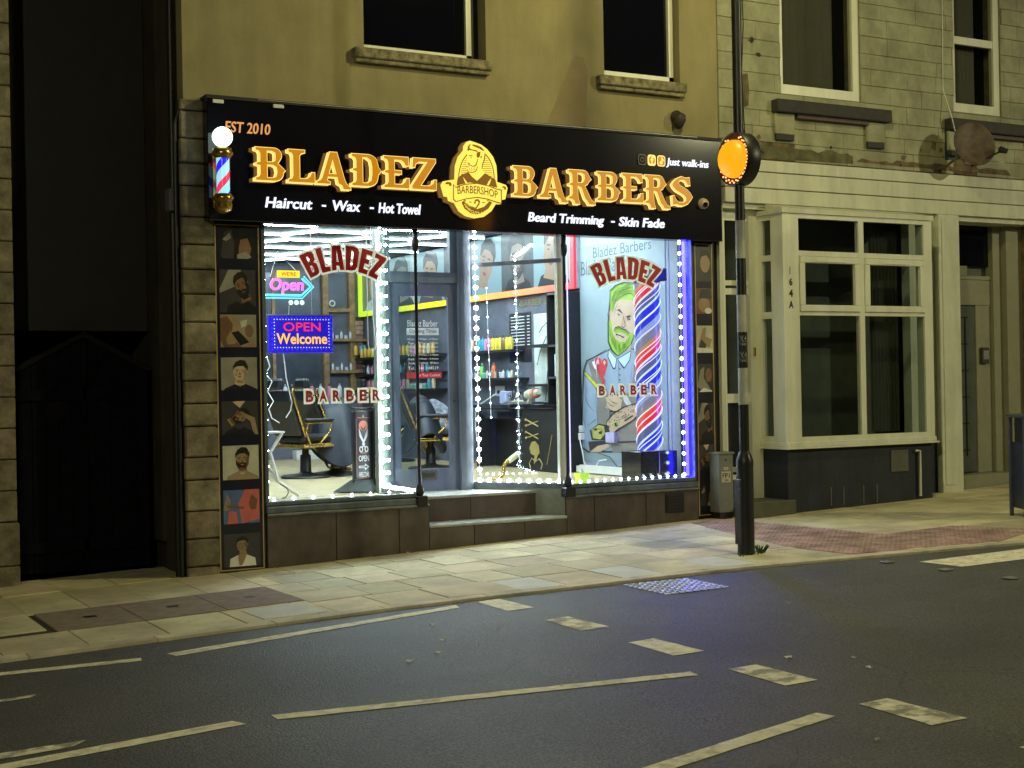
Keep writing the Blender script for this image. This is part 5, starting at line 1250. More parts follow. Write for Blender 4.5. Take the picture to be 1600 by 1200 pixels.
# ================================================================== man-with-scissors poster on the white wall
MAN=[
('K',[(0.079,1.798),(0.169,1.932),(0.339,1.973),(0.671,2.052),(0.773,2.082),(1.263,2.055),(1.561,1.96),(1.776,1.766),(1.803,1.472),(1.522,0.752),(0.148,0.709),(-0.021,0.772),(0.02,1.343)]),
('shirt',[(0.096,1.793),(0.186,1.922),(0.347,1.963),(0.679,2.043),(0.773,2.071),(1.255,2.046),(1.546,1.952),(1.754,1.766),(1.781,1.472),(1.5,0.773),(0.161,0.732),(0.009,0.784),(0.046,1.343)]),
('apron',[(0.189,1.904),(0.317,1.946),(0.595,1.61),(0.692,1.477),(1.206,1.496),(1.275,1.861),(1.41,1.901),(1.476,1.644),(1.448,0.771),(0.748,0.728),(0.693,0.903),(0.392,1.075),(0.397,1.478)]),
('K',[(0.87,1.98),(0.95,1.781),(0.996,1.606),(1.02,1.976)]),
('shirt',[(0.696,2.051),(0.902,1.979),(1.224,2.034),(1.273,1.775),(1.208,1.561),(0.716,1.565),(0.662,1.787)]),
('K',[(0.688,2.069),(0.892,1.936),(0.848,1.805),(0.792,1.802),(0.668,1.964)]),
('collar',[(0.7,2.051),(0.876,1.936),(0.837,1.827),(0.801,1.824),(0.689,1.967)]),
('K',[(0.892,1.936),(1.224,2.034),(1.189,1.906),(1.053,1.805),(1.022,1.813)]),
('collar',[(0.908,1.931),(1.208,2.02),(1.169,1.911),(1.054,1.825)]),
('K',[(0.936,1.814),(0.967,1.814),(0.967,1.796),(0.935,1.797)]),
('K',[(0.933,1.738),(0.965,1.737),(0.964,1.72),(0.932,1.72)]),
('K',[(0.931,1.672),(0.962,1.672),(0.962,1.655),(0.93,1.655)]),
('skin',[(0.776,2.291),(1.231,2.249),(1.209,2.056),(0.909,1.97),(0.761,2.071)]),
('K',[(0.766,2.82),(0.88,2.877),(1.098,2.905),(1.309,2.879),(1.409,2.797),(1.427,2.646),(1.398,2.456),(1.315,2.246),(1.226,2.12),(1.108,2.038),(0.909,1.966),(0.772,2.049),(0.699,2.161),(0.704,2.404),(0.73,2.579),(0.746,2.689)]),
('lime',[(0.786,2.809),(0.892,2.868),(1.097,2.896),(1.301,2.871),(1.394,2.794),(1.412,2.647),(1.383,2.457),(1.3,2.251),(1.211,2.125),(1.1,2.047),(0.913,1.979),(0.789,2.057),(0.716,2.165),(0.72,2.403),(0.746,2.578),(0.761,2.681)]),
('skin',[(0.821,2.662),(1.052,2.691),(1.321,2.653),(1.383,2.457),(1.307,2.246),(1.109,2.081),(0.875,2.133),(0.769,2.313),(0.76,2.512)]),
('skin',[(0.721,2.547),(0.778,2.566),(0.79,2.444),(0.745,2.442)]),
('lime',[(0.766,2.809),(0.884,2.868),(1.097,2.896),(1.297,2.869),(1.363,2.789),(1.345,2.694),(1.248,2.765),(1.132,2.751),(0.982,2.718),(0.876,2.648),(0.833,2.541),(0.771,2.599)]),
('limedark',[(0.862,2.703),(0.985,2.805),(1.173,2.843),(1.25,2.821),(1.055,2.787),(0.934,2.721),(0.877,2.663)]),
('limedark',[(0.798,2.685),(0.841,2.792),(0.939,2.847),(0.986,2.848),(0.881,2.777),(0.829,2.662)]),
('lime',[(0.721,2.425),(0.773,2.44),(0.8,2.29),(0.845,2.196),(0.963,2.147),(1.096,2.151),(1.207,2.225),(1.254,2.27),(1.283,2.204),(1.195,2.104),(1.069,2.039),(0.91,1.979),(0.792,2.053),(0.716,2.161)]),
('limedark',[(0.798,2.224),(0.859,2.134),(0.912,2.044),(0.857,2.068),(0.764,2.159)]),
('limedark',[(0.962,2.13),(0.991,2.042),(0.942,2.008),(0.922,2.11)]),
('limedark',[(1.095,2.134),(1.109,2.081),(1.029,2.028),(1.048,2.118)]),
('lime',[(0.85,2.336),(0.969,2.348),(1.023,2.31),(1.117,2.302),(1.2,2.251),(1.16,2.209),(1.06,2.252),(0.967,2.274),(0.879,2.264),(0.825,2.297)]),
('K',[(0.879,2.26),(0.966,2.239),(1.075,2.208),(1.066,2.196),(0.949,2.213),(0.879,2.238)]),
('K',[(0.929,2.557),(0.977,2.57),(1.046,2.514),(1.038,2.505)]),
('K',[(1.13,2.457),(1.219,2.474),(1.238,2.464),(1.145,2.443)]),
('K',[(0.92,2.512),(0.975,2.504),(0.998,2.486),(0.935,2.489)]),
('K',[(1.144,2.435),(1.206,2.432),(1.221,2.418),(1.151,2.417)]),
('skindark',[(1.052,2.474),(1.075,2.464),(1.04,2.344),(1.086,2.329),(1.063,2.317),(1.0,2.333),(1.026,2.41)]),
('W',[(0.295,1.906),(0.363,1.927),(0.434,1.825),(0.367,1.815)]),
('red',[(0.372,1.949),(0.431,1.97),(0.505,1.955),(0.535,1.878),(0.562,1.7),(0.609,1.655),(0.574,1.588),(0.496,1.701),(0.409,1.814),(0.361,1.893)]),
('pink',[(0.413,1.926),(0.463,1.933),(0.477,1.88),(0.436,1.872)]),
('red',[(0.536,1.923),(0.595,1.952),(0.659,1.933),(0.674,1.875),(0.622,1.787),(0.586,1.699),(0.548,1.789)]),
('pink',[(0.569,1.909),(0.61,1.925),(0.633,1.889),(0.592,1.859)]),
('K',[(0.078,1.764),(0.13,1.792),(0.492,1.578),(0.428,1.534)]),
('yel',[(0.095,1.761),(0.138,1.781),(0.475,1.578),(0.425,1.55)]),
('skin',[(0.602,1.442),(0.753,1.477),(0.94,1.465),(1.001,1.41),(0.957,1.279),(0.806,1.261),(0.606,1.311),(0.648,1.377)]),
('K',[(0.619,1.123),(0.785,1.235),(1.045,1.323),(1.449,1.389),(1.465,1.282),(1.252,1.152),(0.897,1.028),(0.672,0.891),(0.57,0.866)]),
('skin',[(0.636,1.123),(0.797,1.226),(1.052,1.313),(1.422,1.372),(1.442,1.286),(1.241,1.161),(0.886,1.038),(0.665,0.906),(0.583,0.882)]),
('K',[(0.213,1.004),(0.434,1.098),(0.679,1.079),(0.698,0.925),(0.632,0.883),(0.259,0.881)]),
('olive',[(0.256,1.016),(0.433,1.08),(0.565,1.068),(0.586,0.967),(0.468,0.893),(0.294,0.905)]),
('K',[(0.315,1.029),(0.39,1.039),(0.398,1.012),(0.331,1.002)]),
('K',[(0.43,0.99),(0.513,1.005),(0.512,0.965),(0.438,0.964)]),
('olive',[(0.769,1.124),(0.858,1.156),(0.912,1.104),(0.862,1.042),(0.782,1.048)]),
('K',[(0.809,1.112),(0.857,1.121),(0.863,1.073),(0.823,1.064)]),
('K',[(1.039,1.15),(1.235,1.221),(1.25,1.204),(1.062,1.133)]),
('grey',[(1.003,1.476),(1.09,1.497),(1.224,1.346),(1.153,1.313),(1.047,1.389)]),
('skin',[(0.192,0.773),(0.382,0.806),(0.63,0.846),(0.71,0.806),(0.463,0.728),(0.233,0.716)]),
('K',[(0.174,0.857),(0.692,0.885),(0.695,0.847),(0.403,0.806),(0.212,0.724)]),
('K',[(0.744,0.869),(1.452,0.899),(1.452,0.886),(0.752,0.851)]),
('K',[(0.705,1.267),(0.933,1.268),(0.933,1.258),(0.721,1.254),(0.719,1.177),(0.702,1.177)]),
]

MC = {'K': mat('poster_ink', (.03, .03, .035), .5), 'shirt': mat('poster_pale_blue', (.24, .31, .43), .5, var=.05), 'collar': mat('poster_collar_blue', (.42, .55, .74), .5, var=.03), 'apron': mat('poster_taupe', (.20, .185, .18), .5, var=.06), 'skin': mat('poster_skin', (.46, .34, .25), .5, var=.05), 'skindark': mat('poster_skin_shade', (.45, .28, .18), .5), 'lime': mat('poster_lime', (.24, .42, .04), .5, var=.08), 'limedark': mat('poster_dark_lime', (.13, .25, .02), .5), 'red': mat('poster_red', (.55, .05, .06), .5), 'pink': mat('poster_pink', (.7, .45, .45), .5), 'yel': mat('poster_yellow', (.62, .62, .05), .5), 'olive': mat('poster_olive', (.42, .42, .12), .5), 'grey': mat('poster_grey', (.45, .45, .48), .5), 'W': mat('poster_white', (.75, .78, .78), .5)}
MK = list(MC); 
pst = thing('bearded_man_poster', 'large poster of a green haired bearded barber with crossed tattooed arms', 'poster', (XW, 1.6, .58))
PO = Frame((5.288, 2.60, 0), (0, -1, 0), (0, 0, 1))
MB().box(5.289, 5.2985, .62, 2.585, .60, 3.44).build('poster_sheet', mat('poster_sheet', (.225, .29, .335), .5, var=.03), pst)
mb = MB()
for i, (c, pts) in enumerate(MAN): poly(mb, PO, [(p[0], p[1]) for p in pts], MK.index(c), .0004 + .0002 * i)
random.seed(3)
for i in range(46):   # tattoo flecks on the forearm
    u = random.random(); w = random.uniform(-.05, .05)
    y_ = .62 + u * .66; z_ = 1.05 + u * .30 + w
    poly(mb, PO, ellipse(y_ + .06, z_ - .02, .012, .006, 6, random.uniform(0, 3)), MK.index('K'), .0150)
STROKES=[
('K',5,[(0.762,2.688),(0.742,2.579),(0.712,2.404),(0.708,2.161),(0.776,2.053),(0.909,1.97)]),
('K',5,[(0.762,2.688),(0.778,2.814),(0.892,2.872),(1.098,2.901),(1.309,2.874)]),
('limedark',6,[(0.779,2.599),(0.823,2.728),(0.937,2.797),(1.134,2.833),(1.288,2.827)]),
('limedark',5,[(0.801,2.542),(0.854,2.682),(0.983,2.757),(1.172,2.787),(1.325,2.777)]),
('limedark',5,[(0.839,2.727),(0.969,2.819),(1.174,2.865),(1.308,2.855)]),
('limedark',4,[(0.896,2.745),(1.036,2.81),(1.211,2.819)]),
('K',3,[(0.817,2.531),(0.876,2.646),(0.982,2.713),(1.131,2.747),(1.255,2.756),(1.337,2.695)]),
('K',3,[(0.871,2.484),(0.89,2.57),(0.955,2.636)]),
('limedark',5,[(0.743,2.38),(0.767,2.247),(0.819,2.135),(0.873,2.067)]),
('limedark',5,[(0.808,2.289),(0.829,2.179),(0.889,2.067),(0.91,2.001)]),
('limedark',5,[(0.862,2.221),(0.891,2.133),(0.927,2.022)]),
('limedark',5,[(0.963,2.152),(0.959,2.043)]),
('limedark',5,[(1.073,2.156),(1.038,2.062),(0.957,1.995)]),
('limedark',5,[(1.152,2.192),(1.126,2.124),(1.061,2.04)]),
('limedark',4,[(1.215,2.237),(1.181,2.144),(1.109,2.071)]),
('limedark',4,[(0.865,2.313),(0.968,2.322),(1.015,2.298)]),
('limedark',4,[(1.054,2.292),(1.123,2.276),(1.177,2.247)]),
('K',4,[(0.84,2.288),(0.882,2.334),(0.977,2.347),(1.031,2.314),(1.124,2.297),(1.2,2.246)]),
('K',5,[(0.921,2.553),(0.984,2.563),(1.046,2.514)]),
('K',5,[(1.137,2.461),(1.192,2.471),(1.246,2.464)]),
('K',3,[(0.919,2.494),(0.959,2.51),(1.006,2.49)]),
('K',3,[(1.144,2.43),(1.183,2.441),(1.229,2.426)]),
('K',3,[(1.076,2.49),(1.097,2.411),(1.126,2.349),(1.079,2.33),(1.024,2.345)]),
('K',4,[(0.895,2.251),(0.973,2.234),(1.059,2.209)]),
('pink',4,[(0.918,2.236),(0.989,2.216),(1.043,2.201)]),
('K',3,[(0.737,2.548),(0.712,2.523),(0.726,2.456),(0.765,2.441)]),
('K',5,[(0.68,2.061),(0.339,1.964),(0.177,1.927),(0.096,1.797),(0.029,1.343),(-0.017,0.781)]),
('K',4,[(1.263,2.05),(1.48,1.98),(1.544,1.897)]),
('K',3,[(0.137,1.026),(0.098,1.116),(0.05,1.206)]),
('K',3,[(0.182,1.072),(0.352,1.142),(0.395,1.164)]),
('K',3,[(0.397,1.478),(0.406,1.254),(0.435,1.116)]),
('K',3,[(0.111,1.479),(0.208,1.343),(0.356,1.254)]),
('K',3,[(0.956,1.96),(0.951,1.814),(0.943,1.563)]),
('K',3,[(1.206,1.496),(1.256,1.861)]),
('K',3,[(0.692,1.477),(1.206,1.492)]),
('K',3,[(0.752,0.869),(1.452,0.895)]),
('K',3,[(0.744,0.869),(0.74,0.727)]),
('K',3,[(0.705,1.26),(0.933,1.266),(0.938,1.192),(0.843,1.174)]),
('K',3,[(0.61,1.442),(0.753,1.477),(0.94,1.465),(1.001,1.41)]),
('K',3,[(0.673,1.384),(0.744,1.34),(0.832,1.323)]),
('K',3,[(0.715,1.424),(0.81,1.375),(0.913,1.362)]),
('K',3,[(0.631,1.344),(0.718,1.287),(0.814,1.266)]),
('K',4,[(0.619,1.118),(0.785,1.23),(1.045,1.319),(1.438,1.384)]),
('K',4,[(0.574,0.869),(0.665,0.898),(0.893,1.03),(1.248,1.152)]),
('K',3,[(1.039,1.137),(1.235,1.212)]),
('K',2,[(1.077,1.115),(1.257,1.187)]),
('K',3,[(0.349,1.052),(0.297,0.983),(0.336,0.917)]),
('K',3,[(0.474,1.067),(0.538,1.01),(0.511,0.934)]),
('K',3,[(0.381,1.016),(0.457,1.036),(0.505,1.005)]),
('K',2,[(0.727,1.08),(0.697,1.146),(0.763,1.173)]),
('K',3,[(0.88,1.104),(0.927,1.083)]),
('K',2,[(0.804,1.213),(0.861,1.231),(0.891,1.205),(0.843,1.187)]),
('K',2,[(0.932,1.244),(1.004,1.262),(1.026,1.232)]),
('K',2,[(0.68,1.11),(0.721,1.133),(0.769,1.12)]),
('K',2,[(0.659,0.968),(0.699,0.947),(0.765,0.992)]),
('K',3,[(0.121,1.77),(0.492,1.578)]),
('K',2,[(0.187,1.728),(0.161,1.715)]),
('K',2,[(0.245,1.695),(0.22,1.682)]),
('K',2,[(0.303,1.663),(0.278,1.65)]),
('K',2,[(0.361,1.631),(0.335,1.618)]),
('W',3,[(0.927,2.498),(0.99,2.495)]),
('W',3,[(1.152,2.432),(1.214,2.429)]),
('K',3,[(0.211,1.922),(0.615,1.588)]),
('K',3,[(0.33,1.95),(0.704,1.587)]),
('shirt',4,[(0.119,1.706),(0.136,1.479),(0.103,1.252)]),
('collar',6,[(0.506,1.99),(0.419,1.881),(0.438,1.702)]),
('collar',6,[(1.408,1.858),(1.448,1.687),(1.427,1.516)]),
]
for i, (c, w_, pts) in enumerate(STROKES):
    P_ = [Vector(p) for p in pts]; wd = w_ * .0016
    L_ = []; Rr_ = []
    for k, p in enumerate(P_):
        d = (P_[min(k + 1, len(P_) - 1)] - P_[max(k - 1, 0)]).normalized(); q_ = Vector((-d.y, d.x)) * wd
        if k in (0, len(P_) - 1): q_ *= .35
        L_.append(p + q_); Rr_.append(p - q_)
    vs_ = [PO.P(v.x, v.y, .0155 + .0001 * i) for v in L_ + Rr_]; n_ = len(P_)
    mb.add(vs_, [(k, k + 1, n_ + k + 1, n_ + k) for k in range(n_ - 1)], MK.index(c))
mb.build('printed_figure', list(MC.values()), pst)
M_gtext = mat('poster_grey_text', (.07, .10, .11), .5)
mb = MB(); put_text(mb, PO, 'Bladez Barbers', .06, 1.36, 3.06, 3.25, 0, .0, 0, .001); mb.build('printed_title', M_gtext, pst)
mb = MB(); put_text(mb, PO, 'Bladez Barbers', .36, 1.70, 3.27, 3.41, 0, .0, 0, .001); mb.build('printed_title', M_gtext, pst)
MB().box(5.16, 5.298, .5, 2.55, .46, .54).box(5.12, 5.15, .5, 2.4, .46, .56).build('tmp', M_white); o = COL.objects['tmp']; o.name = 'skirting_trunking'; tag(o, 'white cable trunking along the floor under the bearded man poster', 'trunking')
o = MB().box(5.27, 5.285, .16, .19, .9, 3.2).build('led_strip', glow('added_blue_wall_glow', (.01, .008, 1.0), 40.0)); tag(o, 'added blue glow strip tinting the white wall behind the striped pole', 'LED strip')  # extra emitter added to turn the wall behind the pole blue
# window side joins of the white wall panels
MB().box(5.292, 5.2985, .30, .31, .6, 3.4).box(5.292, 5.2985, .55, .56, .6, 3.4).build('panel_joint', M_wwall, shop)
# ================================================================== big barber pole light standing in the window
bx, by = 4.88, .42
t = thing('floor_barber_pole', 'tall glowing red white and blue striped pole on a black box in the window', 'barber pole', (bx, by, .47))
MB().box(4.63, 5.15, .24, .66, .448, .815, 0, .008).build('black_box_base', M_gloss, t)
MB().box(4.885, 4.891, .236, .24, .46, .81).build('base_seam', M_steel, t)
MB().lathe([(.15, 2.80), (.16, 2.82), (.16, 2.86), (.10, 2.88), (.04, 2.90)], (bx, by, 0), 24).build('black_cap', M_black, t)
MB().box(4.93, 5.12, .34, .46, 2.83, 2.98, 0, .01).build('motor_housing', M_black, t)
SP = stripe_mat('big_pole_stripes', .85, [(0, (.02, .03, .75)), (.10, (.75, .85, 1.0)), (.135, (.02, .03, .8)), (.26, (.75, .85, 1.0)), (.30, (.10, .12, .30)), (.44, (.8, .85, 1.0)), (.48, (.9, .02, .04)), (.56, (.85, .9, 1.0)), (.585, (.95, .06, .04)), (.66, (.55, .26, .10)), (.72, (.22, .22, .32)), (.86, (.30, .38, .75))], 2.6, 1.98, .0)
cyl = MB().lathe([(.150, -.99), (.150, .99)], (0, 0, 0), 36).build('striped_cylinder', SP); cyl.parent = t; cyl.location = Vector((0, 0, 1.34))
SP.node_tree.nodes['Principled BSDF'].inputs['Emission Strength'].default_value = 1.05
_b = SP.node_tree.nodes['Principled BSDF']; SP.node_tree.links.remove(_b.inputs['Base Color'].links[0]); _b.inputs['Base Color'].default_value = (.02, .02, .035, 1)
# coiled white light ribs wrapped round it
for ph in range(4):
    pts = [(bx + .158 * math.cos(R(40) * k / 2 + ph * math.pi / 2), by + .158 * math.sin(R(40) * k / 2 + ph * math.pi / 2), .83 + 1.95 * k / 48) for k in range(49)]
    MB().tube(pts, .0045, 5).build('spiral_light_rib', E_lilac if ph % 2 else E_word, t)
# ================================================================== right wall furniture
def sh(lab, x0, x1, y0, y1, z0, z1, m=M_black, name='wall_shelf'):
    t = MB().box(x0, x1, y0, y1, z0, z1, 0, .004).build(name, m); return tag(t, lab, 'shelf')
sh('upper dark shelf on the right wall holding a row of coloured cans', 5.05, 5.298, 4.12, 6.4, 2.10, 2.14)
sh('lower dark shelf on the right wall with a few jars', 5.05, 5.298, 4.0, 6.4, 1.70, 1.735)
sh('upper shelf further down the right wall with gold tubs', 5.05, 5.298, 6.6, 9.8, 2.12, 2.16)
sh('lower shelf further down the right wall behind the door', 5.05, 5.298, 6.6, 9.8, 1.56, 1.60)
sh('middle dark shelf further down the right wall seen through the door', 5.05, 5.298, 6.6, 9.8, 1.84, 1.87)
sh('small dark shelf across the marble panel', 5.05, 5.28, 3.05, 3.62, 2.14, 2.18)
sh('small lower dark shelf across the marble panel', 5.05, 5.28, 3.0, 3.62, 1.60, 1.635)
o = MB().box(5.27, 5.298, 3.0, 3.80, 1.38, 2.62).build('marble_panel', M_marble); tag(o, 'pale veined marble panel on the right wall above the black unit', 'panel')
mbm = MB()
for a, b_, c, d in ((3.72, 1.9, 3.45, 2.3), (3.5, 1.4, 3.3, 2.2), (3.65, 2.35, 3.4, 2.5), (3.35, 1.6, 3.2, 2.4)): mbm.tube([(5.2685, a, b_), (5.2685, (a + c) / 2 + .04, (b_ + d) / 2), (5.2685, c, d)], .006, 4)
mbm.build('vein', M_mortar, o); ORIG[o] = Vector((0, 0, 0))
# gold crown decal and price list
t = thing('price_list', 'black price list board lettered in pale lines on the right wall', 'price list', (XW, 4.2, 1.9))
MB().box(XW - .008, XW - .001, 3.92, 4.55, 1.95, 2.66).build('board', M_black, t)
RP = Frame((XW - .0085, 0, 0), (0, -1, 0), (0, 0, 1)); mb = MB()
for k in range(10): rect(mb, RP, -4.50, -4.10, 2.60 - k * .045, 2.612 - k * .045, 0, .001); rect(mb, RP, -4.03, -3.95, 2.60 - k * .045, 2.612 - k * .045, 0, .001)
mb.build('list_line', M_vin, t)
mb = MB(); put_text(mb, RP, 'BARBER SHOP', -4.2, -3.1, 2.74, 2.84, 0, .02, 0, .002); mb.tube([(XW - .01, 4.35, 2.66), (XW - .01, 4.25, 2.86), (XW - .01, 3.7, 2.89), (XW - .01, 3.1, 2.86), (XW - .01, 2.98, 2.68)], .008, 4)
tag(mb.build('gold_wall_lettering', mat('dim_gold_print', (.22, .20, .09), .5)), 'faint gold BARBER SHOP lettering on the dark right wall', 'wall lettering')
# black station unit with gold scissors motifs
t = thing('station_unit', 'black barber station unit with gold motifs under the marble panel', 'cabinet', (5.05, 3.7, .445))
MB().box(4.88, 5.295, 2.62, 4.95, 1.30, 1.36, 0, .006).build('worktop', M_gloss, t)
MB().box(4.92, 5.295, 2.62, 3.55, .447, 1.299).box(4.92, 5.295, 4.86, 4.94, .447, 1.299).box(4.93, 5.295, 3.55, 4.86, 1.14, 1.299).box(5.2, 5.295, 3.55, 4.86, .447, 1.139).build('carcass', M_black, t)
MB().box(4.912, 4.9195, 3.58, 4.8, 1.16, 1.285).build('drawer_front', M_gloss, t)
def wpt(y_, z_): return (4.915, y_, z_)
M_mot = mat('gold_motif', (.55, .45, .16), .4, metal=.4)
mb = MB()
for zc in (1.10, .93): mb.tube([wpt(3.42, zc + .04), wpt(3.12, zc - .04)], .009, 5).tube([wpt(3.42, zc - .03), wpt(3.12, zc + .03)], .009, 5); mb.ball(wpt(3.45, zc + .045), .018, 8); mb.ball(wpt(3.45, zc - .035), .018, 8)
UF = Frame((4.914, 0, 0), (0, -1, 0), (0, 0, 1))
poly(mb, UF, [(-3.36, .76), (-3.30, .84), (-3.20, .86), (-3.10, .80), (-3.08, .70), (-3.14, .66), (-3.18, .58), (-3.24, .54), (-3.24, .60), (-3.22, .66), (-3.32, .68)], 0, .004)
mb.tube([wpt(3.38, .55), wpt(3.3, .62), wpt(3.2, .58), wpt(3.1, .62), wpt(3.02, .55), wpt(3.06, .48)], .008, 5).tube([wpt(3.38, .55), wpt(3.34, .48)], .008, 5).tube([wpt(2.9 + .0, .55), wpt(2.82, .75), wpt(2.75, .95)], .006, 5)
mb.build('gold_motif', M_mot, t)
# things on the worktop
t = thing('hair_dryer', 'cream hair dryer with coral bands resting on the station worktop', 'hair dryer', (4.98, 3.35, 1.40))
MB().lathe([(.03, -.16), (.055, -.12), (.07, -.02), (.068, .08), (.045, .16), (.035, .22)], (4.98, 3.4, 1.50), 16, axis=(0, -1, .1)).build('barrel', mat('cream_dryer', (.62, .62, .46), .35), t)
MB().tube([(4.98, 3.42, 1.46), (4.96, 3.46, 1.37)], .024, 8).build('handle', M_cream, t)
for k in (0, 1): MB().lathe([(.071, 0), (.071, .02)], (4.98, 3.33 - k * .05, 1.507), 16, axis=(0, -1, .1)).build('coral_band', mat('coral_band', (.6, .16, .1), .4), t)
t = thing('tool_rack', 'cluster of black clippers and combs standing on the station worktop', 'tool rack', (5.05, 3.9, 1.36))
MB().box(4.95, 5.15, 3.35, 4.15, 1.362, 1.39).build('tray', M_steel, t)
for k in range(7):
    y_ = 3.72 + k * .055; MB().tube([(5.02, y_, 1.39), (5.0 + .02 * (k % 3), y_ + .015, 1.50 + .03 * (k % 3))], [.018, .022], 8).build('clipper', M_leather if k % 2 else M_chrome, t)
t = tag(MB().box(5.0, 5.12, 4.18, 4.36, 1.362, 1.54, 0, .01).build('tissue_box', mat('pale_lilac_box', (.45, .48, .75), .5)), 'pale lilac tissue box on the left end of the station worktop', 'box')
t = tag(MB().tube([(5.0, 3.6, 1.362 + .012), (5.0, 3.8, 1.40), (5.0, 4.1, 1.375)], [.01, .03, .008], 8).build('folded_towel', mat('cream_towel', (.6, .5, .38), .9)), 'rolled cream towel lying on the front of the station worktop', 'towel')
t = thing('power_socket', 'white double wall socket above the left end of the station worktop', 'socket', (XW, 4.85, 1.5))
MB().box(XW - .02, XW, 4.72, 5.0, 1.47, 1.62, 0, .005).build('plate', M_white, t); MB().ball((XW - .04, 4.85, 1.53), .03, 8).build('plug', M_black, t)
tag(MB().tube([(4.97, 4.42, 1.50), (4.9, 4.75, 1.36), (4.9, 4.9, 1.28), (4.9, 4.92, 1.0), (4.9, 4.84, .72), (4.9, 4.78, .50)], .009, 6).build('power_cable', M_white), 'white cable running off the worktop down to the floor', 'cable')
# dark bookcase with boxes beside the poster
t = thing('tall_shelf_unit', 'tall narrow black shelf unit left of the bearded man poster', 'shelf unit', (5.15, 2.65, .445))
MB().box(5.02, 5.298, 2.595, 2.615, .447, 2.86).box(5.02, 5.298, 3.00, 3.02, .447, 2.86).box(5.28, 5.298, 2.615, 3.0, .447, 2.86).build('side_board', M_black, t)
for z in (.47, 1.24, 1.70, 2.13, 2.83): MB().box(5.025, 5.279, 2.616, 2.999, z, z + .03).build('shelf_board', mat('dark_shelf', (.06, .06, .08), .4), t)
sh3 = []
for k, (z, w, h, m_, lab) in enumerate(((2.162, .14, .32, mat('clear_white_pack', (.42, .5, .62), .3), 'tall clear blue and white pack on the top shelf beside the poster'), (1.732, .2, .30, mat('silver_pack', (.5, .55, .62), .3), 'silver and white pack on the middle shelf beside the poster'))):
    tag(MB().box(5.06, 5.2, 2.70, 2.70 + w, z, z + h, 0, .006).box(5.055, 5.06, 2.72, 2.70 + w - .02, z + .05, z + h * .5, 0).build('product_pack', m_), lab, 'box')
t = thing('spray_can', 'tall lime green spray can on the shelf beside the poster', 'spray can', (5.12, 2.8, 1.27))
MB().lathe([(.034, 0), (.034, .06)], (5.12, 2.80, 1.272), 14).build('lower_label', mat('teal_label', (.1, .35, .38), .4), t)
MB().lathe([(.0345, .06), (.0345, .21), (.03, .225)], (5.12, 2.80, 1.272), 14).build('can_body', mat('lime_can', (.25, .75, .08), .4), t)
MB().lathe([(.024, .226), (.022, .27)], (5.12, 2.80, 1.272), 14).build('cap', mat('green_cap', (.15, .6, .15), .4), t)
t = thing('plug_adaptor', 'stack of two white plug adaptors beside the poster foot', 'plug', (5.0, 2.5, 1.0)); MB().box(5.24, 5.296, 2.55, 2.61, .98, 1.07, 0, .006).build('upper_plug', M_white, t); MB().box(5.22, 5.296, 2.53, 2.59, .88, .97, 0, .006).build('lower_plug', M_white, t)
tag(MB().tube([(5.22, 2.55, .90), (5.2, 2.45, .72), (5.2, 2.42, .6), (5.2, 2.3, .47), (5.2, 2.2, .46), (5.2, 2.05, .62), (5.22, 1.9, .64)], .008, 6).build('power_cable', M_white), 'white cable looping below the bearded man poster', 'cable')
tag(MB().tube([(5.22, 2.1, .72), (5.2, 1.8, .68), (5.2, 1.6, .55), (5.2, 1.4, .60), (5.2, 1.2, .52), (5.2, .9, .56)], .006, 6).build('power_cable', M_black), 'thin black cable along the foot of the poster', 'cable')
t = tag(MB().box(5.22, 5.297, 1.72, 1.92, .86, .99, 0, .006).build('power_block', mat('lilac_block', (.45, .42, .7), .4)), 'pale power block stuck on the lower part of the poster', 'power supply')
# bottles and cans in rows: prototypes then copies
def bottle(kind, col, cap, lab, grp):
    t = thing('bottle', lab, 'bottle', (0, 0, 0), grp)
    m_ = mat('bottle_' + kind, col, .3, var=.05); c_ = mat('cap_' + kind, cap, .4, var=.05)
    if kind[0] == 't': MB().lathe([(.030, 0), (.034, .02), (.034, .13), (.024, .155), (.012, .165)], n=12).build('body', m_, t); MB().lathe([(.013, .165), (.013, .195)], n=10).build('cap', c_, t)
    else: MB().lathe([(.045, 0), (.046, .06)], n=12).build('body', m_, t); MB().lathe([(.048, .06), (.048, .085)], n=12).build('cap', c_, t)
    return t
KD = {'tmauve': ((.50, .28, .52), (.1, .08, .1), 'mauve'), 'tteal': ((.05, .35, .5), (.05, .2, .3), 'blue'), 'tyellow': ((.70, .60, .06), (.1, .1, .05), 'yellow'), 'tcream': ((.62, .5, .32), (.1, .1, .1), 'cream'), 'tbrown': ((.22, .12, .06), (.05, .03, .02), 'brown'), 'twhite': ((.6, .65, .72), (.4, .4, .45), 'white'), 'tpink': ((.62, .22, .36), (.2, .05, .1), 'pink'), 'tgreen': ((.2, .6, .12), (.15, .5, .2), 'green'), 'tamber': ((.7, .42, .06), (.3, .2, .05), 'amber'), 'jgreen': ((.1, .45, .25), (.5, .55, .5), 'green lidded'), 'jwhite': ((.6, .64, .68), (.5, .5, .55), 'white'), 'torange': ((.75, .18, .05), (.5, .1, .05), 'orange'), 'tblack': ((.03, .03, .04), (.3, .3, .3), 'black')}
proto = {}
ORD = ['first', 'second', 'third', 'fourth', 'fifth', 'sixth', 'seventh', 'eighth', 'ninth', 'tenth', 'eleventh', 'twelfth', 'thirteenth', 'fourteenth', 'fifteenth', 'sixteenth', 'seventeenth', 'eighteenth', 'nineteenth', 'twentieth']
ROWN = {}
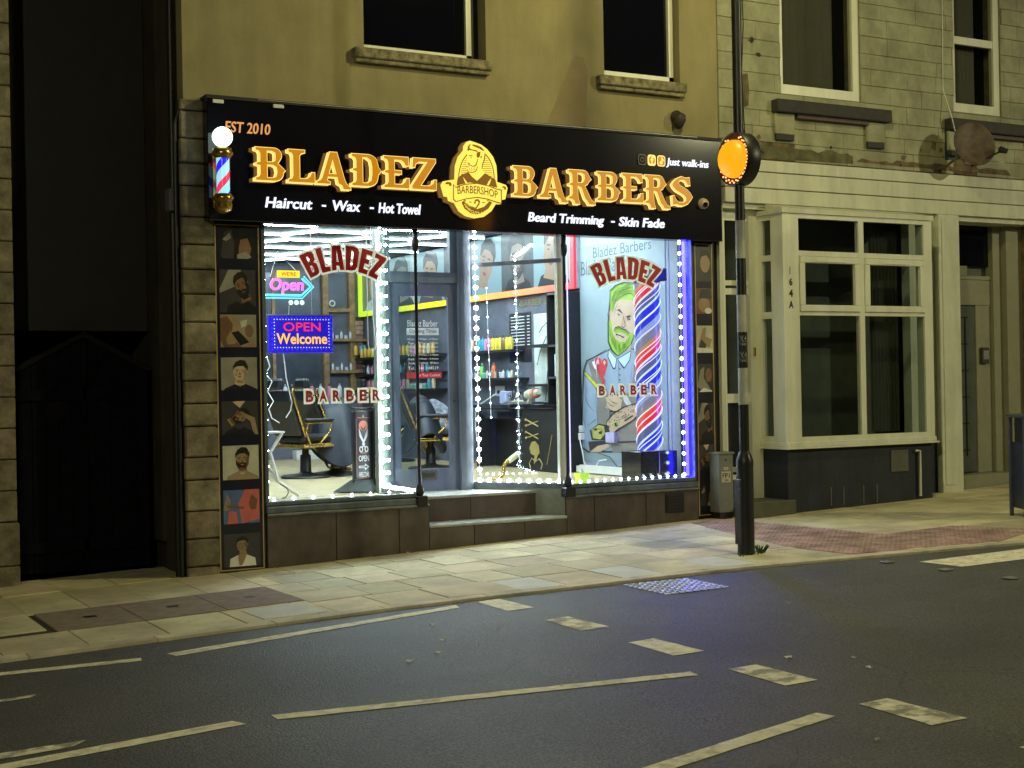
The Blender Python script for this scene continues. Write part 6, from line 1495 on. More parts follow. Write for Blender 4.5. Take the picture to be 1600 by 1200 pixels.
def place(kind, x, y, z, where, s=1.0, n=''):
    ROWN[where] = ROWN.get(where, -1) + 1
    lab = KD[kind][2] + (' tub' if kind[0] == 'j' else ' bottle') + ', ' + ORD[min(ROWN[where], 19)] + ' from left ' + where
    grp = KD[kind][2] + ' products ' + where
    if kind not in proto:
        proto[kind] = bottle(kind, *KD[kind][:2], lab, grp); o = proto[kind]; TREE[o] = [(c, []) for c in kids(o)]
        o.location = (x, y, z); o.scale = (s, s, s); return o
    return dup(proto[kind], (x, y, z), random.uniform(0, 6), lab, grp, (s, s, s))
seq = ['tmauve', 'tmauve', 'tcream', 'tbrown', 'tteal', 'tteal', 'tmauve', 'tpink', 'tyellow', 'tyellow', 'tyellow', 'tbrown', 'tyellow', 'tyellow']
for k, kd in enumerate(seq): place(kd, 5.15, 5.66 - k * .108, 2.142, 'on the upper shelf right of the door', 1.08)
for kd, y_ in (('tgreen', 5.15), ('torange', 4.78)): place(kd, 5.15, y_, 1.737, 'standing on the lower shelf by the door', 1.15)
for k, kd in enumerate(('jgreen', 'jwhite', 'jgreen', 'jgreen', 'jwhite', 'jwhite')): place(kd, 5.16, 5.6 - k * .26, 1.737, 'along the lower shelf by the door', 1.0)
place('tbrown', 5.15, 3.16, 2.182, 'alone on the small shelf over the marble', 1.0)
for k in range(19): place(('tamber', 'tamber', 'tamber', 'tyellow', 'tpink', 'tmauve', 'tamber', 'tcream', 'tcream')[k % 9], 5.15, 9.7 - k * .16, 2.162, 'on the far upper shelf beyond the door', 1.0)
for k in range(19): place(('tcream', 'tmauve', 'tpink', 'tcream', 'jgreen', 'jgreen', 'jwhite', 'jgreen', 'tteal')[k % 9], 5.15, 9.7 - k * .16, 1.602, 'on the far lower shelf beyond the door', 1.0)
for k in range(17): place(('tblack', 'twhite', 'tpink', 'tteal', 'tblack', 'tbrown')[k % 6], 5.15, 9.6 - k * .17, 1.872, 'on the far middle shelf beyond the door', .8)
for k in range(12): place(('tblack', 'twhite', 'tteal', 'tcream')[k % 4], 5.15, 5.62 - k * .125, 1.737, 'in front on the lower shelf by the door', .62)
# ================================================================== back wall: dark panels in oak frames, counter
t = thing('back_display', 'oak framed dark panels and open shelves on the back wall', 'display shelving', (4.6, 9.95, .445))
for x in (4.50, 5.0): MB().box(x, x + .10, 9.86, 9.99, .447, 3.7).build('oak_upright', M_wood, t)
for x in (2.6, 3.58): MB().box(x, x + .06, 9.93, 9.99, 1.5, 3.7).build('oak_upright', M_wood, t)
MB().box(4.60, 5.0, 9.86, 9.99, 2.98, 3.05).build('oak_rail', M_wood, t)
for z in (2.46, 1.90): MB().box(4.60, 5.29, 9.78, 9.99, z, z + .05).build('oak_shelf', M_wood, t)
MB().box(5.12, 5.29, 9.76, 9.99, 2.18, 2.21).build('dark_shelf', M_black, t)
MB().box(4.61, 4.99, 9.95, 9.985, 3.06, 3.66).box(2.67, 3.57, 9.95, 9.985, 1.55, 3.66).box(3.65, 4.49, 9.95, 9.985, 1.55, 3.66).build('dark_mirror_panel', mat('dark_mirror', (.10, .12, .15), .12, var=.2, scale=2, metal=.3), t)
mb = MB(); mb.tube([(4.66 + .05 * math.cos(k), 9.84, 3.13 + .05 * math.sin(k)) for k in [i * .63 for i in range(10)]], .012, 5, closed=True); tag(mb.build('ring_ornament', M_white), 'small white ring ornament on the oak rail of the back wall', 'ornament')
# brick pattern column
t = thing('brick_pillar', 'slim brick pillar between the shelves on the back wall', 'pillar', (5.17, 9.9, .445))
MB().box(5.10, 5.26, 9.90, 9.99, .447, 2.9).build('core', M_mortar, t)
z = .46; k = 0
M_pb = mat('mixed_pillar_brick', (.40, .24, .18), .8, var=.3, obj_var=.45)
while z < 2.82:
    MB().box(5.10 - .004, 5.26 + .004, 9.885, 9.902, z, z + .075, 0, .004).build('brick', M_pb, t); z += .085; k += 1
for k, (kd, x) in enumerate((('tamber', 5.09), ('tteal', 5.2), ('tteal', 5.26))): place(kd, x - .05, 9.72, 2.212 + .0, 'small bottle by the brick pillar at the back', 1.0)
for z, n_ in ((2.512, 5), (1.952, 5)):
    for k in range(n_): place('jwhite' if k % 2 else 'twhite', 4.66 + k * .085, 9.86, z, 'on the %s oak shelf of the back wall' % ('upper' if z > 2.2 else 'lower'), .7)
t = thing('back_counter', 'dark counter with an oak worktop along the back wall', 'counter', (3.2, 9.4, .445))
MB().box(1.0, 4.9, 9.2, 9.9, 1.42, 1.47, 0, .005).build('oak_worktop', M_wood, t); MB().box(1.0, 4.9, 9.3, 9.9, .447, 1.42).build('front_panel', M_dwall, t)
for k, (kd, x) in enumerate((('twhite', 3.76), ('tblack', 3.88), ('tyellow', 4.0), ('tteal', 4.06), ('tteal', 4.12), ('tpink', 4.24), ('twhite', 4.4), ('tpink', 4.56), ('tmauve', 3.66), ('twhite', 4.75))): place(kd, x - .35 * (9.85 - 9.4) / 1.0, 9.4, 1.472, 'on the oak counter at the back', 1.25)
# skirting board on the back, low white boxes
for k, (x, w) in enumerate(((3.6, .5), (4.2, .5))): tag(MB().box(x, x + w, 8.9, 9.1, .447, .60, 0, .005).build('storage_box', M_white), ('left', 'right')[k] + ' white storage box on the floor before the back counter', 'box')
# ================================================================== barber chairs
def barber_chair(lab, loc, rz):
    t = thing('barber_chair', lab, 'barber chair', (0, 0, 0), 'barber chairs in the shop')
    MB().lathe([(.33, 0), (.33, .015), (.30, .035), (.10, .06), (.075, .08)], n=28).build('base_plate', M_leather, t)
    MB().lathe([(.075, .06), (.07, .30), (.045, .31), (.045, .40)], n=18).build('hydraulic_column', M_leather, t)
    MB().box(-.26, .26, -.26, .28, .46, .58, 0, .04).build('seat_cushion', M_leather, t)
    MB().box(-.27, .27, -.24, .26, .40, .455, 0, .008).tube([(-.28, -.24, .42), (-.28, .28, .42)], .018, 6).tube([(.28, -.24, .42), (.28, .28, .42)], .018, 6).build('gold_seat_frame', M_gold, t)
    mb = MB()
    mb.prism([(.22, .56), (.32, .56), (.50, 1.02), (.50, 1.16), (.42, 1.16), (.36, 1.04)], -.25, .25, 0, 'x'); mb.build('backrest', M_leather, t, bevel=.02)
    for s in (-1, 1):
        MB().tube([(s * .265, .24, .56), (s * .27, .38, .92), (s * .27, .47, 1.14), (s * .27, .44, 1.18)], .017, 6).build('gold_back_rim', M_gold, t)
        MB().box(s * .30 - .04, s * .30 + .04, -.22, .26, .74, .79, 0, .018).build('arm_pad', M_leather, t)
        MB().tube([(s * .30, -.20, .735), (s * .30, -.16, .60), (s * .29, .0, .46)], .014, 6).tube([(s * .30, .22, .735), (s * .30, .26, .62), (s * .29, .18, .46)], .014, 6).tube([(s * .30, -.2, .73), (s * .30, .26, .73)], .010, 6).build('gold_arm_frame', M_gold, t)
    MB().tube([(-.18, -.26, .42), (-.18, -.44, .30), (-.18, -.58, .10), (-.18, -.66, .08)], .016, 6).tube([(.18, -.26, .42), (.18, -.44, .30), (.18, -.58, .10), (.18, -.66, .08)], .016, 6).tube([(-.18, -.66, .08), (.18, -.66, .08)], .016, 6).tube([(-.18, -.50, .22), (.18, -.50, .22)], .012, 6).tube([(-.18, -.58, .10), (.18, -.58, .10)], .012, 6).build('gold_footrest', M_gold, t)
    MB().box(-.14, .14, .46, .56, 1.17, 1.32, 0, .03).build('headrest', M_leather, t)
    TREE[t] = [(c, []) for c in kids(t)]
    t.location = loc; t.rotation_euler = (0, 0, rz); ORIG[t] = Vector(loc)
    return t
ch = barber_chair('black and gold barber chair nearest the left edge of the window', (2.02, 4.3, .447), R(112))
ch2 = dup(ch, (2.58, 4.62, .447), R(100), 'gold framed barber chair hidden under a black cape, left of the door'); 
ch3 = dup(ch, (4.15, 4.9, .447), R(75), 'barber chair seen through the shop door with a cape thrown over it')
ch4 = dup(ch, (4.62, 7.2, .447), R(80), 'distant barber chair beyond the door glass')
def cape(name, lab, c, w, d, h, z0, m_, seed, rz=0.0, stripe=False):
    random.seed(seed)
    n_ = 26; rows = 9; vs = []; fs = []
    for j in range(rows):
        t_ = j / (rows - 1)
        for k in range(n_):
            a = 2 * math.pi * k / n_
            fold = 1 + .10 * t_ * math.sin(a * 5 + seed) + .05 * t_ * math.sin(a * 9 + 2)
            rx = w * (.30 + .72 * t_ ** .55) * fold; ry = d * (.30 + .75 * t_ ** .55) * fold
            if t_ > .999 : pass
            hem = .16 * math.sin(a * 2 + seed) * t_
            x, y = rx * math.cos(a), ry * math.sin(a) + .12 * (1 - t_)
            vs.append((c[0] + x * math.cos(rz) - y * math.sin(rz), c[1] + x * math.sin(rz) + y * math.cos(rz), c[2] + z0 + h * (1 - t_ ** 1.25) + hem + (.05 * math.sin(a + 1) if j == 0 else 0)))
    for j in range(rows - 1):
        for k in range(n_): fs.append((j * n_ + k, j * n_ + (k + 1) % n_, (j + 1) * n_ + (k + 1) % n_, (j + 1) * n_ + k))
    vs.append((c[0], c[1] + .1, c[2] + z0 + h + .03)); top = len(vs) - 1
    for k in range(n_): fs.append((top, (k + 1) % n_, k))
    o = MB().add(vs, fs, 0, True).build(name, m_)
    md = o.modifiers.new('thickness', 'SOLIDIFY'); md.thickness = .006
    md = o.modifiers.new('smooth', 'SUBSURF'); md.levels = 1; md.render_levels = 1
    return tag(o, lab, 'cape')
cape('barber_cape', 'black cape draped over the gold barber chair left of the A-board', (2.50, 4.40, .447), .34, .36, .74, .28, M_cloth, 2)
M_print = mat('zebra_printed_cape', (.30, .34, .40), .6, var=.9, scale=9, col2=(.02, .02, .03))
cape('barber_cape', 'black cape hanging over the barber chair behind the door glass', (4.02, 4.86, .447), .30, .34, .66, .36, M_cloth, 5)
cape('patterned_cape', 'black and white patterned cape thrown on the chair seen behind the door', (4.42, 5.3, .447), .26, .24, .34, .62, M_print, 8)
# ================================================================== things standing in the left window
t = thing('a_board', 'tall narrow black pavement board with scissors and OPEN arrow inside the window', 'A-board', (1.52, 1.3, .447))
M_bb = mat('board_black', (.02, .02, .024), .3); 
AF = Frame((1.415, 1.17, 0), (1, -.10, 0), (0, 0, 1))
mb = MB(); slab(mb, AF, 0, .215, .60, 1.38, -.05, .0); mb.build('board', M_bb, t, bevel=.02)
mb = MB(); slab(mb, AF, -.012, .0, .56, 1.36, -.06, .008); slab(mb, AF, .215, .240, .47, 1.37, -.06, .010); slab(mb, AF, -.01, .238, 1.382, 1.405, -.06, .008); mb.build('board_rim', M_iron, t, bevel=.006)
mb = MB().add([(1.20, 1.34, .455), (1.58, 1.06, .455), (1.98, 1.30, .455), (1.60, 1.66, .455), (1.40, 1.24, .60), (1.60, 1.14, .60), (1.70, 1.22, .60), (1.50, 1.36, .60)], [(3, 2, 1, 0), (4, 5, 6, 7), (0, 1, 5, 4), (1, 2, 6, 5), (2, 3, 7, 6), (3, 0, 4, 7)]); mb.build('rubber_base', M_rubber, t, bevel=.02)
M_bw = mat('board_white_print', (.60, .62, .62), .5); M_bor = mat('board_coral_print', (.62, .20, .12), .5)
mb = MB()
poly(mb, AF, ellipse(.108, 1.20, .052, .055, 18), 1, .001); poly(mb, AF, [(.075, 1.20), (.108, 1.165), (.142, 1.20), (.125, 1.15), (.09, 1.15)], 2, .002)
poly(mb, AF, [(.055, 1.18), (.062, 1.08), (.115, .98), (.125, .99), (.09, 1.08)], 0, .003); poly(mb, AF, [(.16, 1.18), (.153, 1.08), (.10, .98), (.09, .99), (.125, 1.08)], 0, .0035)
poly(mb, AF, ellipse(.078, .935, .022, .035, 14), 0, .0042); poly(mb, AF, ellipse(.078, .935, .012, .022, 14), 2, .0046); poly(mb, AF, ellipse(.140, .935, .022, .035, 14), 0, .0042); poly(mb, AF, ellipse(.140, .935, .012, .022, 14), 2, .0046)
poly(mb, AF, [(.088, .96), (.112, 1.0), (.118, .995), (.10, .955)], 0, .005); poly(mb, AF, [(.13, .96), (.106, 1.0), (.10, .995), (.118, .955)], 0, .005)
put_text(mb, AF, 'BARBER', .075, .14, .885, .905, 1, .01, 0, .001); put_text(mb, AF, 'OPEN', .05, .17, .80, .865, 0, .012, 0, .001); put_text(mb, AF, 'WELCOME', .05, .17, .625, .68, 0, .012, 0, .001)
poly(mb, AF, [(.05, .75), (.05, .725), (.12, .725), (.12, .70), (.17, .738), (.12, .775), (.12, .75)], 0, .001); poly(mb, AF, [(.062, .743), (.062, .732), (.128, .732), (.128, .72), (.155, .738), (.128, .756), (.128, .743)], 2, .002)
rect(mb, AF, .05, .17, .61, .615, 1, .001); rect(mb, AF, .04, .185, 1.285, 1.29, 1, .001); rect(mb, AF, .025, .028, .64, 1.28, 1, .001)
put_text(mb, AF, '&', .10, .12, 1.295, 1.32, 0, .0, 0, .001)
mb.build('printed_face', (M_bw, M_bor, M_bb), t)
t = thing('folding_stand', 'white folding metal stand at the left edge of the window', 'stand', (.5, 1.2, .447))
MB().box(.30, .60, 1.15, 1.4, 1.145, 1.165, 0, .004).build('top_plate', M_white, t)
for pts in ([(.585, 1.2, 1.145), (.445, 1.2, .94)], [(.445, 1.2, .945), (.53, 1.2, .62)], [(.53, 1.2, .62), (.76, 1.2, .46)], [(.33, 1.25, 1.14), (.42, 1.25, .80), (.53, 1.2, .62)]): MB().tube(pts, .018, 8).build('leg', M_white, t)
tag(MB().tube([(.53, 1.15, .60), (.60, 1.1, .55), (.59, 1.05, .50), (.54, 1.0, .46), (.48, .95, .455)], .005, 5).build('power_cable', M_black), 'thin black cable curling on the floor under the folding stand', 'cable')
t = thing('lime_cup', 'small square lime green cup holding a tissue in the right window', 'cup', (3.875, .34, .447))
MB().add([(3.825, .29, .447), (3.925, .29, .447), (3.925, .39, .447), (3.825, .39, .447), (3.81, .275, .60), (3.94, .275, .60), (3.94, .405, .60), (3.81, .405, .60)], [(3, 2, 1, 0), (0, 1, 5, 4), (1, 2, 6, 5), (2, 3, 7, 6), (3, 0, 4, 7)]).build('cup_body', glow('lime_cup', (.55, .9, .08), .25, (.5, .8, .06)), t)
MB().add([(3.84, .31, .58), (3.91, .31, .58), (3.90, .37, .58), (3.85, .35, .58), (3.875, .34, .66)], [(0, 1, 4), (1, 2, 4), (2, 3, 4), (3, 0, 4)]).build('tissue', M_white, t)
t = thing('gold_ornament', 'curved gold stand with a glass bottle on the floor right of the door', 'ornament', (3.4, 1.4, .447))
MB().tube([(3.22, 1.35, .50), (3.34, 1.35, .50), (3.40, 1.35, .56), (3.41, 1.35, .66), (3.46, 1.35, .72)], .022, 8).build('curved_stand', M_gold, t)
MB().lathe([(.03, 0), (.035, .04), (.035, .16), (.02, .19)], (3.47, 1.35, .71), 12, axis=(.8, 0, .5)).build('bottle', mat('pale_gold_bottle', (.6, .6, .4), .2), t)
# ================================================================== painted stone house on the right
hs = thing('terraced_house', 'flaking white painted stone house with a white framed bay window beside the pole', 'house', (5.66, 0, gz(5.66)))
HX0, HX1 = 5.66, 14.0
ops = [(6.62, 7.92, 5.13, 7.2), (9.55, 10.44, 5.14, 7.2)]
wall_with_openings('wall_core', HX0, HX1, 4.28, 8.4, .005, .3, ops, mat('paint_filled_joint', (.22, .215, .14), .85, var=.25, scale=6), hs)
MB().box(HX0, HX1, .3, 9, 8.3, 8.4).box(13.9, 14, .3, 9, 0, 8.3).box(HX0, HX1, 8.9, 9, 0, 8.3).build('rear_walls', M_allwall, hs)
random.seed(11)
z = 4.30; r_ = 0
M_bare = mat('bare_brown_stone', (.20, .15, .09), .9, var=.3, bump=.01, obj_var=.1)
while z < 6.9:
    h = random.choice((.19, .212, .225)); x = HX0 + .004 + (0 if r_ % 2 else -.2)
    while x < 11.6:
        w = random.uniform(.28, .74)
        a, b_ = max(x, HX0 + .004), x + w
        segs = [(a, b_)]
        for (oa, ob, oc, od) in ops:
            if z + h > oc:
                ns = []
                for (p, q) in segs:
                    if q <= oa or p >= ob: ns.append((p, q))
                    else:
                        if p < oa - .05: ns.append((p, oa))
                        if q > ob + .05: ns.append((ob, q))
                segs = ns
        for (p, q) in segs:
            if q - p > .04:
                bare = z < 4.5 and random.random() < .22 or random.random() < .012
                o = MB().box(p + .0013, q - .0013, -.012 - random.uniform(0, .007), .03, z + .002, z + h - .002, 0, .005).build('stone_block', M_bare if bare else M_pstone, hs)
        x += w
    z += h; r_ += 1
# flaked cement band above the shop boards, corbels under the sills
pts = [(6.1, 4.31), (6.1, 4.47)] + [(6.1 + k * .12, 4.46 + random.uniform(-.03, .03)) for k in range(1, 14)] + [(7.75, 4.42), (7.75, 4.33)]
poly(MB(), FX(-.0205), pts).build('cement_patch', mat('dirty_cement', (.17, .16, .09), .9, var=.3, bump=.008), hs)
pts = [(7.8, 4.36)] + [(7.8 + k * .1, 4.40 + random.uniform(-.025, .025)) for k in range(1, 28)] + [(10.6, 4.34), (9, 4.35)]
poly(MB(), FX(-.0205), pts).build('cement_patch', M_bare, hs)
poly(MB(), FX(-.0207), [(9.35, 4.48), (9.35, 4.93), (9.6, 4.92), (9.9, 4.86), (9.85, 4.62), (9.6, 4.5)]).build('bare_stone_patch', mat('blue_grey_flaked', (.07, .12, .12), .9, var=.4, scale=5), hs)
poly(MB(), FX(-.0209), [(9.1, 4.62), (9.14, 4.72), (9.2, 4.70), (9.18, 4.58)]).build('bare_stone_patch', M_bare, hs)
poly(MB(), FX(-.0209), [(6.02, 4.9), (6.02, 5.3), (6.1, 5.32), (6.12, 5.1), (6.1, 4.93)]).build('bare_stone_patch', M_bare, hs)
for a, b_, z0, z1 in ((6.46, 8.32, 4.875, 5.03), (9.36, 11.3, 4.865, 5.02)):
    s_ = MB().box(a, b_, -.14, .1, z0, z1, 0, .01).build('window_sill', M_darksill, hs)
    MB().box(a + .35, b_ - .35, -.09, -.02, z0 - .05, z0 - .001, 0).build('under_sill_strip', mat('faded_purple_board', (.13, .09, .10), .8), s_)
    for c in (a + .02, b_ - .36):
        MB().box(c, c + .30, -.07, -.02, z0 - .26, z0 - .001, 0, .01).build('corbel', M_pstone, hs)
        MB().box(c + .01, c + .29, -.065, -.02, z0 - .33, z0 - .262, 0, .006).build('corbel_foot', M_darksill, hs)
for (a, b_, c, d) in ops:
    wf = MB().box(a, a + .055, .02, .10, c, d).box(b_ - .11, b_, .02, .10, c, d).box(a + .055, b_ - .11, .02, .10, c, c + .12).box(a + .055, b_ - .11, .02, .10, d - .1, d).build('upper_window', M_upvc, hs)
    MB().box(a + .055, b_ - .11, .055, .065, c + .12, d - .1).build('pane', glass('house_pane', (.80, .80, .78)), wf)
    if a > 9: MB().box(a + .055, b_ - .11, .03, .09, 6.05, 6.15).build('transom', M_upvc, wf)
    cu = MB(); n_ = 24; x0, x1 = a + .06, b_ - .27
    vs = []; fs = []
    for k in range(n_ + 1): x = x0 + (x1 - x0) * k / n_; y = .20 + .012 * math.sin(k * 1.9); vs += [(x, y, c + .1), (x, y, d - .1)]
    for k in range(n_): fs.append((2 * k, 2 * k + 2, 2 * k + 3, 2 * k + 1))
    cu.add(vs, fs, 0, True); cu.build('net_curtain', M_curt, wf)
    MB().box(a, b_, .29, .3, c, d).build('blackout_behind', M_black, hs)
random.seed(44)
for k in range(17):
    cx = random.choice((random.uniform(5.75, 6.5), random.uniform(8.0, 9.4), random.uniform(5.8, 10.8))); cz = random.uniform(4.36, 6.3) if k > 9 else random.uniform(4.34, 4.62)
    if any(a - .12 < cx < b_ + .12 and cz > c - .32 for a, b_, c, d in ops) or (cz > 4.8 and cz < 5.1): continue
    r_ = random.uniform(.012, .045); n_ = 13
    pts = [(cx + r_ * random.uniform(.5, 1.3) * math.cos(2 * math.pi * i / n_) * 1.1, cz + r_ * random.uniform(.5, 1.3) * math.sin(2 * math.pi * i / n_)) for i in range(n_)]
    poly(MB(), FX(-.0212 - .0001 * k), pts).build('peeled_paint_patch', (M_bare, M_mortar)[k % 2], hs)
# horizontal boards over the shopfront
for z0, z1, y in ((4.135, 4.275, -.10), (3.935, 4.125, -.105), (3.745, 3.925, -.11)):
    MB().box(5.665, 12.5, y, -.0, z0, z1, 0, .007).build('fascia_board', M_wpaint, hs)
MB().box(5.665, 12.5, -.055, .3, 3.68, 3.744).build('soffit', M_wpaint, hs)
MB().box(5.665, 12.5, -.085, -.02, 4.124, 4.136).box(5.665, 12.5, -.09, -.02, 3.924, 3.936).build('board_shadow_gap', M_mortar, hs)
# wall behind the doorway area
MB().box(5.665, 12.5, .40, .45, -.2, 3.68).build('inner_wall', mat('dim_inner_wall', (.13, .14, .12), .8), hs)
# left doorway
dz = gz(5.9)
MB().box(5.60, 5.655, -.055, .1, dz - .1, 3.70).build('tmp', M_wpaint, hs); COL.objects['tmp'].name = 'end_pilaster'
ld = MB().box(5.66, 5.76, .05, .14, dz - .05, 3.68).box(6.10, 6.265, .02, .14, dz - .05, 3.68).box(5.76, 6.10, .06, .13, 3.55, 3.68).box(5.76, 6.10, .06, .13, 2.77, 2.83).box(5.76, 6.10, .06, .13, 2.66, 2.735).box(5.76, 6.10, .06, .13, 1.36, 1.47).box(5.76, 6.10, .06, .13, .44, .50).box(5.76, 6.10, .06, .13, .53, .59).build('side_door', M_upvc, hs)
MB().box(5.76, 6.10, .09, .095, 1.47, 3.55).build('pane', glass('door_pane_dark', (.7, .75, .75)), ld)
MB().box(5.76, 6.10, .10, .12, dz - .05, 1.36).build('lower_panel', M_navy, ld)
MB().box(6.14, 6.155, -.01, .02, 1.92, 2.02).build('door_handle', M_gold, ld)
MB().box(5.68, 6.36, -.46, .10, dz - .1, .205, 0, .01).build('door_step', mat('dark_step', (.10, .10, .075), .8, bump=.003), hs)
# bay window
bx0, bx1, by0 = 6.23, 8.64, -.45
MB().box(bx0 + .04, bx1 - .03, by0 + .03, .40, dz - .15, .80, 0, .004).build('bay_plinth', M_navy, hs)
MB().box(bx0 - .03, bx1 + .03, by0 - .05, .0, .80, .825, 0, .004).box(bx0 - .01, bx1 + .0, by0 - .03, .0, .826, .88, 0, .004).build('bay_sill', M_upvc, hs)
bay = MB()
bay.box(bx0, 6.47, by0, by0 + .16, .88, 3.60).box(8.50, bx1, by0, by0 + .14, .88, 3.60)
bay.box(6.47, 8.50, by0, by0 + .07, 3.545, 3.60).box(6.47, 8.50, by0, by0 + .07, .88, .94)
bay.box(7.42, 7.50, by0 + .001, by0 + .07, .94, 3.545)
for a, b_ in ((6.47, 7.42), (7.50, 8.50)):
    bay.box(a, b_, by0 + .004, by0 + .07, 3.10, 3.16).box(a, b_, by0 + .004, by0 + .07, 2.39, 2.43)
bf = bay.build('bay_window', M_upvc, hs)
for a, b_ in ((6.475, 7.415), (7.505, 8.495)):
    c = MB().box(a, b_, by0 - .018, by0 + .03, 3.015, 3.095, 0, .008).box(a, b_, by0 - .018, by0 + .03, 2.435, 2.515, 0, .008).box(a, a + .075, by0 - .018, by0 + .03, 2.516, 3.014).box(b_ - .075, b_, by0 - .018, by0 + .03, 2.516, 3.014).build('casement', M_upvc, bf)
    MB().box((a + b_) / 2 - .22, (a + b_) / 2 + .22, by0 - .026, by0 - .019, 3.035, 3.05).build('trickle_vent', M_white, bf)
PN = glass('bay_pane', (.80, .84, .84))
for a, b_ in ((6.47, 7.42), (7.50, 8.50)):
    MB().box(a, b_, by0 + .03, by0 + .036, 3.16, 3.545).box(a + .07, b_ - .07, by0 + .02, by0 + .026, 2.51, 3.02).box(a, b_, by0 + .03, by0 + .036, .94, 2.39).build('pane', PN, bf)
sd = MB().box(bx0, bx0 + .06, -.29, -.225, .88, 3.60).box(bx0, bx0 + .06, -.05, .02, .88, 3.60)
for z0, z1 in ((.88, .95), (2.36, 2.44), (3.05, 3.12), (3.54, 3.60)): sd.box(bx0 + .001, bx0 + .059, -.225, -.05, z0, z1)
sd.build('side_frame', M_upvc, bf)
MB().box(bx0 + .03, bx0 + .036, -.225, -.05, .95, 3.54).build('pane', PN, bf)
MB().box(bx0 - .02, bx1 + .02, by0 - .02, .0, 3.601, 3.66).build('bay_head', M_wpaint, hs)
MB().prism([(-.12, 3.661), (-.47, 3.661), (-.12, 3.74)], 6.25, 8.62, 0, 'x').build('bay_flashing', M_wpaint, hs)
# net blinds and a red glow deep inside
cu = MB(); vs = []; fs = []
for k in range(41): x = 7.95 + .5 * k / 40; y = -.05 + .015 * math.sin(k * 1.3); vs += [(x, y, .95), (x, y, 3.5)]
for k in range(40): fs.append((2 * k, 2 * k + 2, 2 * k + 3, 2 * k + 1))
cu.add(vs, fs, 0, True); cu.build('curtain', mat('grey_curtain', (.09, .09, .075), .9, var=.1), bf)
MB().ball((8.1, .30, 1.60), .028, 8).build('red_standby_lamp', glow('red_standby', (1, .03, .02), .8), bf)
NF = FX(by0 - .002)
for k, c in enumerate('164A'): put_text(MB(), NF, c, (6.345, 6.335, 6.33, 6.325)[k] - .02, (6.355, 6.385, 6.39, 6.395)[k] - .02, 2.875 - k * .135, 2.965 - k * .135, 0, .04, 0, .001).build('house_number', M_black, hs)
MB().box(7.90, 8.19, by0 + .012, by0 + .03, .46, .73, 0, .004).build('meter_hatch', mat('grey_meter_hatch', (.11, .11, .095), .6), hs)
MB().tube([(8.30, by0 + .0, .71), (8.36, by0 - .01, .71), (8.36, by0 - .01, .14)], .018, 8).build('overflow_pipe', M_wpaint, hs)
for a in (6.92, 7.12, 7.44, 7.66): MB().box(a, a + .012, by0 + .02, by0 + .03, .10, .32).build('vent_edge', mat('faint_vent_line', (.15, .15, .12), .8), hs)
# pilaster between bay and doorway
MB().box(8.66, 9.10, -.04, .1, .80, 3.68).build('return_panel', M_wpaint, hs)
MB().box(8.66, 9.10, -.03, .1, -.1, .80).build('return_plinth', M_navy, hs)
MB().box(9.10, 9.47, -.13, .40, gz(9.2) - .05, 3.742, 0, .006).box(9.145, 9.30, -.142, -.131, gz(9.2) + .1, 3.70, 0).build('pilaster', M_wpaint, hs)
# right doorway, recessed
M_dd = mat('shaded_cream_door_paint', (.25, .25, .18), .5, var=.06)  # cream darkened, the shade of the recess put into its colour
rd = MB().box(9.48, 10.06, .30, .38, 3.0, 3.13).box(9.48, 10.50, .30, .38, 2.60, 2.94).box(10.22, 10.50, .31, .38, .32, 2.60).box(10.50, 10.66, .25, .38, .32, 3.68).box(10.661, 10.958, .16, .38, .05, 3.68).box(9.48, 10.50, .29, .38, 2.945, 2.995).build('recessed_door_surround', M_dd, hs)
MB().box(9.48, 10.50, .33, .335, 3.13, 3.68).build('fanlight_pane', M_gdark, rd)
lf = MB().box(9.50, 10.21, .33, .37, .33, 2.59).build('leaded_door', mat('green_grey_door', (.085, .10, .085), .4), hs)
for k in range(6): MB().box(9.56, 10.08, .322, .329, .62 + k * .36, .64 + k * .36).build('glazing_bar', M_black, lf)
for k in range(3): MB().box(9.62 + k * .2, 9.635 + k * .2, .316, .3215, .55, 2.45).build('glazing_bar', M_black, lf)
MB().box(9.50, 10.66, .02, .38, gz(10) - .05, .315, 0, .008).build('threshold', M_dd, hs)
ip = MB().box(10.28, 10.42, .26, .309, 1.80, 2.02, 0, .008).build('entry_phone', M_darksill, hs); MB().box(10.30, 10.40, .255, .2595, 1.86, 1.98).build('keypad', M_steel, ip)
put_text(MB(), FX(.328), '164', 9.62, 9.84, 3.20, 3.29, 0, .02, 0, .001).build('house_number', M_black, hs)
MB().box(10.96, 14.0, -.02, .40, 0, 3.68).build('brown_side_wall', M_brick, hs)
# satellite dish
t = thing('satellite_dish', 'brown satellite dish on an arm under the right upper window of the stone house', 'satellite dish', (9.25, -.02, 4.45))
c = Vector((9.40, -.42, 4.60)); ax = Vector((-.25, -.93, .2)).normalized()
MB().lathe([(.004, .0), (.10, .008), (.20, .035), (.28, .075), (.30, .088), (.288, .08), (.20, .045), (.004, .01)], c, 28, axis=ax, caps=False).build('reflector', M_dish, t)
lnb = c + ax * .30 + Vector((.34, 0, -.14))
MB().tube([c + Vector((0, 0, -.26)), lnb], .012, 6).build('feed_arm', M_black, t)
MB().lathe([(.03, -.06), (.045, .04), (.03, .05)], lnb, 12, axis=(-.5, .7, .3)).build('receiver_head', M_black, t)
MB().tube([(9.2, -.01, 4.35), (9.22, -.16, 4.36), c + Vector((-.02, .04, -.02))], .018, 6).box(9.14, 9.26, -.035, -.012, 4.27, 4.42).build('wall_mount', M_dish, t)
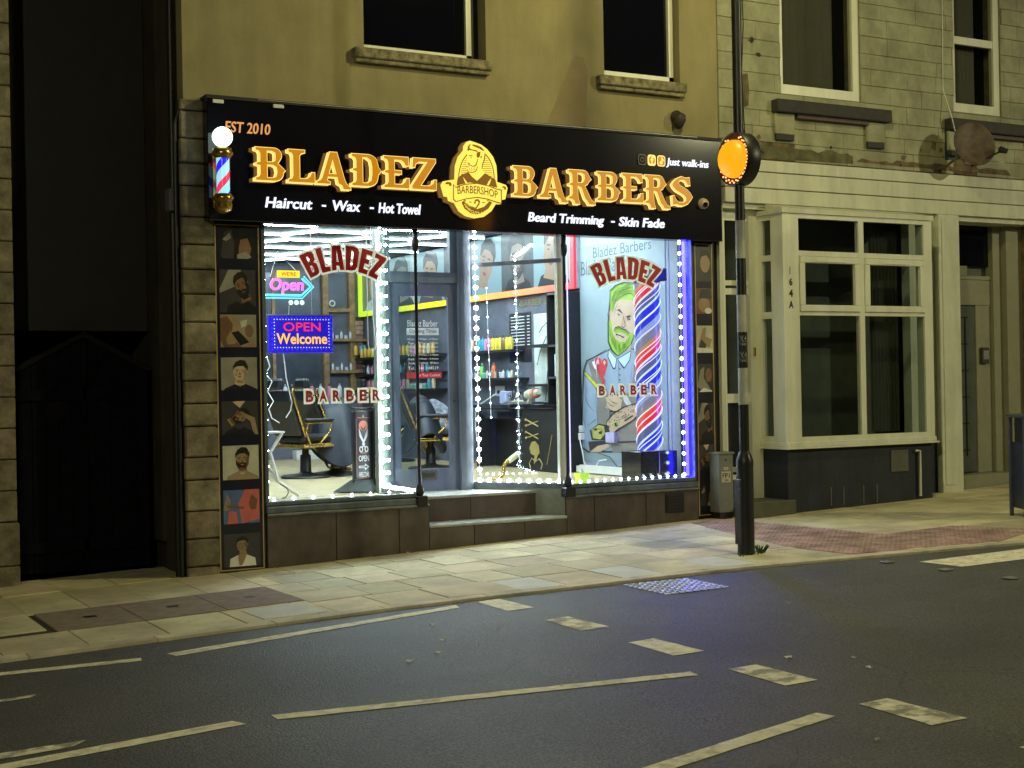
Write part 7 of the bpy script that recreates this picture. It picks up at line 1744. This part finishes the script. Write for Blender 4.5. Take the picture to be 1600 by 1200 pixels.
tag(MB().tube([(9.35, -.03, 6.9), (9.33, -.03, 5.4), (9.35, -.15, 5.03), (9.40, -.17, 4.8), (9.52, -.22, 4.42), (9.72, -.3, 4.38), (9.95, -.55, 4.42)], .006, 5).build('aerial_cable', M_white), 'thin pale aerial cable drooping down to the satellite dish', 'cable')
tag(MB().tube([(6.02, -.03, 6.6), (6.04, -.03, 5.9), (6.0, -.03, 5.3), (6.03, -.03, 4.6), (6.15, -.05, 4.45), (6.3, -.06, 4.36)], .006, 5).build('wall_cable', M_black), 'thin dark cable running down the stone wall beside the lamp column', 'cable')
# ================================================================== left neighbour and alley gate
lb = thing('stone_building', 'dark coursed stone building at the far left edge across the alley', 'building', (-2.26, .75, gz(-2.26)))
MB().box(-14, -2.275, .775, 12, -.8, 8.4).build('wall_core', M_mortar, lb)
random.seed(5)
z = -.45; r_ = 0
while z < 6.6:
    h = .30 if z > .35 else .42; x = -2.262
    while x > -4.0:
        w = random.choice((.34, .5, .62)) if not (x > -2.27 and r_ % 2) else .28
        pr = .04 if z < .35 else .0
        MB().box(x - w + .006, x - .0 + (pr * .3), .75 - pr - random.uniform(0, .008), .80, z + .005, z + h - .005, 0, .010).build('stone_block', M_stone, lb)
        x -= w
    z += h; r_ += 1
MB().box(-2.275, -2.255, .80, 3, -.3, 6.6).build('side_return', M_allwall, lb)
gt = thing('alley_gate', 'very dark boarded double gate with a pitched top closing the alley', 'gate', (-1.6, 1.0, gz(-1.6)))
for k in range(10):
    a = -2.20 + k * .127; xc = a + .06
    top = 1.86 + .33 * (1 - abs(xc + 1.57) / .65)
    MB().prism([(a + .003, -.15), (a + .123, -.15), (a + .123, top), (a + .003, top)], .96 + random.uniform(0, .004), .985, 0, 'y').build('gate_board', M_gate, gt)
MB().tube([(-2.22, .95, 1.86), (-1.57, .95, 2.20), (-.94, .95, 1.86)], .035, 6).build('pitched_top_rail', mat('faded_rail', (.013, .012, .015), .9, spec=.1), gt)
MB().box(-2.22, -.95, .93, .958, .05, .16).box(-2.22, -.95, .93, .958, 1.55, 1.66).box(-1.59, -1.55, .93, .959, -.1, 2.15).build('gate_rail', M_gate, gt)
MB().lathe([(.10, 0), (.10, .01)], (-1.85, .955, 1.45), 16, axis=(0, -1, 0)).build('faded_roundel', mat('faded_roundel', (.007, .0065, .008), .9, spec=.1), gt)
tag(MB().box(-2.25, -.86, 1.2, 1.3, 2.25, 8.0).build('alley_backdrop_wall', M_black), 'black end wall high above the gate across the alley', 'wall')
# ================================================================== beacon column with street lamp on top
px, py = 3.80, -2.73
zb = gz(px)
t = thing('beacon_column', 'banded black and grey lamp column carrying the amber crossing beacon', 'beacon pole', (px, py, zb))
M_cb = mat('column_black_paint', (.014, .015, .022), .38, var=.3, scale=8, bump=.001)
M_cg = mat('column_grey_band', (.52, .52, .50), .4, var=.12, scale=8)
MB().lathe([(.082, zb - .05), (.082, zb + .82), (.084, zb + .86), (.083, zb + .90), (.062, zb + .955), (.0475, zb + .985)], (px, py, 0), 28).build('base_shaft', M_cb, t)
MB().box(px - .095, px - .07, py - .05, py + .05, zb + .10, zb + .72, 0, .006).build('access_door', M_cb, t)
zs = [zb + .986, 1.392, 1.741, 2.083, 2.438, 2.787, 3.149]
for k, (a, b_) in enumerate(zip(zs, zs[1:])):
    MB().lathe([(.0472, a + .0005), (.0472, b_ - .0005)], (px, py, 0), 24, caps=False).build('painted_band', (M_cb, M_cg)[k % 2], t)
MB().lathe([(.0470, 3.150), (.0465, 7.35)], (px, py, 0), 24).build('upper_shaft', M_cb, t)
# X4 plates
def on_pole(v, ang=R(-38)):
    a = (v.x) / .0478 + ang - math.pi / 2
    return Vector((px + .0482 * math.cos(a), py + .0482 * math.sin(a), v.y))
for zz0 in (1.955, 1.80):
    mb = MB()
    for s_, h0, h1 in (('X4', .03, .095), ('TM2', .0, .022)):
        vs, fs = text2d(s_, .02); vs = fit(vs, -.030, .045, zz0 + h0, zz0 + h1)
        vs = [on_pole(v) for v in vs]; mb.add(vs, fs)
    mb.build('pole_number', mat('grey_number', (.35, .35, .35), .5), t)
# beacon
nb = Vector((-1, .04, 0)).normalized()
bc = Vector((px, py, 3.735))
t2 = thing('belisha_beacon', 'glowing amber beacon globe in a black hoop of small lights on the column', 'beacon', (px, py, 3.5))
MB().lathe([(.240, -.075), (.246, -.078), (.252, -.07), (.252, .07), (.246, .078), (.240, .075), (.236, .05), (.236, -.05), (.240, -.075)], bc, 40, axis=nb, caps=False).build('black_hoop', M_iron, t2)
MB().lathe([(.215, .06), (.20, .03), (.188, .0)], bc, 36, axis=nb, caps=False).lathe([(.215, -.06), (.20, -.03), (.188, .0)], bc, 36, axis=nb, caps=False).build('inner_ring', mat('deep_red_reflector', (.10, .01, .008), .3), t2)
MB().lathe([(.182 * math.cos(R(a)), .06 + .135 * math.sin(R(a))) for a in range(0, 91, 10)][:-1] + [(.002, .195)], bc, 36, axis=nb, caps=False).lathe([(.182, -.06), (.182, .06)], bc, 36, axis=nb, caps=False).lathe([(.182 * math.cos(R(a)), -.06 - .135 * math.sin(R(a))) for a in range(0, 91, 10)][:-1] + [(.002, -.195)], bc, 36, axis=nb, caps=False).build('amber_globe', E_amber, t2)
MB().lathe([(.184, .045), (.238, .060)], bc, 40, axis=nb, caps=False).lathe([(.184, -.045), (.238, -.060)], bc, 40, axis=nb, caps=False).build('hoop_face', mat('hoop_face_dark', (.05, .008, .006), .4), t2)
u_ = nb.cross(Vector((0, 0, 1))).normalized(); mb = MB()
for k in range(44):
    a = 2 * math.pi * k / 44
    for rr_ in (.208, .226):
        if (k + (rr_ > .21)) % 2: continue
        if abs(math.sin(a)) > .93 and math.sin(a) > 0: continue
        for s_ in (1, -1): mb.ball(bc + nb * s_ * (.058 + (rr_ - .2) * .2) + (u_ * math.cos(a) + Vector((0, 0, 1)) * math.sin(a)) * rr_, .0095, 6)
mb.build('led_dot', E_ambled, t2)
lamp_l = []
# ---- street lamps: one head on this column (above the picture), two across the road
def lamp_head(parent, p, d):
    """p: arm start on top of the column, d: direction over the road"""
    d = Vector(d).normalized(); e = p + d * .9 + Vector((0, 0, .12))
    MB().tube([p + Vector((0, 0, -.1)), p + Vector((0, 0, .05)), p + d * .2 + Vector((0, 0, .12)), e], .03, 8).build('lamp_arm', M_cb, parent)
    s_ = Vector((-d.y, d.x, 0))
    mb = MB(); q = []
    for l, w, h in ((0, .09, .05), (.25, .15, .07), (.6, .12, .04)):
        q.append([e + d * l + s_ * w, e + d * l - s_ * w, e + d * l - s_ * w * .7 + Vector((0, 0, h + .03)), e + d * l + s_ * w * .7 + Vector((0, 0, h + .03))])
    vs = [v for r in q for v in r]; fs = [(0, 1, 2, 3), (8, 9, 10, 11)]
    for r in range(2):
        for k in range(4): fs.append((r * 4 + k, r * 4 + (k + 1) % 4, r * 4 + 4 + (k + 1) % 4, r * 4 + 4 + k))
    mb.add(vs, fs); mb.build('lamp_housing', M_steel, parent)
    c_ = e + d * .33 + Vector((0, 0, -.012))
    mb = MB().add([c_ + d * .18 + s_ * .09, c_ + d * .18 - s_ * .09, c_ - d * .18 - s_ * .09, c_ - d * .18 + s_ * .09], [(0, 1, 2, 3)]); mb.build('lamp_lens', glow('lamp_lens', (1, .82, .45), 12), parent)
    return c_ + Vector((0, 0, -.03))
LCOL = (1.0, .90, .37)
def lamp_light(parent, p, power, target, ang=140, blend=.6, size=.12, col=None):
    l = bpy.data.lights.new('street_lamp_light', 'SPOT'); l.energy = power; l.color = col or LCOL; l.spot_size = R(ang); l.spot_blend = blend; l.shadow_soft_size = size
    o = bpy.data.objects.new('street_lamp_light', l); COL.objects.link(o); o.parent = parent
    o.location = p - ORIG[parent]
    o.rotation_euler = (Vector(target) - p).to_track_quat('-Z', 'Y').to_euler()
p = lamp_head(t, Vector((px, py, 7.35)), (0, -1, 0))
lamp_light(t, p, LAMP_A, (4.2, -1.8, 0), 165, .35)
for (x, y, hgt, pw, tgt, lab) in ((-9.5, -15.2, 7.5, LAMP_B, (-3, -7, 0), 'street lamp across the road to the left, outside the picture'), (16.0, -15.4, 8.0, LAMP_C, (9, -7, 0), 'street lamp across the road to the right, outside the picture')):
    z0 = rz_(x)
    s = thing('street_lamp', lab, 'street lamp', (x, y, z0))
    MB().lathe([(.085, z0), (.085, z0 + 1.2), (.055, z0 + 1.3), (.05, z0 + hgt)], (x, y, 0), 16).build('lamp_column', M_cb, s)
    p = lamp_head(s, Vector((x, y, z0 + hgt)), (.1, 1, 0))
    lamp_light(s, p, pw, tgt, 112, .7, col=(1.0, .94, .55))
# weeds at the foot
random.seed(21)
mb = MB()
for k in range(60):
    a = random.uniform(0, 6.28); r0 = random.uniform(.0, .05); bx_, by_ = px + .14 + r0 * math.cos(a), py - .04 + r0 * math.sin(a)
    if k > 40: bx_, by_ = px - .1 + random.uniform(-.06, .26), py - .10 + random.uniform(-.02, .04)
    l = random.uniform(.03, .10) * (1 if k <= 40 else .5); dx, dy = l * .6 * math.cos(a), l * .6 * math.sin(a); s_ = .008
    base = gz(bx_) + .003
    mb.add([(bx_ - s_ * math.sin(a), by_ + s_ * math.cos(a), base), (bx_ + s_ * math.sin(a), by_ - s_ * math.cos(a), base), (bx_ + dx * .6 + s_ * math.sin(a), by_ + dy * .6, base + l * .7), (bx_ + dx, by_ + dy, base + l * .8)], [(0, 1, 2, 3)])
tag(mb.build('weed_tuft', M_leaf), 'small green weed tuft growing at the foot of the column', 'weed', kind='stuff')
# ================================================================== feeder pillar and litter bin
t = thing('feeder_pillar', 'short grey steel service cabinet marked FP1 beside the shop', 'service cabinet', (5.50, -.12, gz(5.5)))
z0 = gz(5.5)
MB().box(5.405, 5.612, -.225, -.04, z0 + .075, .765, 0, .006).build('cabinet_body', M_grey, t)
MB().box(5.42, 5.60, -.21, -.06, z0 - .02, z0 + .075).build('recessed_foot', M_black, t)
MB().box(5.39, 5.627, -.24, -.03, .766, .792, 0, .005).build('lid', M_grey, t)
MB().box(5.423, 5.594, -.229, -.2255, z0 + .10, .745, 0, .002).build('door_panel', M_grey, t)
MB().lathe([(.011, 0), (.011, .006)], (5.50, -.229, .70), 10, axis=(0, -1, 0)).build('lock', M_black, t)
FPF = FX(-.2295)
mb = MB(); rect(mb, FPF, 5.437, 5.567, .44, .565, 0, .001); put_text(mb, FPF, 'FP1', 5.450, 5.552, .488, .548, 1, .02, 0, .002); put_text(mb, FPF, 'TM2', 5.470, 5.535, .455, .475, 1, .01, 0, .002)
rect(mb, FPF, 5.47, 5.535, .585, .618, 0, .001); put_text(mb, FPF, 'TM2', 5.478, 5.528, .592, .612, 2, .01, 0, .002)
mb.build('label_plate', (mat('cream_label', (.6, .55, .42), .5), M_black, M_steel), t)
bx_ = 7.30
t = thing('litter_bin', 'dark blue square litter bin standing at the right edge of the pavement', 'litter bin', (bx_ + .27, -2.72, gz(7.5)))
z0 = gz(7.5)
M_bin = mat('dark_blue_bin', (.022, .028, .055), .4, var=.12); M_bin2 = mat('grey_blue_bin_frame', (.07, .075, .11), .4)
MB().box(bx_ + .03, bx_ + .50, -2.96, -2.50, z0 + .10, z0 + .82, 0, .012).build('bin_body', M_bin, t)
MB().box(bx_ - .015, bx_ + .545, -3.0, -2.46, 1.165, 1.205, 0, .012).build('roof', M_bin2, t)
for a, b_ in ((bx_, -2.98), (bx_ + .49, -2.98), (bx_, -2.52), (bx_ + .49, -2.52)): MB().box(a, a + .04, b_, b_ + .04, z0 - .0, 1.164, 0, .006).build('corner_post', M_bin2, t)
MB().box(bx_ + .041, bx_ + .489, -2.975, -2.955, z0 + .83, z0 + .90).build('band', M_bin2, t)
MB().box(bx_ + .05, bx_ + .48, -2.9, -2.55, z0 + .821, 1.16).build('dark_opening', M_black, t)
mb = MB(); rect(mb, FX(-2.962), bx_ + .06, bx_ + .47, z0 + .72, z0 + .80, 0, .0005)
t.location = (7.80, -2.80, z0); t.rotation_euler = (0, 0, R(-30))
mb2 = MB(); put_text(mb2, FX(-2.977), 'LITTER', bx_ + .075, bx_ + .455, z0 + .838, z0 + .892, 0, .02, 0, .002); mb2.build('bin_lettering', M_white, t)
# scrap of litter on the doorstep
for i, (a, b_, c) in enumerate(((2.1, .2, .163), (1.45, -.10, gz(1.45) + .004))):
    tag(MB().add([(a, b_, c + .002), (a + .05, b_ + .01, c + .012), (a + .055, b_ + .035, c + .004), (a + .01, b_ + .03, c + .010)], [(0, 1, 2, 3)]).build('paper_scrap', M_white), ('tiny white paper scrap on the lower shop step', 'tiny white paper scrap on the paving in front of the left stallriser')[i], 'litter')
